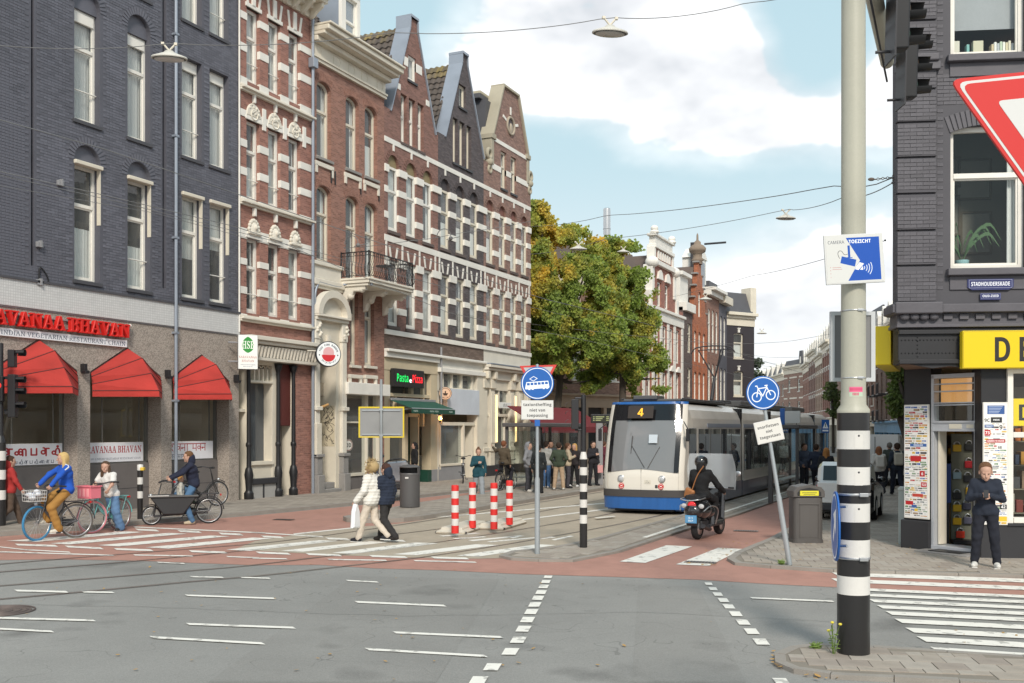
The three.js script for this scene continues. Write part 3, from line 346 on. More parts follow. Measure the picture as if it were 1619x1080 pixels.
// ===== striped brick and stone house =====
{
const H = new House('striped_house','tall red brick house with white stone bands beside the grey corner house','house',25.84,29.69),g = H.g,X = (s) => s - 25.84,W = 3.85;
const cols = [[26.2,26.86],[27.3,27.96],[28.4,29.06]];
const fl = [[6.17,8.62],[9.86,12.46],[13.7,16.12]];
fl.forEach(([v0,v1],f) => cols.forEach(([a,b],i) => H.win(a,b,v0,v1,{ inset: .14,fw: .1,sash: .05,tr: .62,cur: ['s','l','w'][(f + i) % 3],rail: .26,out: .08 })));
H.finish([[0,5.95],[W,5.95],[W,17.2],[0,17.2]],BM.b2);
const st = gb(),piers = [[0,.36],[1.02,1.46],[2.12,2.56],[3.22,W]];
for (const [a,b] of [[15.65,15.89],[14.61,14.87],[13.5,13.78],[12.5,12.73],[11.52,11.77],[10.61,10.86],[9.73,9.9],[8.56,8.9],[7.71,7.92],[6.77,7.0],[5.95,6.12]]) for (const [p,q] of piers) st.box(p - (p ? .015 : 0),q + .015,a,b,-.1,.025,.008);
cols.forEach(([a,b],i) => { const c = X((a + b) / 2); for (const t of [16.12,12.46,8.62]) st.box(X(a) - .07,X(b) + .07,t,t + .13,-.1,.05,.01); st.box(c - .09,c + .09,16.2,16.85,-.1,.05,.01); for (const d of [-.28,.28]) st.ext([[c + d - .04,16.24],[c + d + .04,16.24],[c + d * 1.35 + .05,16.8],[c + d * 1.35 - .05,16.8]],-.05,.03);
st.box(c - .05,c + .05,13.05,13.32,-.05,.1,.02); st.box(c - .05,c + .05,9.35,9.62,-.05,.12,.02); st.box(X(b) + .12,X(b) + .3,12.3,13.02,-.05,.04,.01); });
st.build('stone_band',MT.white,g);
const co = gb(); for (const [y,d] of [[13.38,.22],[9.7,.2],[5.94,.2]]) co.box(-.02,W + .05,y,y + .07,-.1,d,.015).box(-.02,W + .03,y - .07,y,-.1,d * .55,.015).box(-.02,W + .02,y + .07,y + .13,-.1,d * .6,.01); co.build('cornice',MT.stone,g);
// carved heads: half round reliefs and shells
cols.forEach(([a,b]) => { const c = X((a + b) / 2),r = gb(); r.ext([[c - .36,12.6],[c + .36,12.6],...arcPts(c - .36,c + .36,12.62,.42,14)],-.05,.05,[],.02); for (let k = 0; k < 16; k++) { const t = rr(.1,3.04),q = rr(.05,.3); r.ball(c + q * Math.cos(t),12.68 + q * Math.sin(t) * 1.1,.05,rr(.03,.06),1,1,.6,8); } r.ring(c,12.66,.06,.16,.02,'z',16); r.build('carved_tympanum',MT.stone,g);
const s = gb(); for (let k = 0; k < 9; k++) { const t = Math.PI * (k + .5) / 9; s.ball(c + .24 * Math.cos(t),8.85 + .36 * Math.sin(t),.03,.075,1,1,.8,8); } s.ball(c,8.92,.02,.22,1,1.2,.5,14).ball(c,8.98,.1,.1,.9,1.1,.8,10); s.box(c - .32,c + .32,8.74,8.84,-.02,.12,.03); s.build('carved_shell',MT.stone,g); });
// head cornice on brackets
const k = gb(); k.box(-.02,W + .02,16.95,17.2,-.1,.1,.01).box(-.03,W + .1,17.55,17.72,-.3,.85,.03).box(-.03,W + .06,17.4,17.55,-.3,.7,.03).box(-.02,W + .02,17.2,17.4,-.3,.3,.02); k.build('head_cornice',MT.cream,g);
const kb = gb(); for (let i = 0; i < 8; i++) { const x = .14 + i * .51; kb.ext([[0,17.4],[.55,17.4],[.52,17.25],[.3,17.12],[.12,16.95],[0,16.9]].map((p) => p),-.07,.07,[],.02); const q = kb.g[kb.g.length - 1]; q.applyMatrix4(M4().makeRotationY(-Math.PI / 2).setPosition(x,0,.1)); } kb.build('bracket',MT.cream,g);
H.inner(5.6,17.6);
gb().ext([[0,17.6],[W,17.6],[W,19.6],[0,19.6]],-.1,0).turn(M4().makeRotationX(-.7).setPosition(0,5.2,11.2 - .3)).build('roof',BM.slate,g);
// shop front
const zc = gb(),R = (l,t,r,b) => H.rect(l,t,r,b);
zc.box(-.02,W + .06,5.28,5.42,-.2,.5,.02).box(-.02,W + .04,5.16,5.28,-.2,.4,.03).box(-.02,W,4.74,5.16,-.3,.2,.04).box(-.02,W,4.64,4.74,-.3,.28,.015); zc.build('shop_cornice',MT.stone,g);
{ const d = gb(); for (let i = 0; i < 22; i++) d.bar([.08 + i * .175,4.76,.22],[.08 + i * .175,5.12,.3],.06,.07,8); d.build('fluting',MT.stone,g); }
gb().box(0,W,5.42,5.94,-.3,0).build('brick_frieze',BM.b2,g);
gb().box(2.98,W,0,4.7,-.5,0).build('brick_pier',BM.b2,g);
const fx = gb(); fx.box(0,.1,0,4.66,-.5,-.1).box(.46,.62,0,4.66,-.6,-.08).box(1.78,2.14,.75,4.66,-.6,-.08,.01).box(.62,1.8,1.2,1.32,-.4,-.02,.01).box(.6,1.8,.75,1.2,-.4,-.1,.01).box(.62,1.8,4.52,4.66,-.5,-.06).box(.62,1.8,3.92,4.0,-.5,-.06,.01).box(2.84,2.99,0,4.6,-.5,-.04).box(.1,.46,2.95,3.05,-.5,-.12); for (let i = 0; i < 6; i++) fx.box(.64 + i * .225,.7 + i * .225,4.0,4.4,-.4,-.1); for (let i = 0; i < 5; i++) fx.ring(.78 + i * .225,4.42,-.2,.08,.025,'z',12,Math.PI); fx.build('shop_frame',MT.cream,g);
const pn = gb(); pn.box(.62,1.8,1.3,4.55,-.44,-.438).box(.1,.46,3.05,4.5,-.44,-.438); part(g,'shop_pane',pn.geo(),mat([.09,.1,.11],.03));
gb().box(.1,.46,.1,2.95,-.5,-.42,.01).box(.14,.4,1.1,2.8,-.43,-.4,.01).build('door',MT.black,g);
gb().box(2.2,2.84,2.5,4.62,-.2,-.12,.02).build('red_panel',mat([.11,.025,.02],.6,{ map: soft }),g);
gb().box(2.24,2.84,.1,2.5,-.6,-.5).build('side_door',BM.room,g);
gb().box(.6,1.95,0,.6,-.4,-.03,.02).build('plinth',P([.42,.41,.39],.7),g); { const q = gb(); q.box(.58,1.95,.56,.76,-.4,.04,.03); q.box(1.22,1.3,0,.6,-.1,-.02).box(.6,1.95,0,.07,-.1,-.015); q.build('plinth_trim',MT.dark,g); }
[.5,2.02,2.86].forEach((x) => gb().lathe([[0,0],[.15,0],[.16,.3],[.13,.34],[.1,.4],[.12,.7],[.15,.9],[.11,1.1],[.075,1.15],[.07,1.8],[.1,1.84],[.1,1.92],[.07,1.96],[.06,4.3],[.1,4.4],[.16,4.6],[0,4.6]],x,0,-.02,12).build('iron_column',MT.black,g));
gb().tube([[3.8,0,.12],[3.8,15.2,.12]],.055,4).box(3.66,3.94,15.2,15.55,.02,.26,.02).tube([[3.8,15.5,.12],[3.8,17.2,.12]],.05,4).build('drain_pipe',MT.zinc,g);
gb().box(0,.64,0,.1,-.4,.18,.01).build('door_step',BM.stoneGrey,g);
const hs = thing('projecting_sign','white hanging sign with a green emblem at the edge of the grey house','sign',AT(392,557,32.1).toArray(),.8); { const w = .62,h = 1.1; gb().box(-w / 2,w / 2,-h / 2,h / 2,-.09,.09,.02).build('box',MT.grey,hs); const p = new THREE.PlaneGeometry(w - .03,h - .03); p.translate(0,0,.093); part(hs,'face',p,mat('#fff',.4,{ map: canvas(256,440,(x,W_,H_) => { x.fillStyle = '#f1f3ee'; x.fillRect(0,0,W_,H_); x.fillStyle = '#2f8f3a'; x.beginPath(); x.moveTo(128,20); x.quadraticCurveTo(215,60,208,150); x.quadraticCurveTo(200,205,128,232); x.quadraticCurveTo(56,205,48,150); x.quadraticCurveTo(41,60,128,20); x.fill(); x.fillStyle = '#eef3ea'; x.textAlign = 'center'; x.font = 'bold 112px serif'; x.setTransform(.72,0,0,1.25,0,0); x.fillText('HSB',178,142); x.setTransform(1,0,0,1,0,0); x.fillStyle = '#a44c43'; x.font = '41px serif'; x.fillText('SARAVANAA',128,300,240); x.fillText('BHAVAN',128,350,170); x.fillStyle = '#54607a'; x.font = '19px serif'; x.fillText('INDIAN VEGETARIAN',128,392); x.fillText('RESTAURANT',128,416); }) })); gb().bar([-.6,.3,0],[-w / 2,.3,0],.025).bar([-.6,-.3,0],[-w / 2,-.3,0],.025).build('bracket',MT.grey,hs); }
}
// curved clay roof tiles over a sloping plane: origin, along (unit), up-slope (unit)
function roofTiles(parent,o,ax,up,w,len,tw,tl,top = 0) {
const g = new THREE.PlaneGeometry(tw * 1.06,tl * 1.12,6,1),P_ = g.attributes.position; for (let i = 0; i < P_.count; i++) { const u = P_.getX(i) / tw; P_.setZ(i,.035 * Math.sin(u * Math.PI * 2) + (P_.getY(i) < 0 ? .05 : 0)); } g.computeVertexNormals();
const nx = Math.round(w / tw),ny = Math.round(len / tl),n = ax.clone().cross(up).normalize(),im = new THREE.InstancedMesh(g,BM.roofTile,nx * ny),c = new THREE.Color(); let k = 0;
for (let j = 0; j < ny; j++) for (let i = 0; i < nx; i++) { const p = o.clone().addScaledVector(ax,(i + .5) * tw).addScaledVector(up,(j + .5) * tl).addScaledVector(n,.03 + rr(0,.012)); im.setMatrixAt(k,M4().makeBasis(ax,up,n).setPosition(p)); const m = clamp((j - ny + 1.3 + rnd() * 2.2) / 3) * top,s = rr(.8,1.15); im.setColorAt(k,c.setRGB(lerp(.13,.36,m) * s,lerp(.105,.27,m) * s,lerp(.088,.08,m) * s)); k++; }
im.name = 'roof_tiles'; im.userData.kind = 'stuff'; parent.add(im);
}
// ===== red brick house with the balcony =====
const KANA = [[[0,.1,1,.1,.85,.7,.3,1],[1.05,0,1.2,.15]],[[0,.5,1,.5]],[[0,.1,1,.1,.85,.7,.3,1],[1.05,0,1.2,.15]],[[0,.5,1,.5]],[[.1,.05,.9,.05],[0,.4,1,.4,.85,.8,.3,1]],[[0,.5,1,.5]],[[.1,.3,.9,.75],[.8,0,.3,1]],[[0,.15,.35,.3],[.1,1,.7,.8,1,.2]]];
{
const H = new House('balcony_house','red brick house with white cornice, iron balcony and arched stone doorway','house',29.7,34.57),g = H.g,X = (s) => s - 29.7,W = 4.87;
for (const [a,b] of [[30.02,30.92],[31.86,32.76],[33.16,34.06]]) { H.win(a,b,12.19,14.98,{ rise: .28,inset: .17,fw: .075,sash: .05,tr: .62,cur: a > 33 ? 'l' : 's',sill: BM.stoneGrey,frame: MT.cream,out: .1 }); H.win(a,b,a < 31 ? 8.45 : 8.0,11.2,{ rise: .28,inset: .17,fw: .075,sash: .05,tr: .64,cur: 's',sill: BM.stoneGrey,frame: MT.cream,out: .1 }); }
const lo = [H.rect(554,480,564.5,577),H.rect(577,480,590,578)].map((r) => [r[0],r[1] + .1,r[2],7.55]);
for (const r of lo) H.win(r[0] + H.s0,r[1] + H.s0,r[2],r[3],{ inset: .17,fw: .085,tr: .7,cur: 's',sill: MT.stone,frame: MT.cream,out: .12 });
H.finish([[0,5.9],[1.95,5.9],[1.95,4.12],[W,4.12],[W,15.6],[0,15.6]],BM.b3);
{ const q = gb(); for (const x of [.32,2.16,3.46]) for (const y of [14.7,10.92]) for (let i = 0; i < 11; i++) { const t = (i - 5) / 5,c = x + .45; q.add(new RoundedBoxGeometry(.07,.26,.03,1,.005),M4().makeRotationZ(-t * .42).setPosition(c + t * .5,y + .43 - t * t * .12,.004)); } q.build('brick_arch',BM.b3,g); }
{ const q = gb(); for (const x of [.32,2.16,3.46]) { q.box(x - .12,x + 1.02,11.86,12.02,-.05,.06,.01); for (const d of [-.1,.88]) q.box(x + d,x + d + .12,11.6,11.9,-.05,.06,.01); } q.box(0,1.78,7.82,8.32,-.05,.06,.01).box(-.02,1.85,8.28,8.42,-.05,.14,.02).box(0,1.9,7.55,7.8,-.1,.16,.04).box(0,1.85,7.45,7.56,-.1,.09,.02); for (const r of lo) { const c = (r[0] + r[1]) / 2; q.box(c - .45,c + .45,r[2] - .5,r[2] - .36,-.05,.12,.02); for (const d of [-.42,.3]) q.box(c + d,c + d + .12,r[2] - .8,r[2] - .5,-.05,.1,.01); } q.build('stone_trim',MT.stone,g); }
{ const q = gb(); for (const [a,y,d] of [[15.55,15.66,.12],[15.66,15.74,.17]]) q.box(-.02,W + .02,a,y,-.1,d,.01); q.box(0,W,15.74,16.2,-.2,.06); q.box(-.02,W + .1,16.2,16.4,-.3,.3,.04).box(-.03,W + .2,16.4,16.52,-.3,.6,.02).box(-.03,W + .25,16.52,16.72,-.3,.78,.05).box(-.03,W + .25,16.72,16.8,-.5,.86,.02); q.build('head_cornice',MT.cream,g); const t = gb(); for (const x of [.35,1.55,2.5,3.4,4.5]) t.ext([[x - .26,15.8],[x + .1,15.8],[x + .2,15.97],[x + .1,16.14],[x - .26,16.14]],.05,.075,[rev([[x - .23,15.82],[x + .09,15.82],[x + .18,15.97],[x + .09,16.12],[x - .23,16.12]])]); t.build('frieze_panel',MT.cream,g); }
{ const q = gb(); for (const x of [1.2,1.45,3.15,4.45]) for (const y of [11.4,7.7]) q.box(x - .02,x + .02,y,y + .5,0,.05,.01); q.build('wall_anchor',MT.black,g); }
// balcony
{ const y = 7.78,a = X(31.5),b = X(34.72),d = 1.26; gb().box(a,b,y,y + .17,0,d,.02).box(a - .04,b + .04,y + .12,y + .2,0,d + .05,.02).box(a + .05,b - .05,y - .1,y,0,d - .08,.02).build('balcony_slab',MT.stone,g);
for (const x of [a + .22,(a + b) / 2,b - .22]) { const q = gb(); q.ext([[0,0],[1.05,0],[1.0,-.16],[.75,-.22],[.5,-.2],[.4,-.42],[.22,-.5],[.14,-.75],[0,-.8]],-.11,.11,[],.03); q.ball(.82,-.14,0,.12).ball(.32,-.36,0,.14); q.turn(M4().makeRotationY(-Math.PI / 2).setPosition(x,y - .08,0)); q.build('bracket',MT.stone,g); }
const q = gb(),yb = y + .28,yt = 8.93; const rail_ = (p0,p1) => { q.beam([p0[0],yt,p0[1]],[p1[0],yt,p1[1]],.05,.03).beam([p0[0],yb,p0[1]],[p1[0],yb,p1[1]],.03,.02).beam([p0[0],yt - .14,p0[1]],[p1[0],yt - .14,p1[1]],.02,.015); const L = Math.hypot(p1[0] - p0[0],p1[1] - p0[1]),n = Math.round(L / .13),nx = (p1[1] - p0[1]) / L,nz = -(p1[0] - p0[0]) / L; for (let i = 0; i <= n; i++) { const x = lerp(p0[0],p1[0],i / n),z = lerp(p0[1],p1[1],i / n),o = -.1; q.tube([[x,yt,z],[x,yt - .3,z],[x + nx * o,yb + .3,z + nz * o],[x + nx * o * .8,yb + .1,z + nz * o * .8],[x,yb,z]],.011,8,5); if (i < n && i % 2 === 0) { const xm = lerp(p0[0],p1[0],(i + .5) / n),zm = lerp(p0[1],p1[1],(i + .5) / n); q.ring(xm,yt - .07,zm,.05,.008,Math.abs(nx) > .5 ? 'x' : 'z',10); } } for (const p of [p0,p1]) q.bar([p[0],y,p[1]],[p[0],yt + .04,p[1]],.025); };
rail_([a + .04,.02],[a + .04,d - .02]); rail_([a + .04,d - .02],[b - .04,d - .02]); rail_([b - .04,d - .02],[b - .04,.02]); q.build('railing',MT.black,g);
const tb = thing('bistro_table','small table and folding chairs standing on the iron balcony','table',[WX + .62,y + .2,-(29.7 + a + 2.05)],Math.PI / 2); gb().lathe([[0,.7],[.32,.7],[.32,.73],[0,.73]]).build('tabletop',MT.dark,tb); for (let k = 0; k < 3; k++) gb().bar([.25 * Math.cos(k * 2.1),0,.25 * Math.sin(k * 2.1)],[.05 * Math.cos(k * 2.1),.7,.05 * Math.sin(k * 2.1)],.012).build('leg',MT.dark,tb);
gb().tube([[a - 1.5,y - .12,.12],[a - .15,y - .12,.12],[a,y - .02,.12],[a + .2,y - .06,d * .5],[a + .25,y - .05,d]],.045,20).tube([[a - 1.5,y - .12,.12],[a - 1.68,y - .5,.1],[a - 1.7,y - 1.4,.1]],.045).build('rain_pipe',MT.zinc,g); }
// doorway with curved pediment
{ const a = X(29.74),b = X(31.7),q = gb(),hA = X(30.06),hB = X(31.16); q.ext([[a,0],[hA,0],[hA,4.75],...rev(arcPts(hA,hB,4.75,.55)),[hB,4.75],[hB,0],[b,0],[b,6.35],[a,6.35]],-.95,.05); q.build('portal_wall',MT.cream,g);
const t = gb(); t.box(a - .02,b + .03,6.3,6.42,0,.25,.02).box(a - .04,b + .06,6.42,6.5,0,.34,.02).ext([[a,6.5],[b,6.5],...arcPts(a,b,6.5,.86,16)],-.3,.1); const rim = arcPts(a - .05,b + .05,6.5,.92,18); t.ext([...rim,...rev(arcPts(a + .2,b - .2,6.5,.66,18))],.05,.34); for (const x of [a + .14,b - .14]) { t.box(x - .14,x + .14,1.5,5.65,0,.17,.02).box(x - .18,x + .18,5.6,6.3,0,.2,.04).box(x - .18,x + .18,3.06,3.2,0,.26,.02); for (let k = 0; k < 6; k++) t.ball(x + rr(-.15,.15),5.75 + k * .08,.2,.07,1,1,1,7); } t.ext([[(hA + hB) / 2 - .06,5.3],[(hA + hB) / 2 + .06,5.3],[(hA + hB) / 2 + .1,5.8],[(hA + hB) / 2 - .1,5.8]],.04,.16); t.build('pediment',MT.stone,g);
const s = gb(); for (const x of [a + .16,b - .16]) { s.box(x - .2,x + .2,0,.75,0,.32,.03).box(x - .17,x + .17,.75,1.4,0,.24,.02).box(x - .22,x + .22,1.38,1.5,0,.3,.02); } s.box(hA,hB,0,.22,-.9,.3,.02).box(hA,hB,.22,.44,-.9,0,.02); s.build('stone_base',BM.stoneGrey,g);
gb().box(hA,hB,.44,5.4,-1.05,-.93).box(hA + .1,hB - .1,1.3,4.2,-.94,-.91).build('door',P([.1,.1,.12],.5),g);
{ const p = new THREE.PlaneGeometry(.82,1.5); p.rotateY(-Math.PI / 2); p.translate(hB - .004,2.5,-.42); const c = canvas(256,440,(x,w,h) => { x.fillStyle = '#cbbfa5'; x.fillRect(0,0,w,h); x.lineWidth = 5; x.strokeStyle = '#3a3430'; seed = 77; for (let i = 0; i < 34; i++) { x.beginPath(); let px = rr(90,245),py = rr(20,430); x.moveTo(px,py); for (let k = 0; k < 4; k++) x.lineTo(px += rr(-34,34),py += rr(-36,36)); x.stroke(); } x.strokeStyle = '#8c2b24'; x.lineWidth = 8; for (let i = 0; i < 7; i++) { x.beginPath(); x.arc(rr(20,70),rr(40,260),rr(12,30),rr(0,3),rr(3,6)); x.stroke(); } }); part(g,'graffiti',p,mat('#fff',.8,{ map: c })); }
gb().box(-.02,.3,1.4,2.6,.1,.26,.02).build('glass_notice_case',MT.cream,g); gb().bar([hA + .1,3.15,.05],[hA + .5,3.28,.12],.05).build('timber_stub',mat([.45,.26,.1],.7),g); }
// second shop front
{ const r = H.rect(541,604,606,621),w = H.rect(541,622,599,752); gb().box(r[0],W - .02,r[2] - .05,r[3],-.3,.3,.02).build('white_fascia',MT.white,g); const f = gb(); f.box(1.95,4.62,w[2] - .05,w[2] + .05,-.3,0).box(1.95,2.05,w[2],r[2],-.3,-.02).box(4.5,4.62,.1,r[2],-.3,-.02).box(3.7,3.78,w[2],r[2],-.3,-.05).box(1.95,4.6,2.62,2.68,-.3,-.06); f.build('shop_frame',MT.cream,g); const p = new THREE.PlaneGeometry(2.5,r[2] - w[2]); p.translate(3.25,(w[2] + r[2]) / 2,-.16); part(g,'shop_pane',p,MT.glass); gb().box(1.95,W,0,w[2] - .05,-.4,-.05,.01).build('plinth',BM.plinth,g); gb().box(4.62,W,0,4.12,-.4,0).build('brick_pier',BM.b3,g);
const q = gb(); q.box(.1,W - .1,0,4.1,-4,-3.8).box(.1,W - .1,3.6,4.1,-4,-.5).box(.1,W,0,.1,-4,-.5); for (let i = 0; i < 3; i++) q.box(2.2 + i * .8,2.7 + i * .8,.1,.85,-2.6,-2.1,.02); q.build('shop_interior',P([.42,.36,.28],.8),g);
const e = H.pt(556,704,.0),pl = new THREE.CircleGeometry(.3,24); pl.scale(1,.75,1); pl.translate(e[0] + .02,e[1],-.15); part(g,'window_sticker',pl,mat('#fff',.6,{ map: canvas(128,128,(x) => { x.fillStyle = '#e8e4da'; x.fillRect(0,0,128,128); x.strokeStyle = '#7a3a30'; x.lineWidth = 8; x.beginPath(); x.arc(64,64,56,0,7); x.stroke(); x.fillStyle = '#222'; x.font = 'bold 60px sans-serif'; x.textAlign = 'center'; x.fillText('OD',64,86); }) })); }
H.inner(4.2,15.6);
// roof and dormer
{ const q = gb(); q.box(0,W,15.6,16.6,-9,-.4); q.build('attic_wall',BM.b3,g); roofTiles(g,V(0,16.7,-.5),V(1,0,0),V(0,.77,-.64),W + .1,3.6,.27,.3); gb().ext([[0,0],[W,0],[W,3.6],[0,3.6]],-.1,-.02).turn(M4().makeRotationX(-.7).setPosition(0,16.68,-.5)).build('roof',BM.slate,g);
const [x0] = H.pt(541,60,-.7),[x1] = H.pt(570,60,-.7),d = gb(); d.ext([[x0,16.7],[x1,16.7],[x1,19.6],[x0,19.6]],-.85,-.7,[rev([[x0 + .28,17.4],[x1 - .2,17.4],[x1 - .2,19.2],[x0 + .28,19.2]])]); d.box(x0 - .15,x1 + .15,19.6,19.85,-3,-.5,.03).box(x0 + .25,x1 - .17,17.3,17.4,-.75,-.6,.01); d.build('dormer_front',MT.white,g); gb().box(x0 + .02,x1 - .02,16.7,19.6,-3.4,-.86).build('dormer_cheek',MT.zinc,g); windowUnit(g,x0 + .28,x1 - .2,17.4,19.2,{ inset: .8,sash: .04,cur: 's',tr: .5 }); }
// round hanging sign
{ const c = AT(519,560,35.4),t = thing('round_shop_sign','round white hanging sign with a red bowl beside the arched doorway','sign',c.toArray(),.85),R = .43; gb().lathe([[0,-.09],[R,-.09],[R + .02,-.06],[R + .02,.06],[R,.09],[0,.09]],0,0,0,36).turn(M4().makeRotationX(Math.PI / 2)).build('drum',MT.dark,t);
const p = new THREE.CircleGeometry(R - .015,40); p.translate(0,0,.094); part(t,'face',p,mat('#fff',.5,{ map: canvas(320,320,(x) => { x.fillStyle = '#e9edee'; x.fillRect(0,0,320,320); x.fillStyle = '#d9aaac'; x.beginPath(); x.arc(160,140,74,Math.PI,0); x.lineTo(234,172); x.lineTo(86,172); x.fill(); x.fillStyle = '#c8252d'; x.beginPath(); x.arc(160,172,92,0,Math.PI); x.fill(); x.fillStyle = '#2c3346'; x.textAlign = 'center'; x.font = 'bold 36px sans-serif'; const s = 'YOU FOW RAMEN'; for (let i = 0; i < s.length; i++) { x.save(); x.translate(160,160); x.rotate((i - 6) * .205); x.fillText(s[i],0,-112); x.restore(); } x.beginPath(); x.arc(36,176,9,0,7); x.arc(284,176,9,0,7); x.fill(); x.strokeStyle = '#2c3346'; x.lineWidth = 4; x.lineCap = 'round'; KANA.forEach((k,i) => { x.save(); x.translate(160,160); x.rotate(-(i - 3.5) * .225); x.translate(-11,112); for (const l of k) { x.beginPath(); for (let q = 0; q < l.length; q += 2) x[q ? 'lineTo' : 'moveTo'](l[q] * 24,l[q + 1] * 22); x.stroke(); } x.restore(); }); }) })); gb().bar([-R - .3,.1,0],[-R,.1,0],.02).build('bracket',MT.stone,t); }
}
// ===== three gabled houses =====
const gw = (H,list,v0,v1,o) => list.forEach(([a,b]) => H.win(a,b,v0,v1,o));
function bandedHouse(H,m,cols,o = {}) {
const g = H.g,X = (s) => s - H.s0,W = H.s1 - H.s0;
cols.forEach(([a,b],i) => { const r = (b - a) / 2; H.holes.push(rev(hole(X(a),X(b),10.4,13.02 + r + .1,r + .05))); H.wins.push([X(a),X(b),10.4,13.02,{ inset: .07,fw: .1,sash: .06,tr: .62,cur: o.cur?.[i] ?? 'l',frame: o.frame ?? MT.white }]); H.win(a,b,6.56,9.24,{ inset: .07,fw: .1,sash: .06,tr: .66,cur: ['l','s','w'][i % 3],frame: o.frame ?? MT.white }); });
H.finish(o.outline,m,o.th ?? .4);
{ for (const [a,b] of cols) gb().ext([[X(a),13.0],[X(b),13.0],...arcPts(X(a),X(b),13.06,(b - a) / 2 + .1)],-.3,-.1).build('arch_infill',o.infill,g); }
const ar = gb(); for (const [a,b] of cols) { const c = X((a + b) / 2),r = (b - a) / 2 + .12; for (let i = 0; i <= 12; i++) { const t = Math.PI * i / 12; ar.add(new RoundedBoxGeometry(.22,.09,.03,1,.005),M4().makeRotationZ(t).setPosition(c + r * Math.cos(t),13.08 + r * Math.sin(t),.006)); } } ar.build('brick_arch',m,g);
const st = gb(),e = [0,...cols.flatMap(([a,b]) => [X(a),X(b)]),W];
for (const [a,b] of [[12.72,13.02],[11.9,12.17],[10.87,11.14],[8.98,9.3],[8.0,8.26],[7.06,7.33]]) for (let i = 0; i < e.length; i += 2) st.box(e[i] - (i ? .02 : 0),e[i + 1] + (i + 2 < e.length ? .02 : 0),a,b,-.1,b > 12.9 || b > 9.2 && b < 9.4 ? .06 : .025,.01);
st.box(0,W,9.94,10.2,-.1,.03,.01).box(0,W,13.92,14.13,-.1,.03,.01).box(0,W,6.2,6.4,-.1,.06,.01);
for (const [a,b] of cols) { const c = X((a + b) / 2); st.box(c - .06,c + .06,13.66,13.95,-.05,.04,.01); for (const d of [-.26,.26]) st.ext([[c + d * .75 - .05,9.3],[c + d * .75 + .05,9.3],[c + d * 1.2 + .06,9.78],[c + d * 1.2 - .06,9.78]],-.05,.025); }
for (let i = 0; i < e.length; i += 2) { const c = (e[i] + e[i + 1]) / 2; st.box(c - .06,c + .06,9.3,9.95,-.05,.025,.01); }
st.build('stone_band',MT.white,g);
const sl = gb(); for (const [a,b] of cols) for (const v of [10.4,6.56]) sl.box(X(a) - .06,X(b) + .06,v - .13,v,-.2,.07,.01); tag(sl.build('sills',P([.12,.09,.08],.7),g),null,null,null,'stuff');
H.inner(4.3,15);
}
function gableRoof(H,c,ridge,hw,foot,depth,top) { const g = H.g,L = Math.hypot(hw,ridge - foot),up = V(hw,ridge - foot,0).normalize(); gb().ext([[c - hw,foot],[c + hw,foot],[c,ridge]],-depth,-.5).build('roof',BM.slate,g); roofTiles(g,V(c - hw,foot,-depth),V(0,0,1),V(up.x,up.y,0),depth - .55,L,.3,.36,top); }
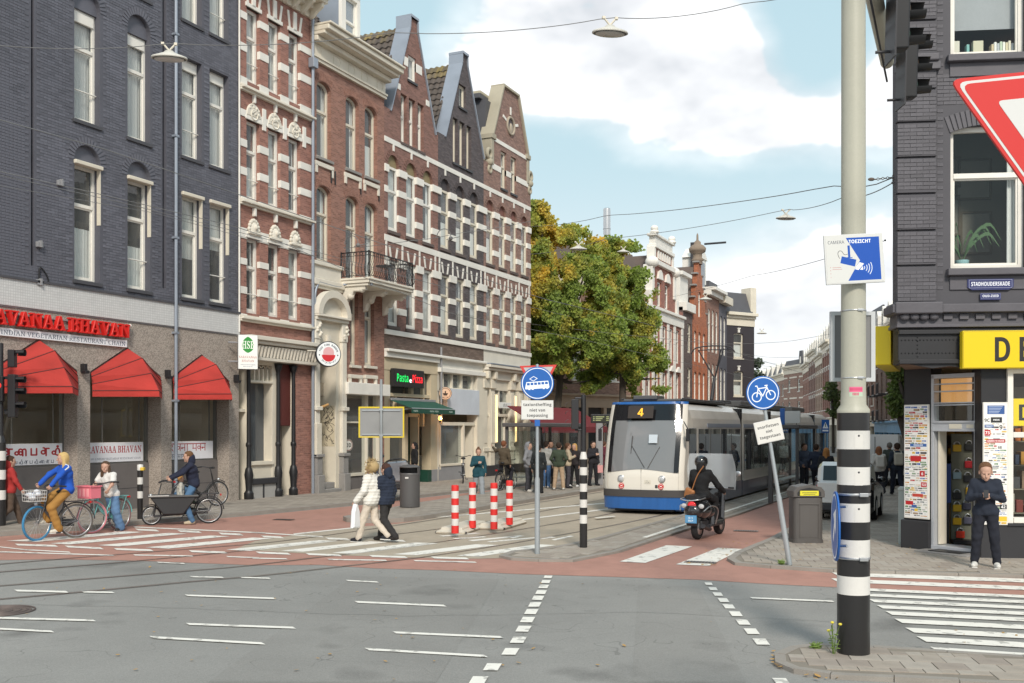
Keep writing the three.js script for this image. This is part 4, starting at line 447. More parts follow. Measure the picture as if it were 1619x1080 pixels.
{
const H = new House('red_gabled_house','brown red brick house with a steep zinc capped gable beside the balcony house','house',34.57,39.0),g = H.g,X = (s) => s - 34.57,c = X(36.87),W = 4.43;
gw(H,[[35.84,36.34],[36.5,37.04],[37.22,37.74]],14.2,16.22,{ inset: .16,fw: .07,sash: .04,tr: .55,cur: 'w',sill: P([.12,.09,.08],.7) }); H.win(36.42,37.08,16.95,18.0,{ inset: .06,fw: .09,tr: 0,cur: 's',sill: MT.dark });
bandedHouse(H,BM.b4,[[34.85,35.66],[36.27,37.1],[37.65,38.48]],{ outline: [[0,6.2],[W,6.2],[W,15.3],[c + 1.82,15.3],[c + .3,19.2],[c + .26,19.6],[c - .26,19.6],[c - .3,19.2],[c - 1.82,15.3],[0,15.3]],infill: P([.28,.22,.12],.85),cur: ['w','w','s'],th: .38 });
gb().box(c - .78,c - .45,17.45,17.82,-.1,.02,.01).box(c + .21,c + .7,17.45,17.82,-.1,.02,.01).box(c - 1.32,c - 1.05,16.3,16.55,-.1,.02,.01).box(c + 1.05,c + 1.35,16.3,16.55,-.1,.02,.01).build('stone_block',MT.white,g);
const cap = (n,pts) => { const q = gb(); for (let i = 0; i + 1 < pts.length; i++) { const a = pts[i],b = pts[i + 1],L = Math.hypot(b[0] - a[0],b[1] - a[1]),an = Math.atan2(b[1] - a[1],b[0] - a[0]); q.add(new THREE.BoxGeometry(L + .03,.06,.72),M4().makeRotationZ(an).setPosition((a[0] + b[0]) / 2,(a[1] + b[1]) / 2,-.29)); } return q; };
cap('',[[c - 1.86,15.25],[c - .33,19.15],[c - .3,19.65],[c + .3,19.65],[c + .33,19.15],[c + 1.86,15.25]]).box(c - .33,c + .33,19.62,19.72,-.66,.09).build('zinc_capping',MT.zinc,g);
gb().ext([[c - 1.8,15.3],[c + 1.8,15.3],[c + .28,19.2],[c + .26,19.6],[c - .26,19.6],[c - .28,19.2]],-.62,-.39).build('gable_backing',MT.zinc,g);
gableRoof(H,c,19.3,2.2,15.2,8,1);
// pizza shop front
const R = (...a) => H.rect(...a),st = gb(),cr = gb();
st.box(0,W,5.5,5.62,-.2,.22,.03).box(0,W,5.28,5.5,-.2,.1,.02); st.build('stone_cornice',MT.white,g); gb().box(0,W,5.62,6.2,-.3,0).build('brick_frieze',brick([.2,.14,.115],bmB),g);
cr.box(0,W,4.78,5.28,-.3,-.02).box(0,.5,0,5,-.5,-.04,.01).box(3.86,W,0,5,-.5,-.04,.01).box(.5,3.9,3.72,3.86,-.4,-.08,.01).box(.5,.6,2.5,4.8,-.4,-.1).box(2.28,2.48,3.8,4.8,-.4,-.1).box(3.3,3.4,2.5,4.8,-.4,-.1).box(1.8,2.02,0,3.0,-.5,-.1).box(2.86,2.95,0,3,-.5,-.1).box(1.05,1.15,2.9,3.8,-.4,-.12).box(.5,1.9,.55,.68,-.4,-.04,.01).box(2.1,3.0,2.9,3.05,-.5,-.1); cr.build('shop_frame',mat([.62,.52,.36],.65,{ map: soft }),g);
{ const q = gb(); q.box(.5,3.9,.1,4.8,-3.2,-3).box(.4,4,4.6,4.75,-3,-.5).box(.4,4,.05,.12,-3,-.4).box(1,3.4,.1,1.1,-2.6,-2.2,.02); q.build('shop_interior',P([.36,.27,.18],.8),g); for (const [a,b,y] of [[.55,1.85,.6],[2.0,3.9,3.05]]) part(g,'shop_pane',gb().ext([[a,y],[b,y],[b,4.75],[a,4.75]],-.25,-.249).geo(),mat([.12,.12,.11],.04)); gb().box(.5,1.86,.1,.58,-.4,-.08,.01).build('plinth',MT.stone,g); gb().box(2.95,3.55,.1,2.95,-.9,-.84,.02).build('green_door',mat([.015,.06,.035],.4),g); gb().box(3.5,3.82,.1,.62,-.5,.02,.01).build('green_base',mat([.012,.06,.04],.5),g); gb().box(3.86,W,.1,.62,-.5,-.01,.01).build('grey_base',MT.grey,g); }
const s = thing('lit_sign','lit black sign reading Pasta e Pizza in green and red','sign',[WX,0,-34.57],Math.PI / 2),r = R(624,582,671,611,.2); gb().box(r[0],r[1],r[2],r[3],.02,.2,.01).build('box',MT.black,s);
{ const w = r[1] - r[0],h = r[3] - r[2],p = new THREE.PlaneGeometry(w - .02,h - .02); p.translate((r[0] + r[1]) / 2,(r[2] + r[3]) / 2,.204); const dr = (x,W_,H_,bg) => { x.fillStyle = bg; x.fillRect(0,0,W_,H_); x.textBaseline = 'middle'; x.font = 'bold 150px sans-serif'; x.fillStyle = '#16c95a'; x.fillText('Pasta',34,H_ / 2,205); x.fillStyle = '#fff'; x.font = 'bold 84px sans-serif'; x.fillText('e',248,H_ / 2 + 26); x.font = 'bold 150px sans-serif'; x.fillStyle = '#f2222c'; x.fillText('Pizza',300,H_ / 2,190); }; part(s,'letters',p,mat('#fff',.5,{ map: canvas(512,240,(x,a,b) => dr(x,a,b,'#2a2524')),emissive: new THREE.Color('#fff'),emissiveMap: canvas(512,240,(x,a,b) => dr(x,a,b,'#000')),emissiveIntensity: .6 })); }
// green awning
const a = thing('green_awning','dark green sloping shop awning under the pizza sign','awning',[WX,0,-34.57],Math.PI / 2),A = R(616,632,686,640,0),dz = 1.05,yb = 3.22,yt = A[3],gc = mat([.012,.085,.055],.8,{ map: soft });
gb().beam([(A[0] + A[1]) / 2,yt,.02],[(A[0] + A[1]) / 2,yb,dz],A[1] - A[0],.02).build('cloth',gc,a); gb().box(A[0],A[1],yb - .2,yb,dz - .01,dz + .01).build('valance',gc,a); gb().box(A[0],A[1],yt - .03,yt + .08,0,.12,.02).build('roller',MT.grey,a); gb().bar([A[0],yb,dz],[A[1],yb,dz],.025).bar([A[0] + .1,yb - .1,.05],[A[0] + .1,yb,dz],.012).bar([A[1] - .1,yb - .1,.05],[A[1] - .1,yb,dz],.012).build('arm',MT.galv,a);
{ const p = new THREE.PlaneGeometry(A[1] - A[0] - .1,.13); p.translate((A[0] + A[1]) / 2,yb - .1,dz + .013); part(a,'lettering',p,mat('#fff',.8,{ map: canvas(1024,48,(x,w,h) => { x.fillStyle = '#1d4a3c'; x.fillRect(0,0,w,h); x.fillStyle = '#c3d0c8'; x.font = 'bold 34px sans-serif'; x.fillText('PASTA',20,36); x.fillText('PASTA  PIZZA',400,36); x.fillText('PIZZA',880,36); }) })); }
{ const q = AT(654,670,44.4),t = thing('neon_sign','small glowing purple neon sign in the pizza shop doorway','sign',q.toArray(),Math.PI / 2); gb().box(-.22,.22,-.42,.38,-.05,0,.01).build('panel',MT.grey,t); const p = new THREE.PlaneGeometry(.36,.5); p.translate(0,.05,.004); part(t,'glow',p,mat('#111',.5,{ emissive: new THREE.Color('#fff'),emissiveMap: canvas(64,96,(x) => { x.fillStyle = '#4a20c0'; x.fillRect(0,0,64,96); x.strokeStyle = '#ff60e0'; x.lineWidth = 9; x.beginPath(); x.arc(32,60,18,2,6); x.stroke(); x.strokeStyle = '#60b0ff'; x.beginPath(); x.moveTo(20,10); x.lineTo(34,40); x.stroke(); }),emissiveIntensity: .9 })); }
{ const q = AT(696,662,44.0),t = thing('wall_lantern','small glowing wall lantern between the pizza shop and the white shop board','lamp',q.toArray(),Math.PI / 2); gb().bar([0,.2,-.3],[0,.22,0],.015).lathe([[.1,.16],[.02,.26],[0,.28]]).lathe([[0,-.16],[.05,-.15],[.05,-.12]]).build('frame',MT.black,t); gb().ball(0,.02,0,.075,1,1.4,1).build('bulb',mat('#ffd9a0',.5,{ emissive: new THREE.Color('#ffb45a'),emissiveIntensity: 1.6 }),t); const l = new THREE.PointLight(0xffb060,1.2,8); l.position.set(0,.02,.09); t.add(l); }
}
{
const H = new House('dark_gabled_house','dark brick house with a steep zinc capped gable and white stone bands','house',39.01,43.5),g = H.g,X = (s) => s - 39.01,c = X(41.5),W = 4.49;
gw(H,[[40.38,40.86],[41.02,41.54],[41.72,42.2]],14.45,16.5,{ inset: .16,fw: .08,sash: .03,tr: 0,cur: 's',sill: MT.dark,frame: MT.cream }); H.win(40.96,41.65,17.15,18.2,{ inset: .12,fw: .07,tr: 0,cur: 's',sill: MT.dark,frame: MT.cream });
bandedHouse(H,BM.b5,[[39.22,40.06],[40.66,41.5],[42.05,42.9]],{ outline: [[0,6.2],[W,6.2],[W,15.35],[c + 1.95,15.35],[c + .26,19.25],[c + .22,19.62],[c - .22,19.62],[c - .26,19.25],[c - 1.85,15.45],[0,15.45]],infill: P([.07,.06,.065],.85),frame: MT.cream });
const q = gb(),pts = [[c - 1.9,15.4],[c - .29,19.2],[c - .26,19.67],[c + .26,19.67],[c + .29,19.2],[c + 1.98,15.35]]; for (let i = 0; i + 1 < pts.length; i++) { const a = pts[i],b = pts[i + 1]; q.add(new THREE.BoxGeometry(Math.hypot(b[0] - a[0],b[1] - a[1]) + .03,.06,.72),M4().makeRotationZ(Math.atan2(b[1] - a[1],b[0] - a[0])).setPosition((a[0] + b[0]) / 2,(a[1] + b[1]) / 2,-.29)); } q.box(c - .3,c + .3,19.65,19.76,-.66,.1).build('zinc_capping',MT.zinc,g);
gb().ext([[c - 1.84,15.4],[c + 1.9,15.4],[c + .24,19.25],[c + .2,19.62],[c - .2,19.62],[c - .24,19.25]],-.62,-.41).build('gable_backing',MT.zinc,g);
gableRoof(H,c,19.2,2.2,15.2,8,1);
gb().box(0,W,5.5,5.62,-.2,.2,.03).box(0,W,5.1,5.5,-.3,-.02,.01).box(0,W,4.9,5.1,-.3,.14,.02).build('stone_cornice',MT.white,g); gb().box(0,W,5.62,6.2,-.3,0).build('brick_frieze',brick([.22,.16,.13],bmB),g);
const f = gb(),T = H.rect(703,590,750,612),B = H.rect(704,614,755,655),Wd = H.rect(701,657,735,734); f.box(0,.2,.1,4.9,-.4,-.05).box(3.7,W,.1,4.9,-.5,.06,.01).box(T[0],T[1],T[2] - .06,T[2],-.3,-.05).box(T[0],T[1],T[3],T[3] + .08,-.3,-.05); for (const k of [0,.3,.62,1]) f.box(lerp(T[0],T[1],k) - .06,lerp(T[0],T[1],k) + .06,T[2],T[3],-.3,-.06); f.box(.2,2.55,Wd[2] - .1,Wd[2],-.3,0,.01).box(2.45,2.57,.6,2.6,-.3,-.02).box(.2,.3,.6,2.6,-.3,-.02).box(.2,3.7,2.55,2.7,-.3,-.05).box(3.5,3.7,.1,2.7,-1.2,-.1); f.build('shop_frame',MT.cream,g);
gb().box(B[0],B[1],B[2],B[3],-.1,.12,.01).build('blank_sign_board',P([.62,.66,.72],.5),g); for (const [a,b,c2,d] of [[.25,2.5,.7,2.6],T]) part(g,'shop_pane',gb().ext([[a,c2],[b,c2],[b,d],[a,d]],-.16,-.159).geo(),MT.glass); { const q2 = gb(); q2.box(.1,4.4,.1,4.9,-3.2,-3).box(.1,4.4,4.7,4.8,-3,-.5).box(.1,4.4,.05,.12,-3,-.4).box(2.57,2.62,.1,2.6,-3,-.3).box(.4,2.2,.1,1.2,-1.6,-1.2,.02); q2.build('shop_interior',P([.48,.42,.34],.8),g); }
gb().box(.1,2.57,.1,Wd[2] - .1,-.35,-.04,.01).build('plinth',MT.grey,g); gb().box(3.05,3.5,.1,2.55,-1.4,-1.3,.01).build('door',MT.cream,g); gb().tube([[.1,2.6,.1],[.1,6,.1]],.05,4).build('drain_pipe',MT.grey,g);
const t = thing('round_cafe_sign','round pale sign with a dark cup drawing beside the green awning','sign',AT(704.5,622,44.6).toArray(),.6),R = .29; gb().lathe([[0,-.05],[R,-.05],[R,.05],[0,.05]],0,0,0,28).turn(M4().makeRotationX(Math.PI / 2)).build('drum',MT.dark,t); const fc = new THREE.CircleGeometry(R - .02,28); fc.translate(0,0,.053); part(t,'face',fc,mat('#fff',.6,{ map: canvas(128,128,(x) => { x.fillStyle = '#d8b79c'; x.fillRect(0,0,128,128); x.strokeStyle = '#5a3a2c'; x.lineWidth = 5; x.beginPath(); x.arc(64,64,52,0,7); x.stroke(); x.fillStyle = '#3a2820'; x.beginPath(); x.moveTo(36,62); x.lineTo(92,62); x.lineTo(80,88); x.lineTo(46,88); x.fill(); x.fillRect(58,40,12,24); x.font = 'bold 15px sans-serif'; x.textAlign = 'center'; x.fillText('COFFEE',64,108); }) })); gb().bar([-.5,.1,0],[-R,.1,0],.02).build('bracket',MT.dark,t);
}
{
const H = new House('stone_gabled_house','red brown brick house with a stone coped gable and round medallion, beside the tree','house',43.51,49.1),g = H.g,X = (s) => s - 43.51,W = 5.59,c = X(46.55);
gw(H,[[45.42,46.06],[46.6,47.26]],14.38,16.25,{ inset: .1,fw: .1,sash: .05,tr: .6,cur: 's',frame: MT.cream,sill: MT.dark });
bandedHouse(H,BM.b6,[[43.78,44.6],[45.2,46.0],[46.54,47.34],[47.86,48.66]],{ outline: [[0,6.42],[W,6.42],[W,15.3],[c + 2.2,15.4],[c + 2.1,16.75],[c + .9,19.5],[c - .9,19.5],[c - 2.1,16.75],[c - 2.2,15.3],[0,15.3]],infill: P([.22,.1,.08],.85),frame: MT.cream });
const cp = (a,b,w = .75) => { const L = Math.hypot(b[0] - a[0],b[1] - a[1]); return [new RoundedBoxGeometry(L + .05,.14,w,1,.03),M4().makeRotationZ(Math.atan2(b[1] - a[1],b[0] - a[0])).setPosition((a[0] + b[0]) / 2,(a[1] + b[1]) / 2,-.26)]; };
const q = gb(); q.add(...cp([c - 2.12,16.8],[c - .92,19.5])).add(...cp([c - .95,19.55],[c + .95,19.55])).add(...cp([c + .92,19.5],[c + 2.12,16.8])); q.box(c - 2.35,c - 1.85,16.55,16.8,-.62,.12,.03).box(c + 1.85,c + 2.35,16.55,16.8,-.62,.12,.03).box(c - 2.3,c - 2.0,15.3,16.55,-.55,.06,.03).box(c + 2.0,c + 2.3,15.3,16.55,-.55,.06,.03); for (const s of [-1,1]) { q.ring(c + s * 2.45,15.75,0,.22,.1,'z',18).ring(c + s * 2.4,15.0,0,.16,.08,'z',14).ball(c + s * 2.42,15.35,0,.2); } q.build('stone_coping',P([.42,.38,.29],.85),g);
const s = gb(); s.box(c - 2.1,c + 2.1,16.5,16.7,-.1,.03,.01).box(c - 2.2,X(45.42),15.1,15.38,-.1,.03,.01).box(X(46.06),X(46.6),15.1,15.38,-.1,.03,.01).box(X(47.26),c + 2.2,15.1,15.38,-.1,.03,.01); for (const t of [.3,Math.PI / 2,Math.PI - .3]) s.add(new RoundedBoxGeometry(.4,.14,.05,1,.01),M4().makeRotationZ(t).setPosition(c + .75 * Math.cos(t),17.75 + .75 * Math.sin(t),.01)); s.build('stone_block',MT.white,g);
const m = gb(); m.ring(c,17.75,.02,.42,.07,'z',28).ball(c + .05,17.62,.0,.22,.8,1.3,.4); m.build('medallion',P([.42,.36,.28],.85),g); gb().ext(arcPts(c - .4,c + .4,17.75,.4,12).concat(arcPts(c + .4,c - .4,17.75,-.4,12)),-.02,.004).build('medallion_field',BM.b5,g);
gb().box(c - 2.0,c + 2.0,15.3,18.6,-9,-.42).box(c - 2.3,c + 2.3,18.6,18.85,-9,-.6,.03).build('mansard',BM.slate,g); gb().box(c - 2.2,c + 2.2,18.85,19.0,-9,-.6,.03).build('roof_edge',P([.5,.45,.33],.7),g);
gb().box(0,W,5.5,6.41,-.3,-.01).build('stone_frieze',MT.stone,g); const k = gb(); k.box(-.05,W + .02,5.36,5.5,-.2,.4,.02).box(-.05,W + .02,5.22,5.36,-.2,.28,.04).box(0,W,4.8,5.22,-.3,.04,.02); k.build('shop_cornice',MT.stone,g); gb().box(-.05,W + .05,5.5,5.56,-.1,.42,.01).build('lead_flashing',MT.zinc,g);
const f = gb(); for (const x of [.14,.95,3.2,4.3,W - .3]) { f.box(x - .24,x + .24,.6,4.8,-.4,.02,.01).box(x - .3,x + .3,4.35,4.8,-.3,.12,.04).box(x - .17,x + .17,1.7,4.2,0,.05,.02).box(x - .3,x + .3,1.3,1.5,-.3,.08,.02); f.box(x - .14,x + .14,4.8,5.2,-.1,.26,.06); } f.box(0,W,3.0,3.14,-.3,-.08,.01).box(1.9,1.98,3.1,4.5,-.3,-.1).box(2.6,2.68,.1,3.05,-.3,-.1).box(1.2,3.0,4.3,4.8,-.3,-.08); f.build('shop_frame',MT.cream,g);
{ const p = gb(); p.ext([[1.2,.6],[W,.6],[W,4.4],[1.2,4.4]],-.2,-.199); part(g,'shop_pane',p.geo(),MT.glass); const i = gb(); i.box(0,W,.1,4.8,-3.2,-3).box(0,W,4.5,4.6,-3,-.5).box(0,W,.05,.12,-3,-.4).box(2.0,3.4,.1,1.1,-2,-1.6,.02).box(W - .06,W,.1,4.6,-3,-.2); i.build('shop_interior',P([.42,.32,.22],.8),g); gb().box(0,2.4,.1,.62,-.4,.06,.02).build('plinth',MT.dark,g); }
const lamp = (x) => { const t = thing('light_strip',x < 2 ? 'tall warm light strip at the near side of the coffee shop window' : 'tall warm light strip at the far side of the coffee shop window','lamp',[WX + .09,0,-43.51 - x],Math.PI / 2); gb().box(-.1,.1,1.7,4.1,-.06,0,.01).build('tray',MT.cream,t); gb().box(-.085,.085,1.75,4.05,0,.02).build('diffuser',mat('#ffe2ae',.5,{ emissive: new THREE.Color('#ffd088'),emissiveIntensity: .9 }),t); }; lamp(1.24); lamp(3.5);
const sg = (lb,x0,x1,txt,z,y0 = 3.42,y1 = 3.72) => { const t = thing('shop_sign',lb,'sign',[WX + z,0,-43.51],Math.PI / 2); gb().box(x0,x1,y0,y1,-.05,0,.01).build('board',MT.white,t); const p = new THREE.PlaneGeometry(x1 - x0 - .04,y1 - y0 - .04); p.translate((x0 + x1) / 2,(y0 + y1) / 2,.003); part(t,'lettering',p,mat('#fff',.6,{ map: canvas(256,72,(x) => { x.fillStyle = '#e8e8e4'; x.fillRect(0,0,256,72); x.fillStyle = '#333'; x.font = '54px sans-serif'; x.textAlign = 'center'; x.fillText(txt,128,54); }) })); };
sg('white sign band with dark lettering across the nearer coffee shop window',1.6,3.0,'dlsk',.06); sg('white sign band reading kaldi at the far coffee shop window',3.9,5.4,'kaldi',.2);
gb().box(5.56,W,.1,15.3,-9,-.2).build('side_wall',BM.b6,g);
}
// ---------- the dark corner shop on the right ----------
{
const TH = 18.8 * Math.PI / 180,B = thing('corner_shop_building','dark painted brick corner building with the yellow shop sign and open door','building',[-1.35,0,-19.75],TH),m = mat([.105,.10,.114],.6,{ map: soft,bumpMap: softB,bumpScale: .005 }),mw = mat([.08,.077,.088],.7,{ map: soft }),iron = mat([.015,.015,.018],.5,{ map: soft });
const W = 9,D = 11,top = 12.4;
const wins = [[.92,2.22,5.3,7.9,.03],[.92,2.22,9.17,11.6,0],[3.6,4.9,5.3,7.9,.14],[6.2,7.5,5.3,7.9,.14]];
gb().ext([[.02,4.5],[W,4.5],[W,top],[.02,top]],-.45,0,wins.map(([a,b,c,d,r]) => rev(hole(a,b,c,d,r)))).build('wall',mw,B);
const K = .3404,sk = (pts,y0,y1) => gb().slab(pts,y0,y1); sk([[.03,-.3],[.43,-.3],[.43 + K * D,-D],[.03 + K * D - .1,-D]],4.5,top).build('street_side_wall',mw,B); sk([[.2,-.3],[W,-.3],[W,-D],[.2 + K * D,-D]],4.4,4.6).build('floor_slab',P([.14,.09,.06],.8),B); gb().box(W - .3,W,0,top,-D,-.45).box(K * D,W,0,top,-D - .3,-D).slab([[.3,-.45],[W,-.45],[W,-D],[K * D + .2,-D]],top - .2,top).slab([[.3,-.45],[W - .3,-.45],[W - .3,-D],[K * D + .3,-D]],8.2,8.5).box(1.75,W - .3,4.6,12,-4.2,-4).build('inner_wall',P([.16,.14,.12],.9),B);
// corner pier with grooved courses, then single bricks
const gr = [5.37,6.01,6.68,7.34,7.98,8.58,9.83,10.5,11.15];
{ const ys = [4.7,...gr,top]; for (let i = 0; i + 1 < ys.length; i++) gb().box(-.03,.66,ys[i] + .018,ys[i + 1] - .018,-.1,.055,.006).build('pier_block',mw,B); }
gb().box(-.04,.72,8.92,9.06,-.1,.12,.015).box(-.05,.69,9.06,9.2,-.1,.17,.03).build('string_course',m,B); gb().box(-.05,.68,4.66,4.7,-.4,.07).build('pier_foot',m,B);
const inR = (x,y,hw,hh) => wins.some(([a,b,c,d]) => x + hw > a - .02 && x - hw < b + .02 && y + hh > c - .3 && y - hh < d + .34) || y - hh < 4.92 && x > .7 && x < 2.3 || x < .7 && (gr.some((q) => Math.abs(y - q) < hh + .02) || y > 8.88 && y < 9.24) ;
const shiftP = new THREE.Group(); bricks(B,[[.68,3.4,4.72,12.3]],m,[.225,.07],(x,y,a,b) => !inR(x,y,a,b),.12);
{ const c = new THREE.Color(),list = []; for (let r = 0,y = 4.72; y < 12.2; y += .07,r++) for (let x = -.03 - (r % 2) * .11; x < .66; x += .225) { const a = Math.max(x,-.03),b = Math.min(x + .225,.66); if (b - a < .05 || inR((a + b) / 2,y + .035,.1,.035)) continue; list.push([(a + b) / 2,y + .035,b - a]); } const g = gb().box(-.5,.5,-.03,.03,-.012,.008,.0025).geo(),im = new THREE.InstancedMesh(g,m,list.length); list.forEach((l,k) => { im.setMatrixAt(k,M4().makeScale(l[2] - .01,1,1).setPosition(l[0],l[1],.055 + rr(-.003,.003))); const t = rr(.88,1.12); im.setColorAt(k,c.setRGB(t,t,t)); }); im.name = 'pier_bricks'; im.userData.kind = 'stuff'; B.add(im); }
{ const q = gb(); for (const [a,b,,d,r] of wins.slice(0,2)) for (let i = 0; i < 17; i++) { const t = (i - 8) / 8,x = (a + b) / 2 + t * .68; q.add(new RoundedBoxGeometry(.068,.3,.03,1,.004),M4().makeRotationZ(-t * .34).setPosition(x,d + .16 - t * t * .13,.004)); } q.build('brick_lintel',m,B); }
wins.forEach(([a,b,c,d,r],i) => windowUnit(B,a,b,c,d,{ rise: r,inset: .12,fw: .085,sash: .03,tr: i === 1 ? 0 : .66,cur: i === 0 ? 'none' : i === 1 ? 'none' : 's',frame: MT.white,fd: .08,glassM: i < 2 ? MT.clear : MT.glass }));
for (const y of [9.17,5.3]) gb().box(.84,2.32,y - .13,y,-.2,.14,.02).box(.9,2.3,y - .38,y - .13,-.1,.03,.01).build('sill',m,B);
const blind = new THREE.PlaneGeometry(1.2,1.9); blind.translate(1.57,10.7,-.32); part(B,'roller_blind',blind,P([.42,.43,.45],.9));
// ledge, dentils, iron lintel
{ const q = gb(); q.box(-.14,W,4.5,4.66,-.5,.16,.02).box(-.1,.74,4.48,4.7,-.5,.2,.03).box(-.02,W,4.3,4.5,-.5,.02).box(-.05,W,4.24,4.3,-.5,.1,.01); q.build('ledge',m,B); const d = gb(); for (let i = 0; i < 30; i++) d.box(.78 + i * .28,.94 + i * .28,4.38,4.48,0,.07,.01); for (let i = 0; i < 4; i++) d.ball(.1 + i * .17,4.44,.08,.09,1,.8,.6,10); d.build('dentil',m,B); }
{ const q = gb(); q.box(0,W,3.62,4.24,-.35,.0,.01).box(0,W,4.12,4.2,-.3,.06,.01).box(0,W,3.58,3.66,-.36,.07,.01); q.slab([[0,-.1],[.2,-.1],[.75,-1.9],[.62,-1.9]],3.62,4.24); for (let i = 0; i < 16; i++) q.ball(.06 + i * .065,4.02,.004,.014,1,1,1,6).ball(.06 + i * .065,3.78,.004,.014,1,1,1,6); for (let i = 0; i < 6; i++) q.ball(.34,3.72 + i * .07,.004,.014,1,1,1,6); q.ext([[.0,3.62],[1.6,3.62],[1.45,3.46],[1.2,3.5],[.9,3.54],[.6,3.5],[.3,3.56]],-.03,.02); q.build('iron_lintel',iron,B); gb().ext([[0.02,0],[1.7,0],[1.7,.02],[.72,1.6],[.58,1.6]],-.04,0).turn(M4().makeRotationX(-Math.PI / 2).setPosition(0,3.6,-.02)).build('soffit',mat([.2,.12,.08],.8,{ map: soft }),B); }
// chamfered door wall
const P1 = V(.5,0,-1.47),P2 = V(1.476,0,-.3),ux = P2.clone().sub(P1).normalize(),MC = M4().makeBasis(ux,V(0,1,0),ux.clone().cross(V(0,1,0))).setPosition(P1),ch = (name,g,mm) => g.turn(MC).build(name,mm,B);
ch('corner_pier',gb().box(-.03,.56,.62,3.6,-.4,-.04,.01),iron); ch('pier_base',gb().box(-.06,.57,0,.62,-.45,.03,.02),mat([.03,.03,.034],.55,{ map: soft })); ch('door_pier',gb().box(1.5,1.62,0,3.6,-.5,-.03,.01),iron);
gb().box(1.46,1.9,.62,3.62,-.5,-.02,.01).build('pier',iron,B); gb().box(1.44,W,0,.66,-.5,.02,.02).box(1.9,W,.64,.7,-.4,.05,.01).build('plinth',mat([.03,.03,.034],.55,{ map: soft }),B); gb().slab([[.52,-1.5],[.9,-1.7],[.5 + K * D + .3,-D],[K * D,-D]],0,3.6).build('side_pier',iron,B);
{ const f = gb(); f.box(.57,.63,.1,3.42,-.2,-.03,.006).box(1.45,1.51,.1,3.42,-.2,-.03,.006).box(.57,1.51,3.36,3.44,-.2,-.03,.006); for (const y of [2.36,2.52]) f.box(.6,1.48,y - .01,y + .03,-.2,-.02,.005); f.box(.6,1.48,2.38,2.52,-.14,-.04); for (const y of [2.84,2.88,3.1,3.24]) f.box(.6,1.48,y,y + .022,-.16,-.04); f.box(.57,1.51,.08,.17,-.5,-.02,.01); ch('door_frame',f,mat([.5,.52,.55],.45,{ metalness: .2,map: soft })); }
{ const p = gb().box(.62,1.46,2.52,3.36,-.13,-.129); ch('transom_pane',p,MT.clear); ch('transom_glow_panel',gb().box(.62,1.46,2.9,3.36,-.3,-.28),mat([.6,.36,.15],.7,{ map: soft,emissive: new THREE.Color('#ffb46a'),emissiveIntensity: .22 })); ch('door_leaf',gb().box(.64,.69,.18,2.36,-.36,-.14,.01),MT.cream); ch('threshold',gb().box(.5,1.6,.0,.1,-.4,.42,.02),BM.stoneGrey); ch('door_mat',gb().box(.75,1.4,.1,.115,-.05,.34,.004),MT.black); ch('letter_plate',gb().box(.95,1.2,2.4,2.49,-.05,-.03).box(1.3,1.44,2.41,2.48,-.05,-.034),P([.7,.66,.55])); }  // panel behind the transom glows faintly, an added glow for the lit interior
// shop interior
{ const q = gb(); q.slab([[1.5,-.3],[W - .3,-.3],[W - .3,-7],[2.6,-7],[.8,-1.7]],0,.1).box(2.2,W - .3,0,4.4,-7.2,-7).slab([[.92,-1.75],[.98,-1.75],[2.6,-7],[2.5,-7]],0,4.3).slab([[1.5,-.4],[W - .3,-.4],[W - .3,-7],[2.6,-7],[.85,-1.7]],3.62,3.7).build('shop_interior',P([.42,.33,.22],.8),B); }
// shop window
{ const f = gb(); f.box(1.9,2.0,.66,3.5,-.14,.04,.01).box(2.0,W,.7,.8,-.14,.06,.01).box(2.0,W,2.24,2.34,-.12,.03,.01).box(2.0,W,3.4,3.5,-.12,.03).box(4.6,4.7,.7,3.5,-.12,.03); f.build('shop_window',MT.white,B); const p = new THREE.PlaneGeometry(W - 2,2.75); p.translate(2 + (W - 2) / 2,2.1,-.06); part(B,'shop_pane',p,MT.clear); }
const wp = (x,y,z) => B.localToWorld(V(x,y,z)).toArray(); B.updateMatrixWorld(true);
const wc = (u,y,z) => B.localToWorld(V(u,y,z).applyMatrix4(MC)).toArray(),CT = TH - Math.atan2(ux.z,ux.x);
// yellow signs
{ const s = thing('yellow_sign','large yellow sign with black capitals over the corner shop','sign',wp(0,0,0),TH); gb().box(1.06,7,3.48,4.16,.06,.22,.01).build('box',mat([.82,.62,.005],.4),s); const p = new THREE.PlaneGeometry(5.9,.66); p.translate(4.02,3.82,.2235); part(s,'letters',p,mat('#fff',.4,{ map: canvas(2048,229,(x,w,h) => { x.fillStyle = '#e8c600'; x.fillRect(0,0,w,h); x.fillStyle = '#26231f'; x.font = 'bold 212px sans-serif'; x.textBaseline = 'alphabetic'; x.setTransform(.78,0,0,1,0,0); x.fillText('D',222,190); x.fillText('E',410,190); x.fillText('S',590,190); x.setTransform(1,0,0,1,0,0); x.strokeStyle = '#b99f10'; x.lineWidth = 4; x.strokeRect(2,2,w - 4,h - 4); }) }));
const t = thing('yellow_sign','yellow sign box on the street side of the dark corner, seen end on','sign',wp(-.1,0,-.75),0); gb().box(-.16,.16,3.62,4.36,-2.6,-.05,.012).build('box',mat([.82,.62,.005],.4),t); gb().bar([.1,4.1,-.5],[.5,4.1,-.5],.02).bar([.1,4.1,-2],[.5,4.1,-2],.02).build('bracket',MT.black,t); }
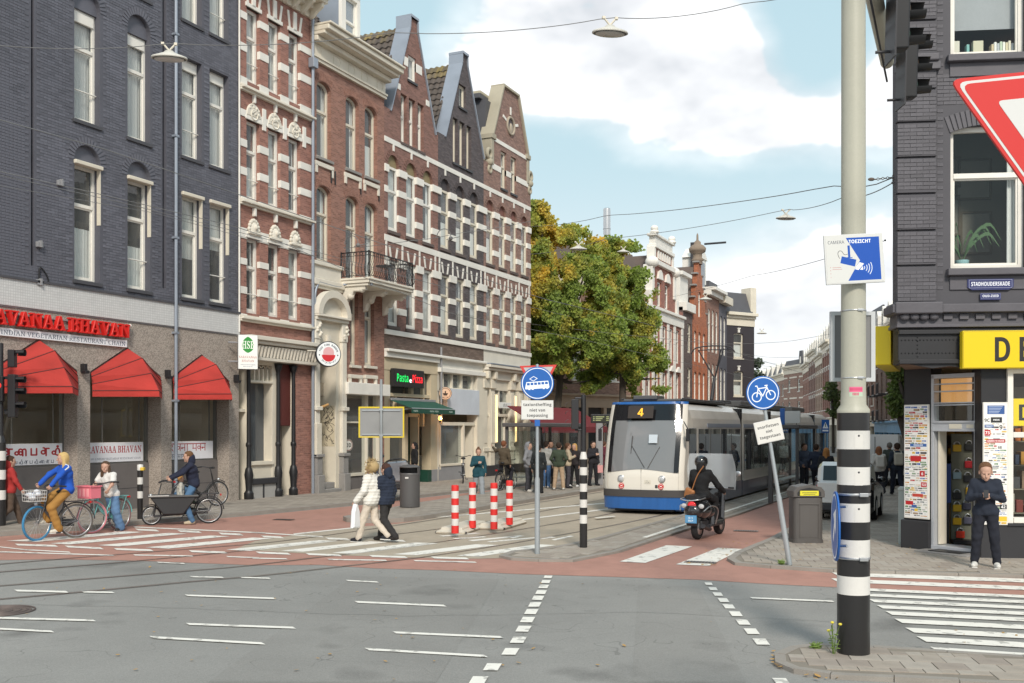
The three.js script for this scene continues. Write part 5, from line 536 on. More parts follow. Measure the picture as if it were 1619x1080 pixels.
const nm = (lb,a,b,txt,big) => { const s = thing('street_name_plate',lb,'name plate',wp(0,0,0),TH),[x0,y0] = a,[x1,y1] = b,w = x1 - x0,h = y1 - y0; gb().ext(big ? [[x0,y0 + .05],[x0 + .08,y0],[x1 - .08,y0],[x1,y0 + .05],[x1,y1],[x0,y1]] : [[x0,y0],[x1,y0],[x1,y1],[x0,y1]],.03,.05).build('plate',mat([.03,.035,.13],.35),s); const p = new THREE.PlaneGeometry(w * .94,h * .78); p.translate((x0 + x1) / 2,(y0 + y1) / 2 + .01,.0525); part(s,'lettering',p,mat('#fff',.35,{ map: canvas(512,big ? 110 : 140,(x,W_,H_) => { x.fillStyle = '#2b3063'; x.fillRect(0,0,W_,H_); x.strokeStyle = '#c9cde0'; x.lineWidth = 3; x.strokeRect(4,4,W_ - 8,H_ - 8); x.fillStyle = '#eef0f6'; x.font = `bold ${big ? 74 : 90}px sans-serif`; x.textAlign = 'center'; x.fillText(txt,W_ / 2,big ? 82 : 102,W_ * .9); }) })); };
nm('blue enamel street name plate reading Stadhouderskade under the corner window',[1.2,4.91],[2.0,5.11],'STADHOUDERSKADE',true); nm('small blue enamel plate reading Oud-Zuid below the larger street name plate',[1.42,4.73],[1.78,4.85],'OUD-ZUID',false);
// boards of sample name plates
const samples = (x,w,h,sd,extra) => { seed = sd; x.fillStyle = '#eceae6'; x.fillRect(0,0,w,h); const C = ['#b3242c','#2c2a2a','#2b57a3','#c88a4a','#e2b63c','#8d6a45','#5f6a72','#d9d2c4','#4c7a4c','#f6f5f2','#c2c0bc']; for (let y = 8; y < h - 12;) { const rh = rr(10,24); for (let q = 8; q < w - 24;) { const rw = rr(22,70),a = Math.min(rw,w - 8 - q),f = C[Math.floor(rnd() * C.length)]; if (rnd() < .84) { x.fillStyle = f; x.fillRect(q,y + rr(0,4),a,rh - rr(3,8)); x.fillStyle = f === '#2c2a2a' ? '#aaa' : '#f4f0e8'; if (/#(d9|f6|c2|e2)/.test(f)) x.fillStyle = '#555'; x.fillRect(q + 5,y + rh * .42,a * rr(.4,.8),2.4); } q += a + rr(4,12); } y += rh + rr(2,6); } extra(x); };
{ const s = thing('sample_board','white board crowded with small sample name plates, left of the open shop door','board',wc(0,0,0),CT); gb().box(.0,.54,.65,2.87,-.06,.0,.01).build('panel',MT.white,s); const p = new THREE.PlaneGeometry(.51,2.18); p.translate(.27,1.76,.003); part(s,'sample_plates',p,mat('#fff',.4,{ map: canvas(256,1090,(x,w,h) => samples(x,w,h,5,(c) => { const R = (X,Y,a,b,f,t,z,tc = '#fff') => { c.fillStyle = f; c.fillRect(X,Y,a,b); c.fillStyle = tc; c.font = `bold ${z}px sans-serif`; c.textAlign = 'center'; c.fillText(t,X + a / 2,Y + b / 2 + z * .35,a - 4); }; R(62,370,180,28,'#3b66a8','INVALIDE',22); R(66,488,116,54,'#c0262c','',16); R(168,632,56,56,'#c0262c','6',40); R(182,742,62,46,'#c0262c','122',30); R(88,856,116,30,'#c9473a','',14); R(12,930,84,36,'#c0262c','',14); R(80,966,56,26,'#3b66a8','',12); R(110,1000,36,26,'#ecc23c','',12); R(20,868,50,30,'#eceae6','44',24,'#456'); }) ) })); }
{ const s = thing('sample_board','white board of sample house numbers and plates, beside the shop window','board',wp(0,0,0),TH); gb().box(1.47,1.9,.66,2.88,.0,.05,.01).build('panel',MT.white,s); const p = new THREE.PlaneGeometry(.41,2.18); p.translate(1.685,1.77,.053); part(s,'sample_plates',p,mat('#fff',.4,{ map: canvas(220,1110,(x,w,h) => samples(x,w,h,9,(c) => { const R = (X,Y,a,b,f,t,z,tc = '#fff') => { c.fillStyle = f; c.fillRect(X,Y,a,b); c.fillStyle = tc; c.font = `bold ${z}px sans-serif`; c.textAlign = 'center'; c.fillText(t,X + a / 2,Y + b / 2 + z * .35,a - 4); }; R(0,0,220,130,'#eceae6','',10); R(34,20,160,80,'#345a97','',10); c.fillStyle = '#cfd8ea'; for (let i = 0; i < 5; i++) c.fillRect(46,30 + i * 14,130 - i * 9,4); R(0,126,220,60,'#eceae6','',10); R(4,130,56,52,'#eceae6','9C',44,'#222'); R(66,128,104,50,'#2a2a2a','PRIVE',22); R(8,196,84,28,'#345a97','TOILET',20); R(140,192,40,56,'#eceae6','9',56,'#222'); R(8,244,54,54,'#b9262c','73',40); R(24,330,176,32,'#b23a3a','KAMER TE HUUR',20); R(120,386,60,40,'#eceae6','68',34,'#222'); R(150,930,64,44,'#222','42',38); R(140,1040,76,46,'#ecc23c','',12); }) ) })); }
// goods seen through the open door
const gp = (px,d,y = 0) => { const a = AT(px,800,d); return [a.x,y,a.z]; };
{ const st = thing('display_stand','grey peg board stand hung with padlocks inside the open shop door','display stand',gp(1521,19.95),YAW - .2); gb().box(-.2,.24,.22,2.3,-.03,.03,.008).build('board',mat([.16,.16,.12],.8),st); gb().box(-.2,.24,.14,.22,-.2,.2,.01).build('base',MT.black,st); const cs_ = [[-.1,2.04,'#c9a020'],[.12,2.06,'#222'],[.12,1.72,'#c0202a'],[-.1,1.5,'#8aa0a8'],[.1,1.44,'#1c1c20'],[-.1,1.1,'#1a1a1a'],[.14,1.2,'#e0b020'],[-.1,.86,'#c9a020'],[-.1,.6,'#d8a818'],[-.04,.34,'#d43a20'],[.08,.9,'#334'],[.1,.62,'#556']]; for (const [x,y,c] of cs_) { const mm = mat(c,.45); const l = gb().box(x - .08,x + .08,y - .09,y + .05,.04,.09,.015).build('padlock',mm,st); gb().ring(x,y + .05,.06,.055,.013,'z',14,Math.PI).build('shackle',MT.steel,l); }
const sh = thing('goods_shelf','crowded shelf of tools and boxes deep inside the open shop door','shelf',gp(1506,21.6),YAW); const f = gb(); for (let i = 0; i < 6; i++) f.box(-.8,1.2,.15 + i * .42,.18 + i * .42,-.3,.1); f.box(-.8,1.2,.1,2.6,-.34,-.3); f.build('rack',P([.2,.16,.12]),sh); seed = 31; for (let i = 0; i < 6; i++) for (let x = -.75; x < 1.1;) { const w = rr(.07,.2),h = rr(.12,.36); gb().box(x,x + w,.18 + i * .42,.18 + i * .42 + h,-.25,.06,.01).build('box',mat(['#8a2f26','#c49a3a','#2f4f80','#ccc4b6','#3a3a3a','#a86a3a','#5f7f68','#d0605a'][Math.floor(rnd() * 8)],.6),sh); x += w + .02; }
[['#2b3f78',1499,.95,1.72,'blue hanging sheet display just inside the open shop door'],['#1b5a62',1489.5,.5,2.2,'teal folded sheet display inside the open shop door']].forEach(([c,u,a,b,lb],i) => { const t = thing('poster_stand',lb,'stand',gp(u,19.8 - i * .25),YAW); gb().box(i ? -.02 : -.06,i ? .02 : .06,a,b,-.02,.02,.008).build('sheet',mat(c,.6),t); gb().box(-.02,.02,.1,a,-.015,.015,.005).build('foot',MT.dark,t); });
[[1500,.12,'#8a6f62'],[1500.5,.53,'#a4877c'],[1510,.12,'#b0a090']].forEach(([u,y,c],i) => { const t = thing('cardboard_box',['lowest brown cardboard box on the shop floor behind the door','pinkish cardboard box stacked on another behind the shop door','pale cardboard box beside the peg board stand'][i],'box',gp(u,20.2 + i * .02,y),YAW); gb().box(-.1,.1,0,.4,-.12,.12,.01).build('carton',mat(c,.85),t); gb().box(-.03,.03,.001,.404,-.123,.123).build('tape',mat('#b79a6c',.5),t); }); }
// things behind the upper and lower windows
{ const pl = thing('potted_plant','leafy house plant in a pale blue pot behind the corner window','plant',wp(1.25,5.32,-.42),TH); gb().lathe([[0,0],[.1,0],[.13,.2],[.11,.2],[.1,.17],[0,.17]]).build('pot',mat([.3,.5,.52],.5),pl); const lf = mat([.06,.14,.045],.6,{ side: THREE.DoubleSide,transmission: .2,thickness: 0 }); seed = 61; for (let i = 0; i < 16; i++) { const a = i * 2.4,L = rr(.35,.75),up = rr(.2,.8),c = new THREE.CatmullRomCurve3([V(0,.17,0),V(Math.cos(a) * L * .3,.17 + up * .7,Math.sin(a) * L * .15),V(Math.cos(a) * L * .7,.2 + up,Math.sin(a) * L * .2),V(Math.cos(a) * L,.1 + up * .7,Math.sin(a) * L * .25)]),pts = c.getPoints(10),pos = []; for (let k = 0; k < 10; k++) { const w0 = .035 * Math.sin(Math.PI * (k + .3) / 11),w1 = .035 * Math.sin(Math.PI * (k + 1.3) / 11),p = pts[k],q = pts[k + 1]; pos.push(p.x,p.y - w0,p.z,p.x,p.y + w0,p.z,q.x,q.y + w1,q.z,p.x,p.y - w0,p.z,q.x,q.y + w1,q.z,q.x,q.y - w1,q.z); } const g = new THREE.BufferGeometry(); g.setAttribute('position',new THREE.Float32BufferAttribute(pos,3)); g.computeVertexNormals(); part(pl,'leaf',boxUV(g),lf); }
const cu = new THREE.PlaneGeometry(.14,2.3,8,1); for (let i = 0; i < cu.attributes.position.count; i++) cu.attributes.position.setZ(i,.02 * Math.sin(i * 2)); cu.computeVertexNormals(); cu.translate(2.08,6.5,-.3); part(B,'curtain',cu,BM.net);
[[1.3,6.6,.3,.4],[1.85,7.3,.34,.4],[1.9,6.25,.3,.42],[1.35,7.45,.26,.3]].forEach(([x,y,w,h],i) => { const t = thing('picture_frame',['framed picture on the back wall above the potted plant','upper framed picture on the back wall by the curtain','lower framed picture on the back wall by the curtain','small framed picture high behind the potted plant'][i],'picture',wp(x,y,-1.6),TH); gb().ext([[-w,-h],[w,-h],[w,h],[-w,h]],0,.03,[rev([[-w + .04,-h + .04],[w - .04,-h + .04],[w - .04,h - .04],[-w + .04,h - .04]])]).build('frame',P([.1,.08,.05]),t); gb().box(-w + .03,w - .03,-h + .03,h - .03,0,.01).build('print',P([.2,.19,.16]),t); });
gb().box(.5,3,5.2,8.2,-1.7,-1.62).build('room_back',P([.15,.14,.11],.9),B);
seed = 8; [[1.06,.22,.27,'#d8d2c4','wide pale picture book standing in the upper corner window'],[1.32,.05,.2,'#7fb3ae','thin teal book beside the wide picture book'],[1.5,.18,.26,'#cfc9b0','cream patterned box in the middle of the upper window sill']].forEach(([x,w,h,c,lb]) => { const t = thing(w > .2 || w < .1 ? 'book' : 'box',lb,w > .2 || w < .1 ? 'book' : 'box',wp(x,9.28,-.34),TH); gb().box(-w / 2,w / 2,0,h,-.06,.06,.006).build('cover',mat(c,.7),t); gb().box(-w / 2 + .004,w / 2 - .01,.004,h + .003,-.05,.05).build('pages',P([.75,.72,.62]),t); });
for (let i = 0; i < 8; i++) { const t = thing('book',['thin beige','narrow white','slim grey','pale green','white','tall cream','ivory','light grey'][i] + ' book in the row on the upper window sill, number ' + ['one','two','three','four','five','six','seven','eight'][i] + ' from the box','book',wp(1.75 + i * .05,9.28,-.34),TH); const h = rr(.17,.25); gb().box(-.021,.021,0,h,-.07,.07,.004).build('cover',mat(['#cdbb9a','#e8e6e0','#b9bcbf','#c2d0b8','#efece4','#dccfae','#e4dcc8','#c7ccd0'][i],.7),t); gb().box(-.015,.015,.003,h + .002,-.065,.066).build('pages',P([.75,.72,.62]),t); } }
// window display
{ const y = thing('yellow_letter_sign','yellow square sign with a black capital D inside the shop window','sign',wp(2.06,2.45,-.14),TH); gb().box(0,.5,0,.5,-.02,0,.004).build('board',mat([.8,.6,.01],.5),y); const p = new THREE.PlaneGeometry(.48,.48); p.translate(.25,.25,.003); part(y,'letter',p,mat('#fff',.5,{ map: canvas(128,128,(x) => { x.fillStyle = '#f2d100'; x.fillRect(0,0,128,128); x.fillStyle = '#222'; x.font = 'bold 110px sans-serif'; x.fillText('D',14,104); }) }));
const w = thing('window_shelving','shelves of keys, locks and hardware behind the corner shop window','shelves',wp(2.1,.8,-.9),TH),f = gb(); for (let i = 0; i < 4; i++) f.box(0,3,i * .45,i * .45 + .02,-.3,.1); f.box(0,3,0,2.4,-.34,-.3).build('rack',P([.25,.22,.16]),w); seed = 19; for (let i = 0; i < 4; i++) for (let x = .02; x < 1.2;) { const a = rr(.06,.16),h = rr(.1,.36); gb().box(x,x + a,i * .45 + .02,i * .45 + .02 + h,-.2,.05,.01).build('packet',mat(['#b5822c','#444','#b8b4a8','#7c3328','#d6762a','#2d3a50','#88705a'][Math.floor(rnd() * 7)],.55),w); x += a + .03; } }
}
// ---------- houses further along the street ----------
function farHouse(name,label,L,R,o) {
const a = L.isVector3 ? L : AT(L[0],CY,L[1]),b = R.isVector3 ? R : AT(R[0],CY,R[1]),W = Math.hypot(b.x - a.x,b.z - a.z),H = thing(name,label,'house',[a.x,0,a.z],Math.atan2(-(b.z - a.z),b.x - a.x),o.group);
const holes = [],ws = [],n = o.cols,pw = W / n,ww = o.ww ?? pw * .46,fr = o.frame ?? MT.white;
for (const [v0,v1] of o.rows) for (let i = 0; i < n; i++) { const x = pw * (i + .5) + (o.shift ?? 0); if (x - ww / 2 < .1 || x + ww / 2 > W - .1) continue; holes.push(rev(hole(x - ww / 2,x + ww / 2,v0,v1,o.rise ?? 0))); ws.push([x - ww / 2,x + ww / 2,v0,v1]); }
const g0 = o.ground ?? 4; gb().ext([[0,g0],[W,g0],[W,o.top],[0,o.top]],-.35,0,holes).build('wall',o.mat,H); for (const w of ws) windowUnit(H,...w,{ inset: .12,fw: .11,sash: .05,tr: .62,rise: o.rise ?? 0,cur: 'l',frame: fr,sill: fr,out: .06 });
gb().box(0,W,0,o.top - .1,-(o.depth ?? 8),-.9).build('inner_wall',BM.room,H); gb().box(0,.3,0,o.top - .02,-(o.depth ?? 8),-.35).box(W - .3,W,0,o.top - .02,-(o.depth ?? 8),-.35).build('side_wall',o.mat,H);
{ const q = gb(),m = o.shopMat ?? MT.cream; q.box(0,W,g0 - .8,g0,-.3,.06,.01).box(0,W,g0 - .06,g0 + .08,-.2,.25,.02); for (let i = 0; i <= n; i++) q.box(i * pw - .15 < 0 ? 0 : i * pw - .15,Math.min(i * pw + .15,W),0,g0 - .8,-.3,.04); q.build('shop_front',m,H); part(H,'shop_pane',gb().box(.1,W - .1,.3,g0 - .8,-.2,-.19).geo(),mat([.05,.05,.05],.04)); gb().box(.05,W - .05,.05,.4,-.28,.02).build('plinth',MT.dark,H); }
if (o.cornice !== 0) { const q = gb(); q.box(-.02,W + .02,o.top,o.top + .25,-.4,.25,.02).box(-.04,W + .04,o.top + .25,o.top + .55,-.4,.55,.04).box(-.02,W + .02,o.top - .7,o.top,-.2,.08,.01); q.build('cornice',o.cor ?? MT.cream,H); }
if (o.bands) { const q = gb(); for (const y of o.bands) for (let i = 0; i <= n; i++) { const c = i * pw; q.box(Math.max(0,c - (pw - ww) / 2),Math.min(W,c + (pw - ww) / 2),y,y + .22,-.1,.03,.006); } q.build('stone_band',MT.stone,H); }
if (o.heads) { const q = gb(); for (const w of ws) { const c = (w[0] + w[1]) / 2; q.box(c - .12,c + .12,w[3] + .05,w[3] + .5,-.1,.1,.02).box(c - .17,c + .17,w[3] + .4,w[3] + .5,-.1,.14,.01); } q.build('keystone',MT.white,H); }
if (o.mansard) { const h = o.mansard,t = o.top + .5; gb().ext([[-.0,t],[W,t],[W,t + .01],[0,t + .01]],-6,0).build('roof_base',BM.slate,H); gb().ext([[.1,t],[W - .1,t],[W - .1,t + h],[.1,t + h]],-.15,0).turn(M4().makeRotationX(-.35).setPosition(0,t * (1 - Math.cos(.35)),t * Math.sin(.35))).build('roof',o.roofMat ?? BM.slate,H); gb().box(.1,W - .1,t,t + h * .93,-7,-1.2).build('roof_back',o.roofMat ?? BM.slate,H);
for (let i = 0; i < (o.dormers ?? 0); i++) { const x = W * (i + .5) / o.dormers,q = gb(); q.ext([[x - .6,t],[x + .6,t],[x + .6,t + h * .75],[x,t + h * .98],[x - .6,t + h * .75]],-.7,.04,[rev([[x - .36,t + .3],[x + .36,t + .3],[x + .36,t + h * .68],[x - .36,t + h * .68]])]); const d = q.build('dormer',MT.white,H); part(d,'pane',gb().box(x - .4,x + .4,t + .25,t + h * .72,-.3,-.29).geo(),mat([.06,.065,.07],.05)); } }
return [H,W];
}
{
const tileRoof = P([.13,.10,.085],.8);
farHouse('brick_house','brown brick house with white window frames, set back behind the big tree',[833,62.5],[1012,70],{ top: 12.4,rows: [[5.6,8.4],[9.1,11.4]],cols: 6,mat: BM.far,mansard: 1.7,roofMat: tileRoof,ground: 4.6,ww: .95,shopMat: P([.4,.3,.22],.7) });
{ const f = thing('metal_flue','tall shiny metal flue pipe rising behind the tree','chimney',[AT(960,400,76).x,0,AT(960,400,76).z]); gb().lathe([[0,12],[.28,12],[.28,16.4],[.2,16.5],[.2,16.9],[.27,17],[.27,18.9],[.24,18.95],[0,18.95]]).build('pipe',MT.steel,f); const q = gb(); for (const y of [13,14,15,16,17.4]) q.ring(0,y,0,.28,.02,'y',16); for (const x of [-.1,.1]) q.bar([x,12,.3],[x,16.4,.3],.015); q.build('collar',MT.galv,f); }
// house with the white crowned gable
const H = new House('crowned_gable_house','red and white house with a white crowned gable beyond the tree','house',68.6,79.4),g = H.g,W = 10.8,c = 5.3;
for (const y of [[5.2,7.6],[8.6,11.6]]) for (const x of [1.6,3.6,5.6,7.4,9.2]) H.win(68.6 + x - .55,68.6 + x + .55,y[0],y[1],{ inset: .1,fw: .13,sash: .05,cur: 'l' }); for (const x of [4.2,6.2]) H.win(68.6 + x - .5,68.6 + x + .5,13.1,15.2,{ inset: .1,fw: .12,cur: 'l' });
H.finish([[0,4.6],[W,4.6],[W,13.4],[c + 3.4,13.4],[c + 2.7,16.2],[c + 2.2,18],[c - 2.2,18],[c - 2.7,16.2],[c - 3.4,13.4],[0,13.4]],brick([.38,.17,.13]));
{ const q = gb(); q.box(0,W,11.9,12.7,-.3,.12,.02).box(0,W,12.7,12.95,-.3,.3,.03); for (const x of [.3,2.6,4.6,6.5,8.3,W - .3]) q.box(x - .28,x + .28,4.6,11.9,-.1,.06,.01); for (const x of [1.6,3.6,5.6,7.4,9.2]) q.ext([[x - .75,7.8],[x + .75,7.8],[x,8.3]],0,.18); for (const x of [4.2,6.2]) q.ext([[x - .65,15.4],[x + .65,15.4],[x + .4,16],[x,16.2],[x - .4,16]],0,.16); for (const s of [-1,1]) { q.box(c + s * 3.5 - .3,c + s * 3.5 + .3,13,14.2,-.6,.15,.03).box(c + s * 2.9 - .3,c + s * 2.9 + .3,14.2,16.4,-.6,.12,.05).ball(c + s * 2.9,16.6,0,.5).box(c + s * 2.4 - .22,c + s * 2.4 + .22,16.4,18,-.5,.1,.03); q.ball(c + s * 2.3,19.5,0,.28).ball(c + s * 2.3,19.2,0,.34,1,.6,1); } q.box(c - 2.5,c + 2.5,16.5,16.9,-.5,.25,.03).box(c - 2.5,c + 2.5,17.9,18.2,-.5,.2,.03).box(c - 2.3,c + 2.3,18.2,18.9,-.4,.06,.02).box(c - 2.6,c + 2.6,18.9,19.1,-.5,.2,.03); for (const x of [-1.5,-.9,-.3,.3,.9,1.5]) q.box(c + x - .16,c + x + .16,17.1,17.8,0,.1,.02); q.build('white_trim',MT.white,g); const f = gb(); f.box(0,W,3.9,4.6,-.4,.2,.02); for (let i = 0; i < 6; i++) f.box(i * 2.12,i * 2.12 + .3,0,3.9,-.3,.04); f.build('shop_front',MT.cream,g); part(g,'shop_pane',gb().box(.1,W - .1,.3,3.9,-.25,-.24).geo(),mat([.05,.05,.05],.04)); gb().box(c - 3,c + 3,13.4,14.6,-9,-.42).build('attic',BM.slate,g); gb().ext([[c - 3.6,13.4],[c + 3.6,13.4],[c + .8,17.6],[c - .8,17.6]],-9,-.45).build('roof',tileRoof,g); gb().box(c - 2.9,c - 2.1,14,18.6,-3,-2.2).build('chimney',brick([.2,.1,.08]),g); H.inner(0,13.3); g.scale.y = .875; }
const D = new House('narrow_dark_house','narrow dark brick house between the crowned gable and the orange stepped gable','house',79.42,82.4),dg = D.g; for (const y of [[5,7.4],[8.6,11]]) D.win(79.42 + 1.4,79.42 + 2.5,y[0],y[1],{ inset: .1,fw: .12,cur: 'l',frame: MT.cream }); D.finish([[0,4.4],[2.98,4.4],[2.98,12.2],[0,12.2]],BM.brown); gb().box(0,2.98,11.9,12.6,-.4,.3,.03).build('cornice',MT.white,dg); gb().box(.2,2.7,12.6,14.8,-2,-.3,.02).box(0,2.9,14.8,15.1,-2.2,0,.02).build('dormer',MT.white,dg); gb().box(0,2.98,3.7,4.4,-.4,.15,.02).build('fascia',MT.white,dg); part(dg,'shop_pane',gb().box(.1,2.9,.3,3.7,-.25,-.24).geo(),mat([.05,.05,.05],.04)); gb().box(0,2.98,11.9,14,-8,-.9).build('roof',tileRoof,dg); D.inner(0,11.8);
const O = new House('stepped_gable_house','orange brick house with a stepped gable and a stone finial','house',82.42,87.2),og = O.g,oc = 2.39,ob = BM.orange; for (const y of [[5,8],[8.9,11.8]]) for (const x of [.9,2.4,3.9]) O.win(82.42 + x - .45,82.42 + x + .45,y[0],y[1],{ inset: .12,fw: .1,rise: .35,cur: 'l' }); O.win(82.42 + oc - .45,82.42 + oc + .45,13.2,15.6,{ inset: .12,fw: .1,rise: .35,cur: 'l' });
{ const st = []; for (let i = 0; i < 5; i++) st.push([oc + 2.3 - i * .46,12.6 + i * 1.15],[oc + 2.3 - i * .46,13.75 + i * 1.15]); const l = st.map(([x,y]) => [2 * oc - x,y]).reverse(); O.finish([[0,4.4],[4.78,4.4],[4.78,12.6],...st,...l,[0,12.6]],ob); const q = gb(); for (let i = 0; i < 5; i++) for (const s of [-1,1]) q.box(oc + s * (2.3 - i * .46) - .24,oc + s * (2.3 - i * .46) + .24,13.7 + i * 1.15,13.85 + i * 1.15,-.45,.08,.01); q.build('step_cap',BM.stoneGrey,og); gb().lathe([[.42,18.2],[.42,18.5],[.55,18.6],[.4,18.8],[.4,19.2],[.7,19.4],[.75,19.7],[.5,20],[.3,20.1],[.3,20.3],[.1,20.5],[.08,21],[0,21.2]],oc,0,-.2,12).build('finial',P([.26,.2,.15],.85),og); const f = gb(); for (const x of [.15,1.65,3.15,4.62]) f.box(x - .12,x + .12,4.4,12.4,-.1,.06,.01); f.build('brick_pilaster',ob,og); gb().box(0,4.78,3.7,4.4,-.4,.2,.02).build('fascia',MT.cream,og); part(og,'shop_pane',gb().box(.1,4.7,.3,3.7,-.25,-.24).geo(),mat([.05,.05,.05],.04)); gb().ext([[0,12.4],[4.78,12.4],[oc + .3,18],[oc - .3,18]],-9,-.45).build('roof',tileRoof,og); O.inner(0,12.3); og.scale.y = .9; }
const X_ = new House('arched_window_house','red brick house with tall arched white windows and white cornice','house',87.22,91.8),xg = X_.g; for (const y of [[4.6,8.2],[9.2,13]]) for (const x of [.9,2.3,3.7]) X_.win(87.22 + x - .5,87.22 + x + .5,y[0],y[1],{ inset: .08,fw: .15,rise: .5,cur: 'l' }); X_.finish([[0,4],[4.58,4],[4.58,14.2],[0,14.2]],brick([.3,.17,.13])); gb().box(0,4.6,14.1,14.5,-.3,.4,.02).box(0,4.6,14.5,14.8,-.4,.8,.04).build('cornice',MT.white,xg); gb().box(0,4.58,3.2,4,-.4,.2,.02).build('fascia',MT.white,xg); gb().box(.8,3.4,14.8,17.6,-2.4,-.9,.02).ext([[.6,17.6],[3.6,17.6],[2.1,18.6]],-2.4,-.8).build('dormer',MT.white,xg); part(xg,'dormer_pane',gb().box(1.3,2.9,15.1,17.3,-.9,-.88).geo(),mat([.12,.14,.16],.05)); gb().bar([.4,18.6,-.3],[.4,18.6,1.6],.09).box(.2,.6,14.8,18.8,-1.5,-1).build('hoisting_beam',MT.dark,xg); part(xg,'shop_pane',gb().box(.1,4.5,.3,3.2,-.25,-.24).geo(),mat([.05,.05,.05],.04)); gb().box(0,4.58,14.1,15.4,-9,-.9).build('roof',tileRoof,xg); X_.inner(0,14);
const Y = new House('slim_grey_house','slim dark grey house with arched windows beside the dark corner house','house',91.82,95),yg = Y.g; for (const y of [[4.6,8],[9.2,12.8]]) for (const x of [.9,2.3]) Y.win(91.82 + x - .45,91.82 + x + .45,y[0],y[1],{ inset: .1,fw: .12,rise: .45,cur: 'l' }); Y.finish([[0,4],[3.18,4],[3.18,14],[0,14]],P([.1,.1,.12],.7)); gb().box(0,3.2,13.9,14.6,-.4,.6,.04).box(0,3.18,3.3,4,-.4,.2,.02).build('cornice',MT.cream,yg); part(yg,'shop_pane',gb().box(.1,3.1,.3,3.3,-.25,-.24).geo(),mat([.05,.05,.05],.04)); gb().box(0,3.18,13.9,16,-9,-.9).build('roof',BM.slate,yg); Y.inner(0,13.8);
{ const [F,w] = farHouse('dark_corner_house','dark painted house end with two white framed windows and a cream cornice',[1147.5,95.5],[1193,97.5],{ top: 12.9,rows: [[5.5,7.9],[9.1,11.5]],cols: 1,ww: 1.25,mat: P([.042,.036,.042],.7),frame: MT.cream,mansard: 2.2,ground: 3.6,heads: 1,shift: -.2,rise: .15,shopMat: P([.05,.045,.05],.6) }); gb().box(.5,1.9,2.4,4.4,-.1,.1,.02).build('blank_window',MT.cream,F); gb().box(w - .35,w + .4,13.4,16,-1.4,-.1,.04).build('end_gable',MT.cream,F); }
['red brick terrace house next beyond the corner shop','pale painted terrace house second beyond the corner shop','brown brick terrace house third beyond the corner shop','orange brick terrace house fourth beyond the corner shop'].forEach((lb,i) => farHouse('street_house',lb,V(-1.2,0,-31.6 - (i + 1) * 7.6),V(-1.2,0,-31.6 - i * 7.6),{ top: [12.5,13.4,12,13][i],rows: [[4.8,7.2],[8.4,11]],cols: 4,mat: [BM.b2,MT.cream,BM.far,BM.orange][i],ground: 4,mansard: 1.8,dormers: 2,heads: 1 }));
farHouse('terrace_house','low distant brick terrace at the bend of the street, left of the turret',[1196,205],[1241,172],{ top: 11.4,rows: [[5,7],[8,10]],cols: 9,mat: BM.far,mansard: 2.2,dormers: 6,ground: 4 });
{ const [F,w] = farHouse('turret_house','distant brick house with white stone bands and a dark turret roof',[1240,160],[1270,152],{ top: 11.6,rows: [[4.8,6.6],[8.1,10]],cols: 2,ww: .95,shift: .25,mat: BM.far,bands: [4.2,5.4,7,8.6,10.2],ground: 3.6,mansard: 1 }); gb().ext([[w - 1.6,12],[w + .2,12],[w - .2,14.2],[w - 1.2,14.2]],-2,.1).build('turret_roof',BM.slate,F); gb().box(w - .95,w - .5,12.3,13.3,.1,.16,.02).build('turret_dormer',MT.white,F); }
{ const D = [152,141,131,121.5,113],X = [1270,1279.5,1290,1301,1313],C = [[.36,.2,.155],[.27,.16,.13],[.42,.3,.23],[.33,.17,.13]]; ['reddish brick terrace house with dormers, beside the distant turret','dark brown terrace house, second from the distant turret','pale sandy brick terrace house in the bend of the street','red brick terrace house next to the narrow plum house'].forEach((lb,i) => farHouse('terrace_house',lb,[X[i],D[i]],[X[i + 1],D[i + 1]],{ top: [11.2,12.2,11,11.9][i],rows: [[4.6,6.4],[7.3,9],[9.6,10.8]],cols: 4,ww: 1,mat: brick(C[i],bmB),mansard: [2.4,1.6,2.8,2][i],dormers: 3,ground: 3.6,roofMat: BM.slate,heads: i % 2,bands: i === 2 ? [6.6,9.2] : null,shopMat: P([[.5,.45,.38],[.12,.2,.3],[.4,.12,.1],[.55,.52,.45]][i],.6) })); }
farHouse('narrow_plum_house','narrow dark house with white windows just left of the striped mast',[1313,113],[1324,106],{ top: 10.8,rows: [[4.6,6.6],[7.8,9.8]],cols: 2,mat: P([.05,.042,.045],.7),ground: 3.6,mansard: 1.6 });
farHouse('brown_terrace_house','brown brick terrace hidden behind the striped mast',[1324,106],[1384,86],{ top: 10.6,rows: [[4.4,6.4],[7.4,9.4]],cols: 9,mat: BM.far,ground: 3.4,mansard: 2 });
{ const [F,w] = farHouse('balcony_flats','brown brick flats with tall white windows, iron balconies and a blue shop front',[1384,85],[1446,64],{ top: 9.6,rows: [[3.1,4.7],[5.2,6.9],[7.4,9.2]],cols: 7,ww: .95,mat: brick([.24,.17,.14],bmB),ground: 2.9,mansard: 2,dormers: 6,shopMat: P([.13,.33,.55],.6) }); for (let k = 0; k < 3; k++) for (const y of [2.95,5.0]) { const x = w * (k + .5) / 7,q = gb(); q.box(x - .8,x + .8,y,y + .1,0,.7); q.box(x - .8,x + .8,y + .85,y + .9,.66,.7); for (let i = 0; i < 13; i++) q.bar([x - .78 + i * .13,y,.68],[x - .78 + i * .13,y + .87,.68],.012,.012,4); q.build('balcony',MT.dark,F); } }
}
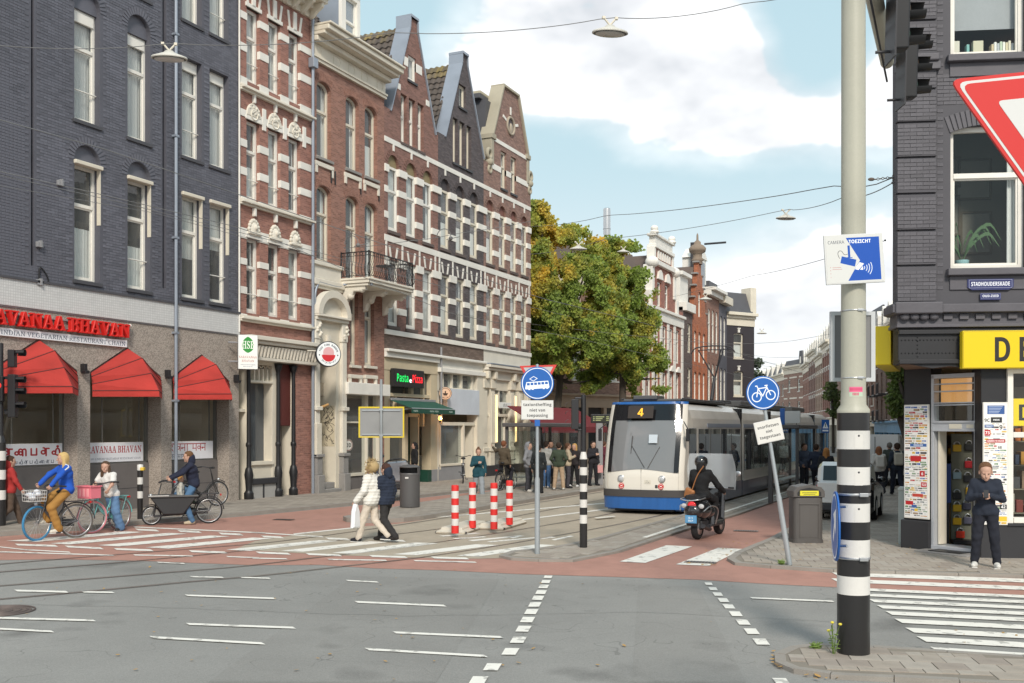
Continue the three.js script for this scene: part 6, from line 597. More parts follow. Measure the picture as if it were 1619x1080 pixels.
// ---------- trees ----------
const leafGeo = (() => { seed = 4242; const g = []; for (let i = 0; i < 7; i++) { const s = rr(.8,1.25),p = new THREE.BufferGeometry(),q = [[0,-1,0],[.62,-.2,.12],[0,1,.05],[-.62,-.2,.12]],v = [],k = M4().makeRotationFromEuler(new THREE.Euler(rr(-1.3,1.3),rr(0,6.3),rr(-1.3,1.3))).setPosition(rr(-1.6,1.6),rr(-1.3,1.3),rr(-1.6,1.6)); for (const t of [[0,1,2],[0,2,3]]) for (const n of t) v.push(...q[n].map((x) => x * s)); p.setAttribute('position',new THREE.Float32BufferAttribute(v,3)); p.applyMatrix4(k); p.computeVertexNormals(); g.push(p); } return boxUV(mergeGeometries(g)); })();
const leafM = mat('#fff',.75,{ transmission: .5,thickness: 0,side: THREE.DoubleSide }),barkM = mat([.075,.062,.05],.9,{ map: soft,bumpMap: softB,bumpScale: .02 });
function crown(parent,clumps,size,dens,col,hole_ = .4) { const list = [],c = new THREE.Color(),cam = camera.position; for (const [x,y,z,r,ry = r] of clumps) { const n = Math.round(dens * r * r * 4); for (let i = 0; i < n; i++) { const a = rr(0,6.283),b = Math.acos(rr(-1,1)),q = rr(0,1) ** .38,px = x + r * q * Math.sin(b) * Math.cos(a),py = y + ry * q * Math.cos(b),pz = z + r * q * Math.sin(b) * Math.sin(a); if (fbm3(px * 1.1,py * 1.1,pz * 1.1,2) < hole_) continue; list.push([px,py,pz,q]); } }
const im = new THREE.InstancedMesh(leafGeo,leafM,list.length),e = new THREE.Euler(); list.forEach(([x,y,z],k) => { const s = size * rr(.7,1.3); im.setMatrixAt(k,M4().makeRotationFromEuler(e.set(rr(-.6,.6),rr(0,6.3),rr(-.6,.6))).scale(V(s,s,s)).setPosition(x,y,z)); im.setColorAt(k,col(c,x,y,z)); }); im.name = 'crown'; im.userData.kind = 'stuff'; parent.add(im); return im; }
function limbs(parent,name,list,m = barkM) { const q = gb(); for (const [pts,r0,r1] of list) { const cv = new THREE.CatmullRomCurve3(pts.map((p) => V(...p))),n = 14,P_ = cv.getPoints(n); for (let i = 0; i < n; i++) q.bar(P_[i].toArray(),P_[i + 1].toArray(),lerp(r0,r1,i / n),lerp(r0,r1,(i + 1) / n),8).ball(...P_[i + 1].toArray(),lerp(r0,r1,(i + 1) / n),1,1,1,8); } q.build(name,m,parent); }
function autumnTree(label,base,trunkTop,d,cl,yellow) { const t = thing('street_tree',label,'tree',[base.x,0,base.z]),L = (px,py,dd = 0) => { const a = AT(px,py,d + dd); return [a.x - base.x,a.y,a.z - base.z]; },tt = L(...trunkTop),clumps = cl.map(([px,py,r,dd = 0]) => [...L(px,py,dd),r * d / FOC]);
limbs(t,'trunk',[[[[0,0,0],[tt[0] * .3,tt[1] * .5,0],tt],.3,.2],...clumps.map((c) => [[tt,[lerp(tt[0],c[0],.4),lerp(tt[1],c[1],.55),lerp(tt[2],c[2],.4)],[c[0],c[1] + .3,c[2]]],.14,.03])]); const q = gb(); q.ball(0,.1,0,.42,1,.5,1); q.build('root_flare',barkM,t);
crown(t,clumps,.085,440,(c,x,y,z) => { const n = fbm3(x * .7 + 3,y * .7,z * .7 + 8,3),w = vn3(x * 3,y * 3,z * 3),k = clamp((n - .5) * 2.6 + yellow(x,y,z) + (w - .5) * .5),s = rr(.7,1.35); return c.setRGB(lerp(.27,.78,k) * s,lerp(.37,.54,k) * s,lerp(.05,.05,k) * s); },.515); }
{
seed = 991; const b1 = AT(878,745,59.5),b2 = AT(985,745,62);
autumnTree('large lime tree turning yellow, growing beside the stone gabled house',b1,[886,600],59.5,[[852,372,36,1],[868,420,44,-1],[905,400,44,0],[940,398,34,1],[880,470,55,-1.5],[925,455,50,-1],[845,500,55,1],[955,470,42,0],[900,530,58,-2],[860,560,44,0],[940,525,50,-1.5],[905,556,34,-1],[820,440,40,2],[850,335,18,1],[858,592,20,0],[905,602,16,0],[932,610,13,0]],(x,y) => clamp((y - 8.5) * .09 + .04));
autumnTree('greener lime tree behind the tram, right of the yellowing one',b2,[985,590],62,[[985,420,40,0],[1004,460,36,-1],[975,480,45,0],[1008,510,36,0],[985,538,46,-1],[1022,565,36,0],[1026,590,26,-1],[965,562,38,0],[1008,590,30,0],[940,585,30,1],[1044,606,15,0],[1000,616,15,0],[968,400,26,1]],(x,y) => clamp((y - 12) * .07 - .3));
const bush = (name,label,px,py,d,cl,dens,size,g0) => { const b = AT(px,py,d),t = thing(name,label,'tree',[b.x,0,b.z]),clumps = cl.map(([x,y,r,dd = 0]) => { const a = AT(x,y,d + dd); return [a.x - b.x,a.y,a.z - b.z,r * d / FOC]; }); limbs(t,'trunk',clumps.map((c) => [[[0,0,0],[c[0] * .3,c[1] * .6,c[2] * .3],[c[0],c[1],c[2]]],.16,.03])); crown(t,clumps,size,dens,(c,x,y,z) => { const s = rr(.7,1.3),k = vn3(x,y,z) * .3; return c.setRGB((g0[0] + k * .06) * s,(g0[1] + k * .05) * s,g0[2] * s); },.36); };
bush('distant_tree','small dark green tree far down the street beside the dark corner house',1214,680,200,[[1214,596,12],[1207,606,10],[1222,604,9]],22,.3,[.05,.085,.03]); bush('distant_tree','dark conifer like tree directly beside the dark corner house end',1197,680,120,[[1196,575,6],[1198,600,9],[1195,625,10]],50,.2,[.03,.06,.03]); bush('distant_tree','leafy green tree in front of the narrow plum house by the mast',1318,680,100,[[1317,628,11],[1320,648,12],[1314,612,7]],70,.16,[.10,.15,.03]);
bush('leafy_climber','bright green leafy plant growing beside the corner shop at the pavement',1450,680,26,[[1420,590,12],[1418,620,13,.4],[1416,648,12],[1424,604,12,.6],[1422,640,13,.5],[1414,632,9]],900,.045,[.13,.20,.03]);
}
// ---------- the tram ----------
{
const T = thing('tram','blue and white articulated tram with an amber number four on its front','tram',[-8.58,0,-27.25],0); T.scale.x = .955;
const white = mat([.77,.735,.66],.35,{ clearcoat: .5,clearcoatRoughness: .1 }),silver = mat([.7,.67,.61],.35,{ map: soft,clearcoat: .4,clearcoatRoughness: .15 }),blue = mat([.02,.13,.42],.35,{ map: tex(256,256,(u,v,i,j) => .75 + .3 * fbm2(u,v * .2,12,4),[1.2,1.2]),clearcoat: .4,clearcoatRoughness: .2 }),blk = mat([.012,.012,.014],.12),dk = mat([.06,.055,.055],.6),glassT = mat([.035,.038,.042],.03,{ clearcoat: 1,clearcoatRoughness: .02 }),skirt = mat([.17,.18,.25],.3,{ clearcoat: .5,map: soft }),x0_ = 0;
// plan outline of the nose, pulled in and raked with height
const plan = (d) => { const p = []; for (let i = 0; i <= 20; i++) { const t = -1 + 2 * i / 20,x = 1.2 * Math.sign(t) * Math.min(1,Math.abs(t) * 1.12),a = Math.abs(t) > .893 ? (Math.abs(t) - .893) / .107 : 0; p.push([x,.1 - .34 * Math.abs(t) ** 3.2 - a * d]); } return p; };
const rake = (y) => (y > 1.15 ? -.2 * (y - 1.15) - .05 * (y - 1.15) ** 2 : y < .5 ? -.12 * (.5 - y) : 0),nar = (y) => 1 - (y > 2.3 ? .045 * (y - 2.3) ** 1.6 : 0);
function skin(y0,y1,t0,t1,off,n = 4) { const pos = [],idx = [],P_ = plan(.0).filter((q,i) => i / 10 - 1 >= t0 - .001 && i / 10 - 1 <= t1 + .001); for (let j = 0; j <= n; j++) { const y = lerp(typeof y0 === 'function' ? 0 : y0,y1,j / n); P_.forEach(([x,z]) => { const b = typeof y0 === 'function' ? lerp(y0(x),y1,j / n) : y; pos.push(x * nar(b) * (1 + off * .4),b,z + rake(b) + off); }); } const w = P_.length; for (let j = 0; j < n; j++) for (let i = 0; i + 1 < w; i++) idx.push(j * w + i,j * w + i + 1,(j + 1) * w + i,j * w + i + 1,(j + 1) * w + i + 1,(j + 1) * w + i); const g = new THREE.BufferGeometry(); g.setAttribute('position',new THREE.Float32BufferAttribute(pos,3)); g.setIndex(idx); g.computeVertexNormals(); return g; }
const A = (name,g,m) => gb().add(g).build(name,m,T);
const sill_ = (x) => 1.27 - .09 * Math.min(1,Math.abs(x) * 1.1) ** 1.5;
A('front_panel',skin(.66,1.4,-1,1,0,6),white); A('windscreen',skin(sill_,2.66,-.9,.9,.012,8),mat([.2,.205,.21],.04,{ clearcoat: 1,clearcoatRoughness: .02 })); A('a_pillar',skin(.66,3.16,-1,-.8,.026,10),white); A('a_pillar',skin(.66,3.16,.8,1,.026,10),white);
for (const s of [-1,1]) { const pos = [],idx = [],n = 14; for (let j = 0; j <= n; j++) { const y = lerp(.5,3.17,j / n),ze = .1 - .34 + rake(y) + .01; for (let i = 0; i <= 3; i++) pos.push(s * 1.203 * lerp(nar(y),y > 2.46 ? 1 - .12 * ((y - 2.46) / .5) ** 2 : 1,i / 3),y,lerp(ze,-1.17,i / 3)); } for (let j = 0; j < n; j++) for (let i = 0; i < 3; i++) { const a = j * 4 + i; idx.push(a,a + 1,a + 4,a + 1,a + 5,a + 4); } const g = new THREE.BufferGeometry(); g.setAttribute('position',new THREE.Float32BufferAttribute(pos,3)); g.setIndex(idx); g.computeVertexNormals(); A('cab_side',g,white); }
{ const q = gb(); q.box(-1.0,1.0,3.1,3.17,-1.2,-.55,.02); q.build('cab_roof',blue,T); }
for (const s of [-1,1]) A('windscreen_edge',skin(sill_,2.66,s < 0 ? -.8 : .7,s < 0 ? -.7 : .8,.024,8),blk);
A('display_housing',skin(2.64,3.1,-.9,.9,.02,4),blk); A('blue_brow',skin(3.1,3.17,-1,1,.03,2),blue); A('bumper',skin(.5,.7,-1,1,.05,2),dk); A('blue_skirt',skin(.16,.52,-1,1,.03,4),blue);
{ const p = new THREE.PlaneGeometry(.78,.36); p.rotateX(-.28); p.translate(-.12,2.87,-.24); const dr = (x,w,h,bg) => { x.fillStyle = bg; x.fillRect(0,0,w,h); x.fillStyle = '#ffb62e'; x.font = 'bold 108px sans-serif'; x.textAlign = 'center'; x.fillText('4',w / 2,98); x.fillStyle = bg; for (let i = 0; i < w; i += 6) x.fillRect(i,0,1.2,h); for (let j = 0; j < h; j += 6) x.fillRect(0,j,w,1.2); }; part(T,'number_display',p,mat('#fff',.3,{ map: canvas(256,118,(x,w,h) => dr(x,w,h,'#3a302a')),emissive: new THREE.Color('#fff'),emissiveMap: canvas(256,118,(x,w,h) => dr(x,w,h,'#000')),emissiveIntensity: 1.1 })); }
for (const s of [-1,1]) { const h = gb(); h.lathe([[0,.02],[.07,.03],[.1,.05],[.105,0]],0,0,0,20).turn(M4().makeRotationX(Math.PI / 2).setPosition(s * .62,1.0,.04)); const hh = h.build('headlight',MT.steel,T); gb().ball(s * .62,1.0,.075,.07,1,1,.4).build('lens',mat([.5,.52,.54],.05,{ clearcoat: 1 }),hh);
const p = new THREE.CircleGeometry(.085,24); p.translate(s * .6,.8,.102); part(T,'round_emblem',p,mat('#fff',.4,{ map: canvas(96,96,(x) => { x.fillStyle = '#c62020'; x.fillRect(0,0,96,96); x.strokeStyle = '#f2e6e2'; x.lineWidth = 7; x.beginPath(); x.arc(48,48,34,.5,2.7); x.stroke(); x.beginPath(); x.arc(48,48,34,3.6,5.8); x.stroke(); x.fillStyle = '#f2e6e2'; x.fillRect(30,40,36,16); }) })); }
{ const p = new THREE.PlaneGeometry(.2,.1); p.translate(.2,.92,.108); part(T,'fleet_number',p,mat('#fff',.5,{ map: canvas(128,64,(x) => { x.fillStyle = '#d8d2c4'; x.fillRect(0,0,128,64); x.fillStyle = '#6a6a6a'; x.font = '15px sans-serif'; x.fillText('TRAM',30,18); x.font = '34px sans-serif'; x.fillText('2130',24,54); }) })); gb().box(-.004,.004,.66,1.3,.088,.1).build('panel_seam',dk,T); gb().bar([.1,1.32,.1],[-.35,1.95,-.06],.008).bar([-.35,1.7,-.02],[-.33,2.2,-.12],.011).bar([.2,1.3,.1],[.52,1.9,-.06],.007).build('wiper',dk,T); const q = new THREE.PlaneGeometry(.26,.24); q.rotateX(-.2); q.translate(.32,2.12,-.05); part(T,'paper_notice',q,mat([.55,.62,.68],.7)); }
gb().box(.42,.5,.75,.84,.06,.1,.01).build('coupler_cover',dk,T);
// body sections
const sec = [[-1.15,-7.55],[-7.95,-12.9],[-13.3,-19.2],[-19.6,-24.6],[-25,-30]],prof = [[-1.2,.62],[1.2,.62],[1.2,2.46],[1.17,2.7],[1.06,2.95],[.86,3.12],[.6,3.18],[-.6,3.18],[-.86,3.12],[-1.06,2.95],[-1.17,2.7],[-1.2,2.46]];
sec.forEach(([a,b],k) => { const L = a - b,bd = gb().ext(prof,b,a).build('body_section',silver,T); gb().box(-1.17,1.17,.1,.62,b,k ? a : -.3).build('skirt',k ? skirt : blue,T);
if (!k) { for (const s of [-1,1]) gb().box(s * 1.2,s * 1.216,.18,.62,-1.68,-.27).build('blue_skirt_side',blue,bd); gb().box(1.19,1.222,.8,2.42,-1.5,-.72,.01).build('cab_window',glassT,bd); gb().box(1.2,1.23,.12,.64,b,-1.7).build('skirt_panel',skirt,bd); }
for (const s of [-1,1]) { const x0 = s * 1.196,x1 = s * 1.214; gb().box(x0,x1,2.44,2.56,b + .05,a - (k ? .05 : 1.7)).build('blue_reflection_strip',mat([.3,.34,.42],.3),bd);  // silver-blue strip above the windows: faint bluish reflection painted as colour
const z0 = k ? a - .12 : -1.75,n = Math.max(2,Math.round((z0 - b - .12) / 1.35)),pw = (z0 - b - .12) / n; for (let i = 0; i < n; i++) { const za = z0 - i * pw - .05,zb = z0 - (i + 1) * pw + .05,door = (k % 2 === 0 && i === (k ? 1 : 2)); gb().box(x0,x1 + s * .003,door ? .2 : .96,2.4,zb,za,.006).build(door ? 'door' : 'side_window',glassT,bd); if (door) { gb().box(x0,x1 + s * .012,.2,2.4,(za + zb) / 2 - .02,(za + zb) / 2 + .02).build('door_seal',dk,bd); } } gb().box(x0,x1,.6,.66,b + .02,a - .02).build('rubbing_strip',white,bd); } });
for (let k = 0; k < 4; k++) { const z1 = sec[k][1],z0 = sec[k + 1][0],q = gb(); for (let i = 0; i < 6; i++) q.box(-1.1 - (i % 2) * .05,1.1 + (i % 2) * .05,.3,3.05 + (i % 2) * .04,lerp(z1,z0,i / 6) - .08,lerp(z1,z0,i / 6)); q.build('bellows',blk,T); }
{ const q = gb(); q.box(-.9,.9,3.18,3.26,-6.5,-.9,.03).box(-.55,.2,3.24,3.36,-1.6,-.8,.03).box(-.8,.8,3.2,3.42,-12.4,-9.4,.05).box(-.8,.8,3.2,3.4,-18.6,-14,.05).box(-.8,.8,3.2,3.42,-24,-20.4,.05); q.build('roof_equipment',P([.1,.1,.1],.6),T); const r = gb(); for (const s of [-1,1]) r.bar([s * .95,3.26,-.9],[s * .95,3.26,-7],.02).bar([s * .98,3.24,-8.3],[s * .98,3.24,-12.8],.02); r.build('roof_rail',MT.dark,T); }
{ const b = gb(); for (const z of [-3.6,-16.2,-27.4]) { b.box(-1.0,1.0,.12,.5,z - 1.3,z + 1.3,.04); for (const s of [-1,1]) for (const d of [-.9,.9]) b.add(new THREE.CylinderGeometry(.29,.29,.1,20),M4().makeRotationZ(Math.PI / 2).setPosition(s * .72,.3,z + d)); } b.build('bogie',MT.black,T); gb().box(-.9,.9,.08,.2,-1.2,-.15,.02).build('lifeguard',MT.black,T); }
{ const p = gb(),y = 3.3,z = -8.5; p.box(-.5,.5,y,y + .1,z - .6,z + .6,.02).bar([0,y + .1,z + .4],[0,y + .95,z - .05],.07,.05).bar([-.03,y + .95,z - .05],[-.55,y + 1.9,z + .2],.028,.022).bar([.03,y + .95,z - .05],[.3,y + 1.9,z + .2],.028,.022).bar([.02,y + .9,z],[.4,y + 1.95,z + .2],.016).tube([[-.82,y + 1.78,z + .2],[-.7,y + 1.95,z + .2],[-.4,y + 2.02,z + .2],[.4,y + 2.02,z + .2],[.7,y + 1.95,z + .2],[.82,y + 1.78,z + .2]],.022,20).bar([-.62,y + 1.92,z - .06],[.62,y + 1.92,z - .06],.018).bar([-.5,y + 1.92,z - .06],[-.5,y + 2.0,z + .2],.012).bar([.5,y + 1.92,z - .06],[.5,y + 2.0,z + .2],.012); p.build('pantograph',MT.dark,T); }
for (const s of [-1,1]) { const m = gb(); m.bar([s * 1.15,2.6,-.35],[s * 1.34,2.4,-.1],.015).box(s * 1.34 - .05,s * 1.34 + .05,2.05,2.4,-.14,-.06,.02); m.build('wing_mirror',MT.black,T); }
}
// ---------- street furniture ----------
const onG = (px,py,h = 0) => { const [x,z] = G(px,py,h); return [x,h,z]; };
const bandPost = (parent,r,ys,m0,m1) => { for (let i = 0; i + 1 < ys.length; i++) gb().lathe([[r,ys[i]],[r,ys[i + 1]]],0,0,0,28).build(i % 2 ? 'white_band' : 'black_band',i % 2 ? m1 : m0,parent); };
const blkP = mat([.022,.021,.021],.32,{ map: soft,bumpMap: softB,bumpScale: .001 }),whtP = mat([.72,.70,.66],.4,{ map: soft }),signBlue = mat([.015,.115,.42],.4),signWhite = mat([.66,.66,.64],.45);
const disc = (t,name,r,y,z,tx,lean = 0) => { gb().lathe([[0,-.012],[r,-.012],[r + .006,0],[r,.012],[0,.012]],0,0,0,40).turn(M4().makeRotationX(Math.PI / 2).setPosition(0,y,z)).build(name,signBlue,t); const f = new THREE.CircleGeometry(r * .985,40); f.translate(0,y,z + .0145); part(t,name + '_face',f,mat('#fff',.35,{ map: tx })); };
const B0 = '#1c5fae';
{ // striped mast with signals
const t = thing('signal_mast','thick pale mast with a black and white striped foot standing on the kerbed island','mast',[-1.2,.08,-11.13],YAW),d = 10.61,y = (p) => EYE - .08 - (p - CY) / FOC * d,cream = mat([.45,.44,.36],.5,{ map: soft });
bandPost(t,.166,[1042,938,909,881,852,824,795,766,738,710,681,653].map(y),blkP,whtP); gb().lathe([[.166,y(653)],[.166,y(648)],[.13,y(640)],[.127,y(620)]],0,0,0,28).build('cap',cream,t); gb().lathe([[.126,y(640)],[.12,9.4],[0,9.42]],0,0,0,28).build('pole',cream,t);
for (const q of [781,881]) { gb().lathe([[.168,y(q) - .012],[.174,y(q) - .012],[.174,y(q) + .012],[.168,y(q) + .012]],0,0,0,28).box(.0,.09,y(q) - .02,y(q) + .02,.166,.2,.005).build('clamp',MT.steel,t); } for (const q of [492,598]) gb().lathe([[.122,y(q) - .006],[.13,y(q) - .006],[.13,y(q) + .006],[.122,y(q) + .006]],0,0,0,28).box(.0,.06,y(q) - .012,y(q) + .012,.12,.14,.004).build('clamp',MT.steel,t);
for (const q of [695,752,809]) { const g = new THREE.CylinderGeometry(.1672,.1672,.15,10,1,true,-.26,.52); g.translate(0,y(q) - .02,0); part(t,'hatch',boxUV(g),mat([.66,.64,.6],.45)); gb().ball(0,y(q) + .04,.167,.011,1,1,.3).build('lock',MT.dark,t); }
{ const g = new THREE.CylinderGeometry(.1285,.1285,.1,12,1,true,-.65,1.1); g.translate(0,y(620),0); part(t,'sticker',g,mat('#fff',.5,{ map: canvas(128,48,(x) => { x.fillStyle = '#b9cbb4'; x.fillRect(0,0,128,48); x.fillStyle = '#e0688c'; x.fillRect(0,0,128,26); x.fillStyle = '#c93f66'; for (let i = 0; i < 11; i++) x.fillRect(6 + i * 11,6,7,13); for (let i = 0; i < 5; i++) x.fillRect(30 + i * 12,29,8,14); }) })); }
const e = AT(1403,98,15.6),tp = V(-1.2,8.1,-11.13),mid = tp.clone().lerp(e,.5); const ar = thing('signal_gantry','pale tubular arm reaching from the mast over the side road with signals','mast arm',[-1.2,8.02,-11.13]); gb().bar([0,0,0],[e.x - tp.x,e.y - 8.02,e.z - tp.z],.13,.1,16).ball(e.x - tp.x,e.y - 8.02,e.z - tp.z,.1).ball(0,0,0,.16).build('tube',cream,ar); gb().bar([.0,-.25,-.1],[e.x - tp.x,e.y - 8.32,e.z - tp.z],.015).build('cable',MT.dark,ar);
const sig = (lb,p,turn,roll) => { const s = thing('traffic_light',lb,'traffic light',p.toArray(),turn,'traffic lights'); s.rotation.z = roll; gb().ext([[-.32,-.62],[.32,-.62],[.32,.62],[-.32,.62]],-.12,-.1).build('backboard',MT.dark,s); const h = gb().box(-.14,.14,-.5,.5,-.1,.1,.03).build('housing',MT.black,s); for (let i = 0; i < 3; i++) { const y0 = .32 - i * .32; const g = new THREE.CylinderGeometry(.105,.115,.22,18,1,true,Math.PI * .55,Math.PI * 1.4); g.rotateX(Math.PI / 2); g.rotateZ(Math.PI); part(h,'visor',boxUV(g.toNonIndexed()),MT.black).position.set(0,y0,.2); gb().ball(0,y0,.1,.095,1,1,.3).build('lens',mat(['#3a0505','#3a2405','#05301a'][i],.2),h); } gb().bar([0,.5,-.05],[-.05,.9,-.15],.03).bar([0,-.5,-.1],[0,-.5,-.3],.02).build('hanger',MT.dark,s); };
sig('black traffic light with hoods, upper one hanging from the mast arm',AT(1424,18,13.2),1.85,.12); sig('black traffic light with hoods, lower one nearest the dark brick pier',AT(1438,102,15),1.85,.12);
const c = thing('camera_sign','white and blue camera warning sign strapped to the pale mast','sign',AT(1351,409.5,10.42).toArray(),YAW + .1); c.rotation.order = 'YXZ'; c.rotation.z = .065; gb().ext(hole(-.316,.316,-.255,.255),-.012,.012,[],.004).build('plate',signWhite,c); const f = new THREE.PlaneGeometry(.6,.485); f.translate(0,0,.0135); part(c,'face',f,mat('#fff',.4,{ map: canvas(640,520,(x) => { x.fillStyle = '#d4d4d0'; x.fillRect(0,0,640,520); x.fillStyle = '#0f4fae'; x.beginPath(); x.moveTo(232,26); x.lineTo(612,26); x.lineTo(612,500); x.lineTo(232,500); x.lineTo(330,350); x.lineTo(380,280); x.closePath(); x.fill(); x.fillStyle = '#4a505c'; x.font = '50px sans-serif'; x.fillText('CAMERA',22,88,215); x.fillStyle = '#fff'; x.font = 'bold 54px sans-serif'; x.fillText('TOEZICHT',262,88,346); x.fillStyle = '#0f4fae'; x.save(); x.translate(250,290); x.rotate(.27); x.fillRect(-90,-42,170,78); x.restore(); x.fillRect(246,110,26,130); x.fillRect(226,240,70,8); x.strokeStyle = '#222'; x.lineWidth = 5; x.beginPath(); x.moveTo(150,250); x.bezierCurveTo(100,170,170,140,190,190); x.bezierCurveTo(200,220,230,210,242,205); x.stroke(); x.fillStyle = '#f2f2f0'; x.beginPath(); x.moveTo(330,350); x.lineTo(372,300); x.lineTo(424,318); x.lineTo(356,386); x.lineTo(318,376); x.fill(); x.beginPath(); x.moveTo(372,384); x.lineTo(408,342); x.lineTo(410,386); x.fill(); x.strokeStyle = '#dfe6f2'; x.lineWidth = 9; for (let i = 0; i < 4; i++) { x.beginPath(); x.arc(400,360,28 + i * 28,-.5,.75); x.stroke(); } x.fillStyle = '#b03030'; x.font = '19px sans-serif'; for (let i = 0; i < 3; i++) x.fillText('x',34,350 + i * 34); x.fillText('z',34,458); x.fillRect(60,346,100,3); x.fillRect(60,366,110,3); }) }));
const r = thing('strapped_sign','grey back of a tall sign strapped behind the pale mast','sign',AT(1348.5,548,10.86).toArray(),YAW); gb().box(-.225,.225,-.36,.36,-.02,0,.004).build('panel',mat([.2,.2,.2],.5),r); gb().ext(hole(-.24,.24,-.375,.375),-.03,.015,[rev(hole(-.195,.195,-.335,.335))]).build('rim',mat([.55,.57,.58],.4),r);
const b = thing('round_arrow_sign','round blue arrow sign seen almost edge on, low on the striped mast','sign',AT(1322,832,10.45).toArray(),YAW - 1.78); b.rotation.order = 'YXZ'; b.rotation.z = .1; disc(b,'plate',.355,0,.0,canvas(256,256,(x) => { x.fillStyle = B0; x.fillRect(0,0,256,256); x.strokeStyle = '#fff'; x.lineWidth = 7; x.beginPath(); x.arc(128,128,119,0,7); x.stroke(); x.fillStyle = '#fff'; x.translate(128,128); x.rotate(-.8); x.fillRect(-70,-14,90,28); x.beginPath(); x.moveTo(90,0); x.lineTo(10,-56); x.lineTo(10,56); x.fill(); })); gb().bar([0,.2,-.02],[.1,.2,-.1],.015).bar([0,-.2,-.02],[.1,-.2,-.1],.015).build('bracket',MT.steel,b);
}
{ // give way sign close by on the right
const d = 4.55,s = .9,c = AT(1513 + 155,122 + 92,d),t = thing('give_way_sign','large red and white triangular give way sign close by, cut off by the picture edge','sign',[c.x,0,c.z],YAW + .08); t.rotation.order = 'YXZ'; t.rotation.z = 0; const h = s * .866,k = c.y,tri = (q,dz) => { const a = .05; const R = q / .5,P_ = [[-.5,.29],[.5,.29],[0,-.577]].map((p) => [p[0] * s * R,p[1] * s * R]),o = []; P_.forEach((p,i) => { const n = P_[(i + 1) % 3],m = P_[(i + 2) % 3],u = (b) => { const l = Math.hypot(b[0] - p[0],b[1] - p[1]); return [(b[0] - p[0]) / l,(b[1] - p[1]) / l]; },u1 = u(m),u2 = u(n),f = a * R; for (let j = 0; j <= 4; j++) { const w = j / 4,A = [p[0] + u1[0] * f,p[1] + u1[1] * f],C = [p[0] + u2[0] * f,p[1] + u2[1] * f]; o.push([(1 - w) ** 2 * A[0] + 2 * w * (1 - w) * p[0] + w * w * C[0],(1 - w) ** 2 * A[1] + 2 * w * (1 - w) * p[1] + w * w * C[1]]); } }); return o; };
const RZ = M4().makeRotationZ(.125).setPosition(-.01,k + .035,0),red = mat([.62,.035,.03],.4),L = (n,q,z0,z1,m) => gb().ext(tri(q),z0,z1).turn(RZ).build(n,m,t); L('plate',.5,-.012,0,red); L('white_line',.47,-.01,.0015,signWhite); L('red_border',.447,-.01,.003,red); L('white_field',.275,-.01,.0045,signWhite); gb().bar([.02,0,-.05],[.02,k + .3,-.05],.03,.03,14).build('pole',MT.galv,t);
}
{ // tram sign with plate
const t = thing('tram_sign','round blue tram sign with a white text plate on a grey pole by the tracks','sign',onG(850,876,.05),YAW),d = 18.9,y = (p) => EYE - .12 - (p - CY) / FOC * d; gb().lathe([[.05,0],[.05,y(752)],[.034,y(748)],[.03,y(570)],[0,y(569)]],0,0,0,14).build('pole',MT.galv,t);
disc(t,'disc',.305,y(600),.05,canvas(320,320,(x) => { x.fillStyle = B0; x.fillRect(0,0,320,320); x.strokeStyle = '#eef2f7'; x.lineWidth = 8; x.beginPath(); x.arc(160,160,150,0,7); x.stroke(); x.fillStyle = '#f3f5f8'; x.beginPath(); x.moveTo(38,210); x.lineTo(50,150); x.lineTo(268,134); x.lineTo(280,196); x.lineTo(276,206); x.lineTo(42,222); x.fill(); x.fillStyle = B0; for (let i = 0; i < 6; i++) x.fillRect(56 + i * 36,158 - i * 2.6,28,24); x.strokeStyle = '#f3f5f8'; x.lineWidth = 6; x.beginPath(); x.moveTo(84,118); x.lineTo(122,92); x.lineTo(158,112); x.lineTo(120,138); x.closePath(); x.stroke(); x.fillStyle = '#f3f5f8'; for (const q of [70,104,214,248]) x.fillRect(q,224 - q * .07,20,8); }));
gb().ext(hole(-.3,.3,y(657.5),y(627)),.03,.05,[],.003).build('text_plate',signWhite,t); const p = new THREE.PlaneGeometry(.585,.34); p.translate(0,(y(657.5) + y(627)) / 2,.053); part(t,'text',p,mat('#fff',.5,{ map: canvas(520,302,(x) => { x.fillStyle = '#d6d6d2'; x.fillRect(0,0,520,302); x.fillStyle = '#1e1f22'; x.font = 'bold 68px sans-serif'; x.textAlign = 'center'; x.fillText('taxiontheffing',260,86,480); x.fillText('niet van',260,178,290); x.fillText('toepassing',260,266,370); }) }));
const b = [[-.33,y(572)],[.37,y(570)],[.02,y(626)]]; gb().ext(b,-.05,-.04).build('triangle_back',mat([.5,.5,.49],.5),t); gb().ext(b,-.056,-.036,[rev([[-.26,y(574.5)],[.3,y(573)],[.02,y(618)]])]).build('triangle_rim',mat([.62,.05,.04],.45),t); gb().box(-.05,.05,y(668),y(658),.03,.05,.004).build('blue_tag',signBlue,t);
}
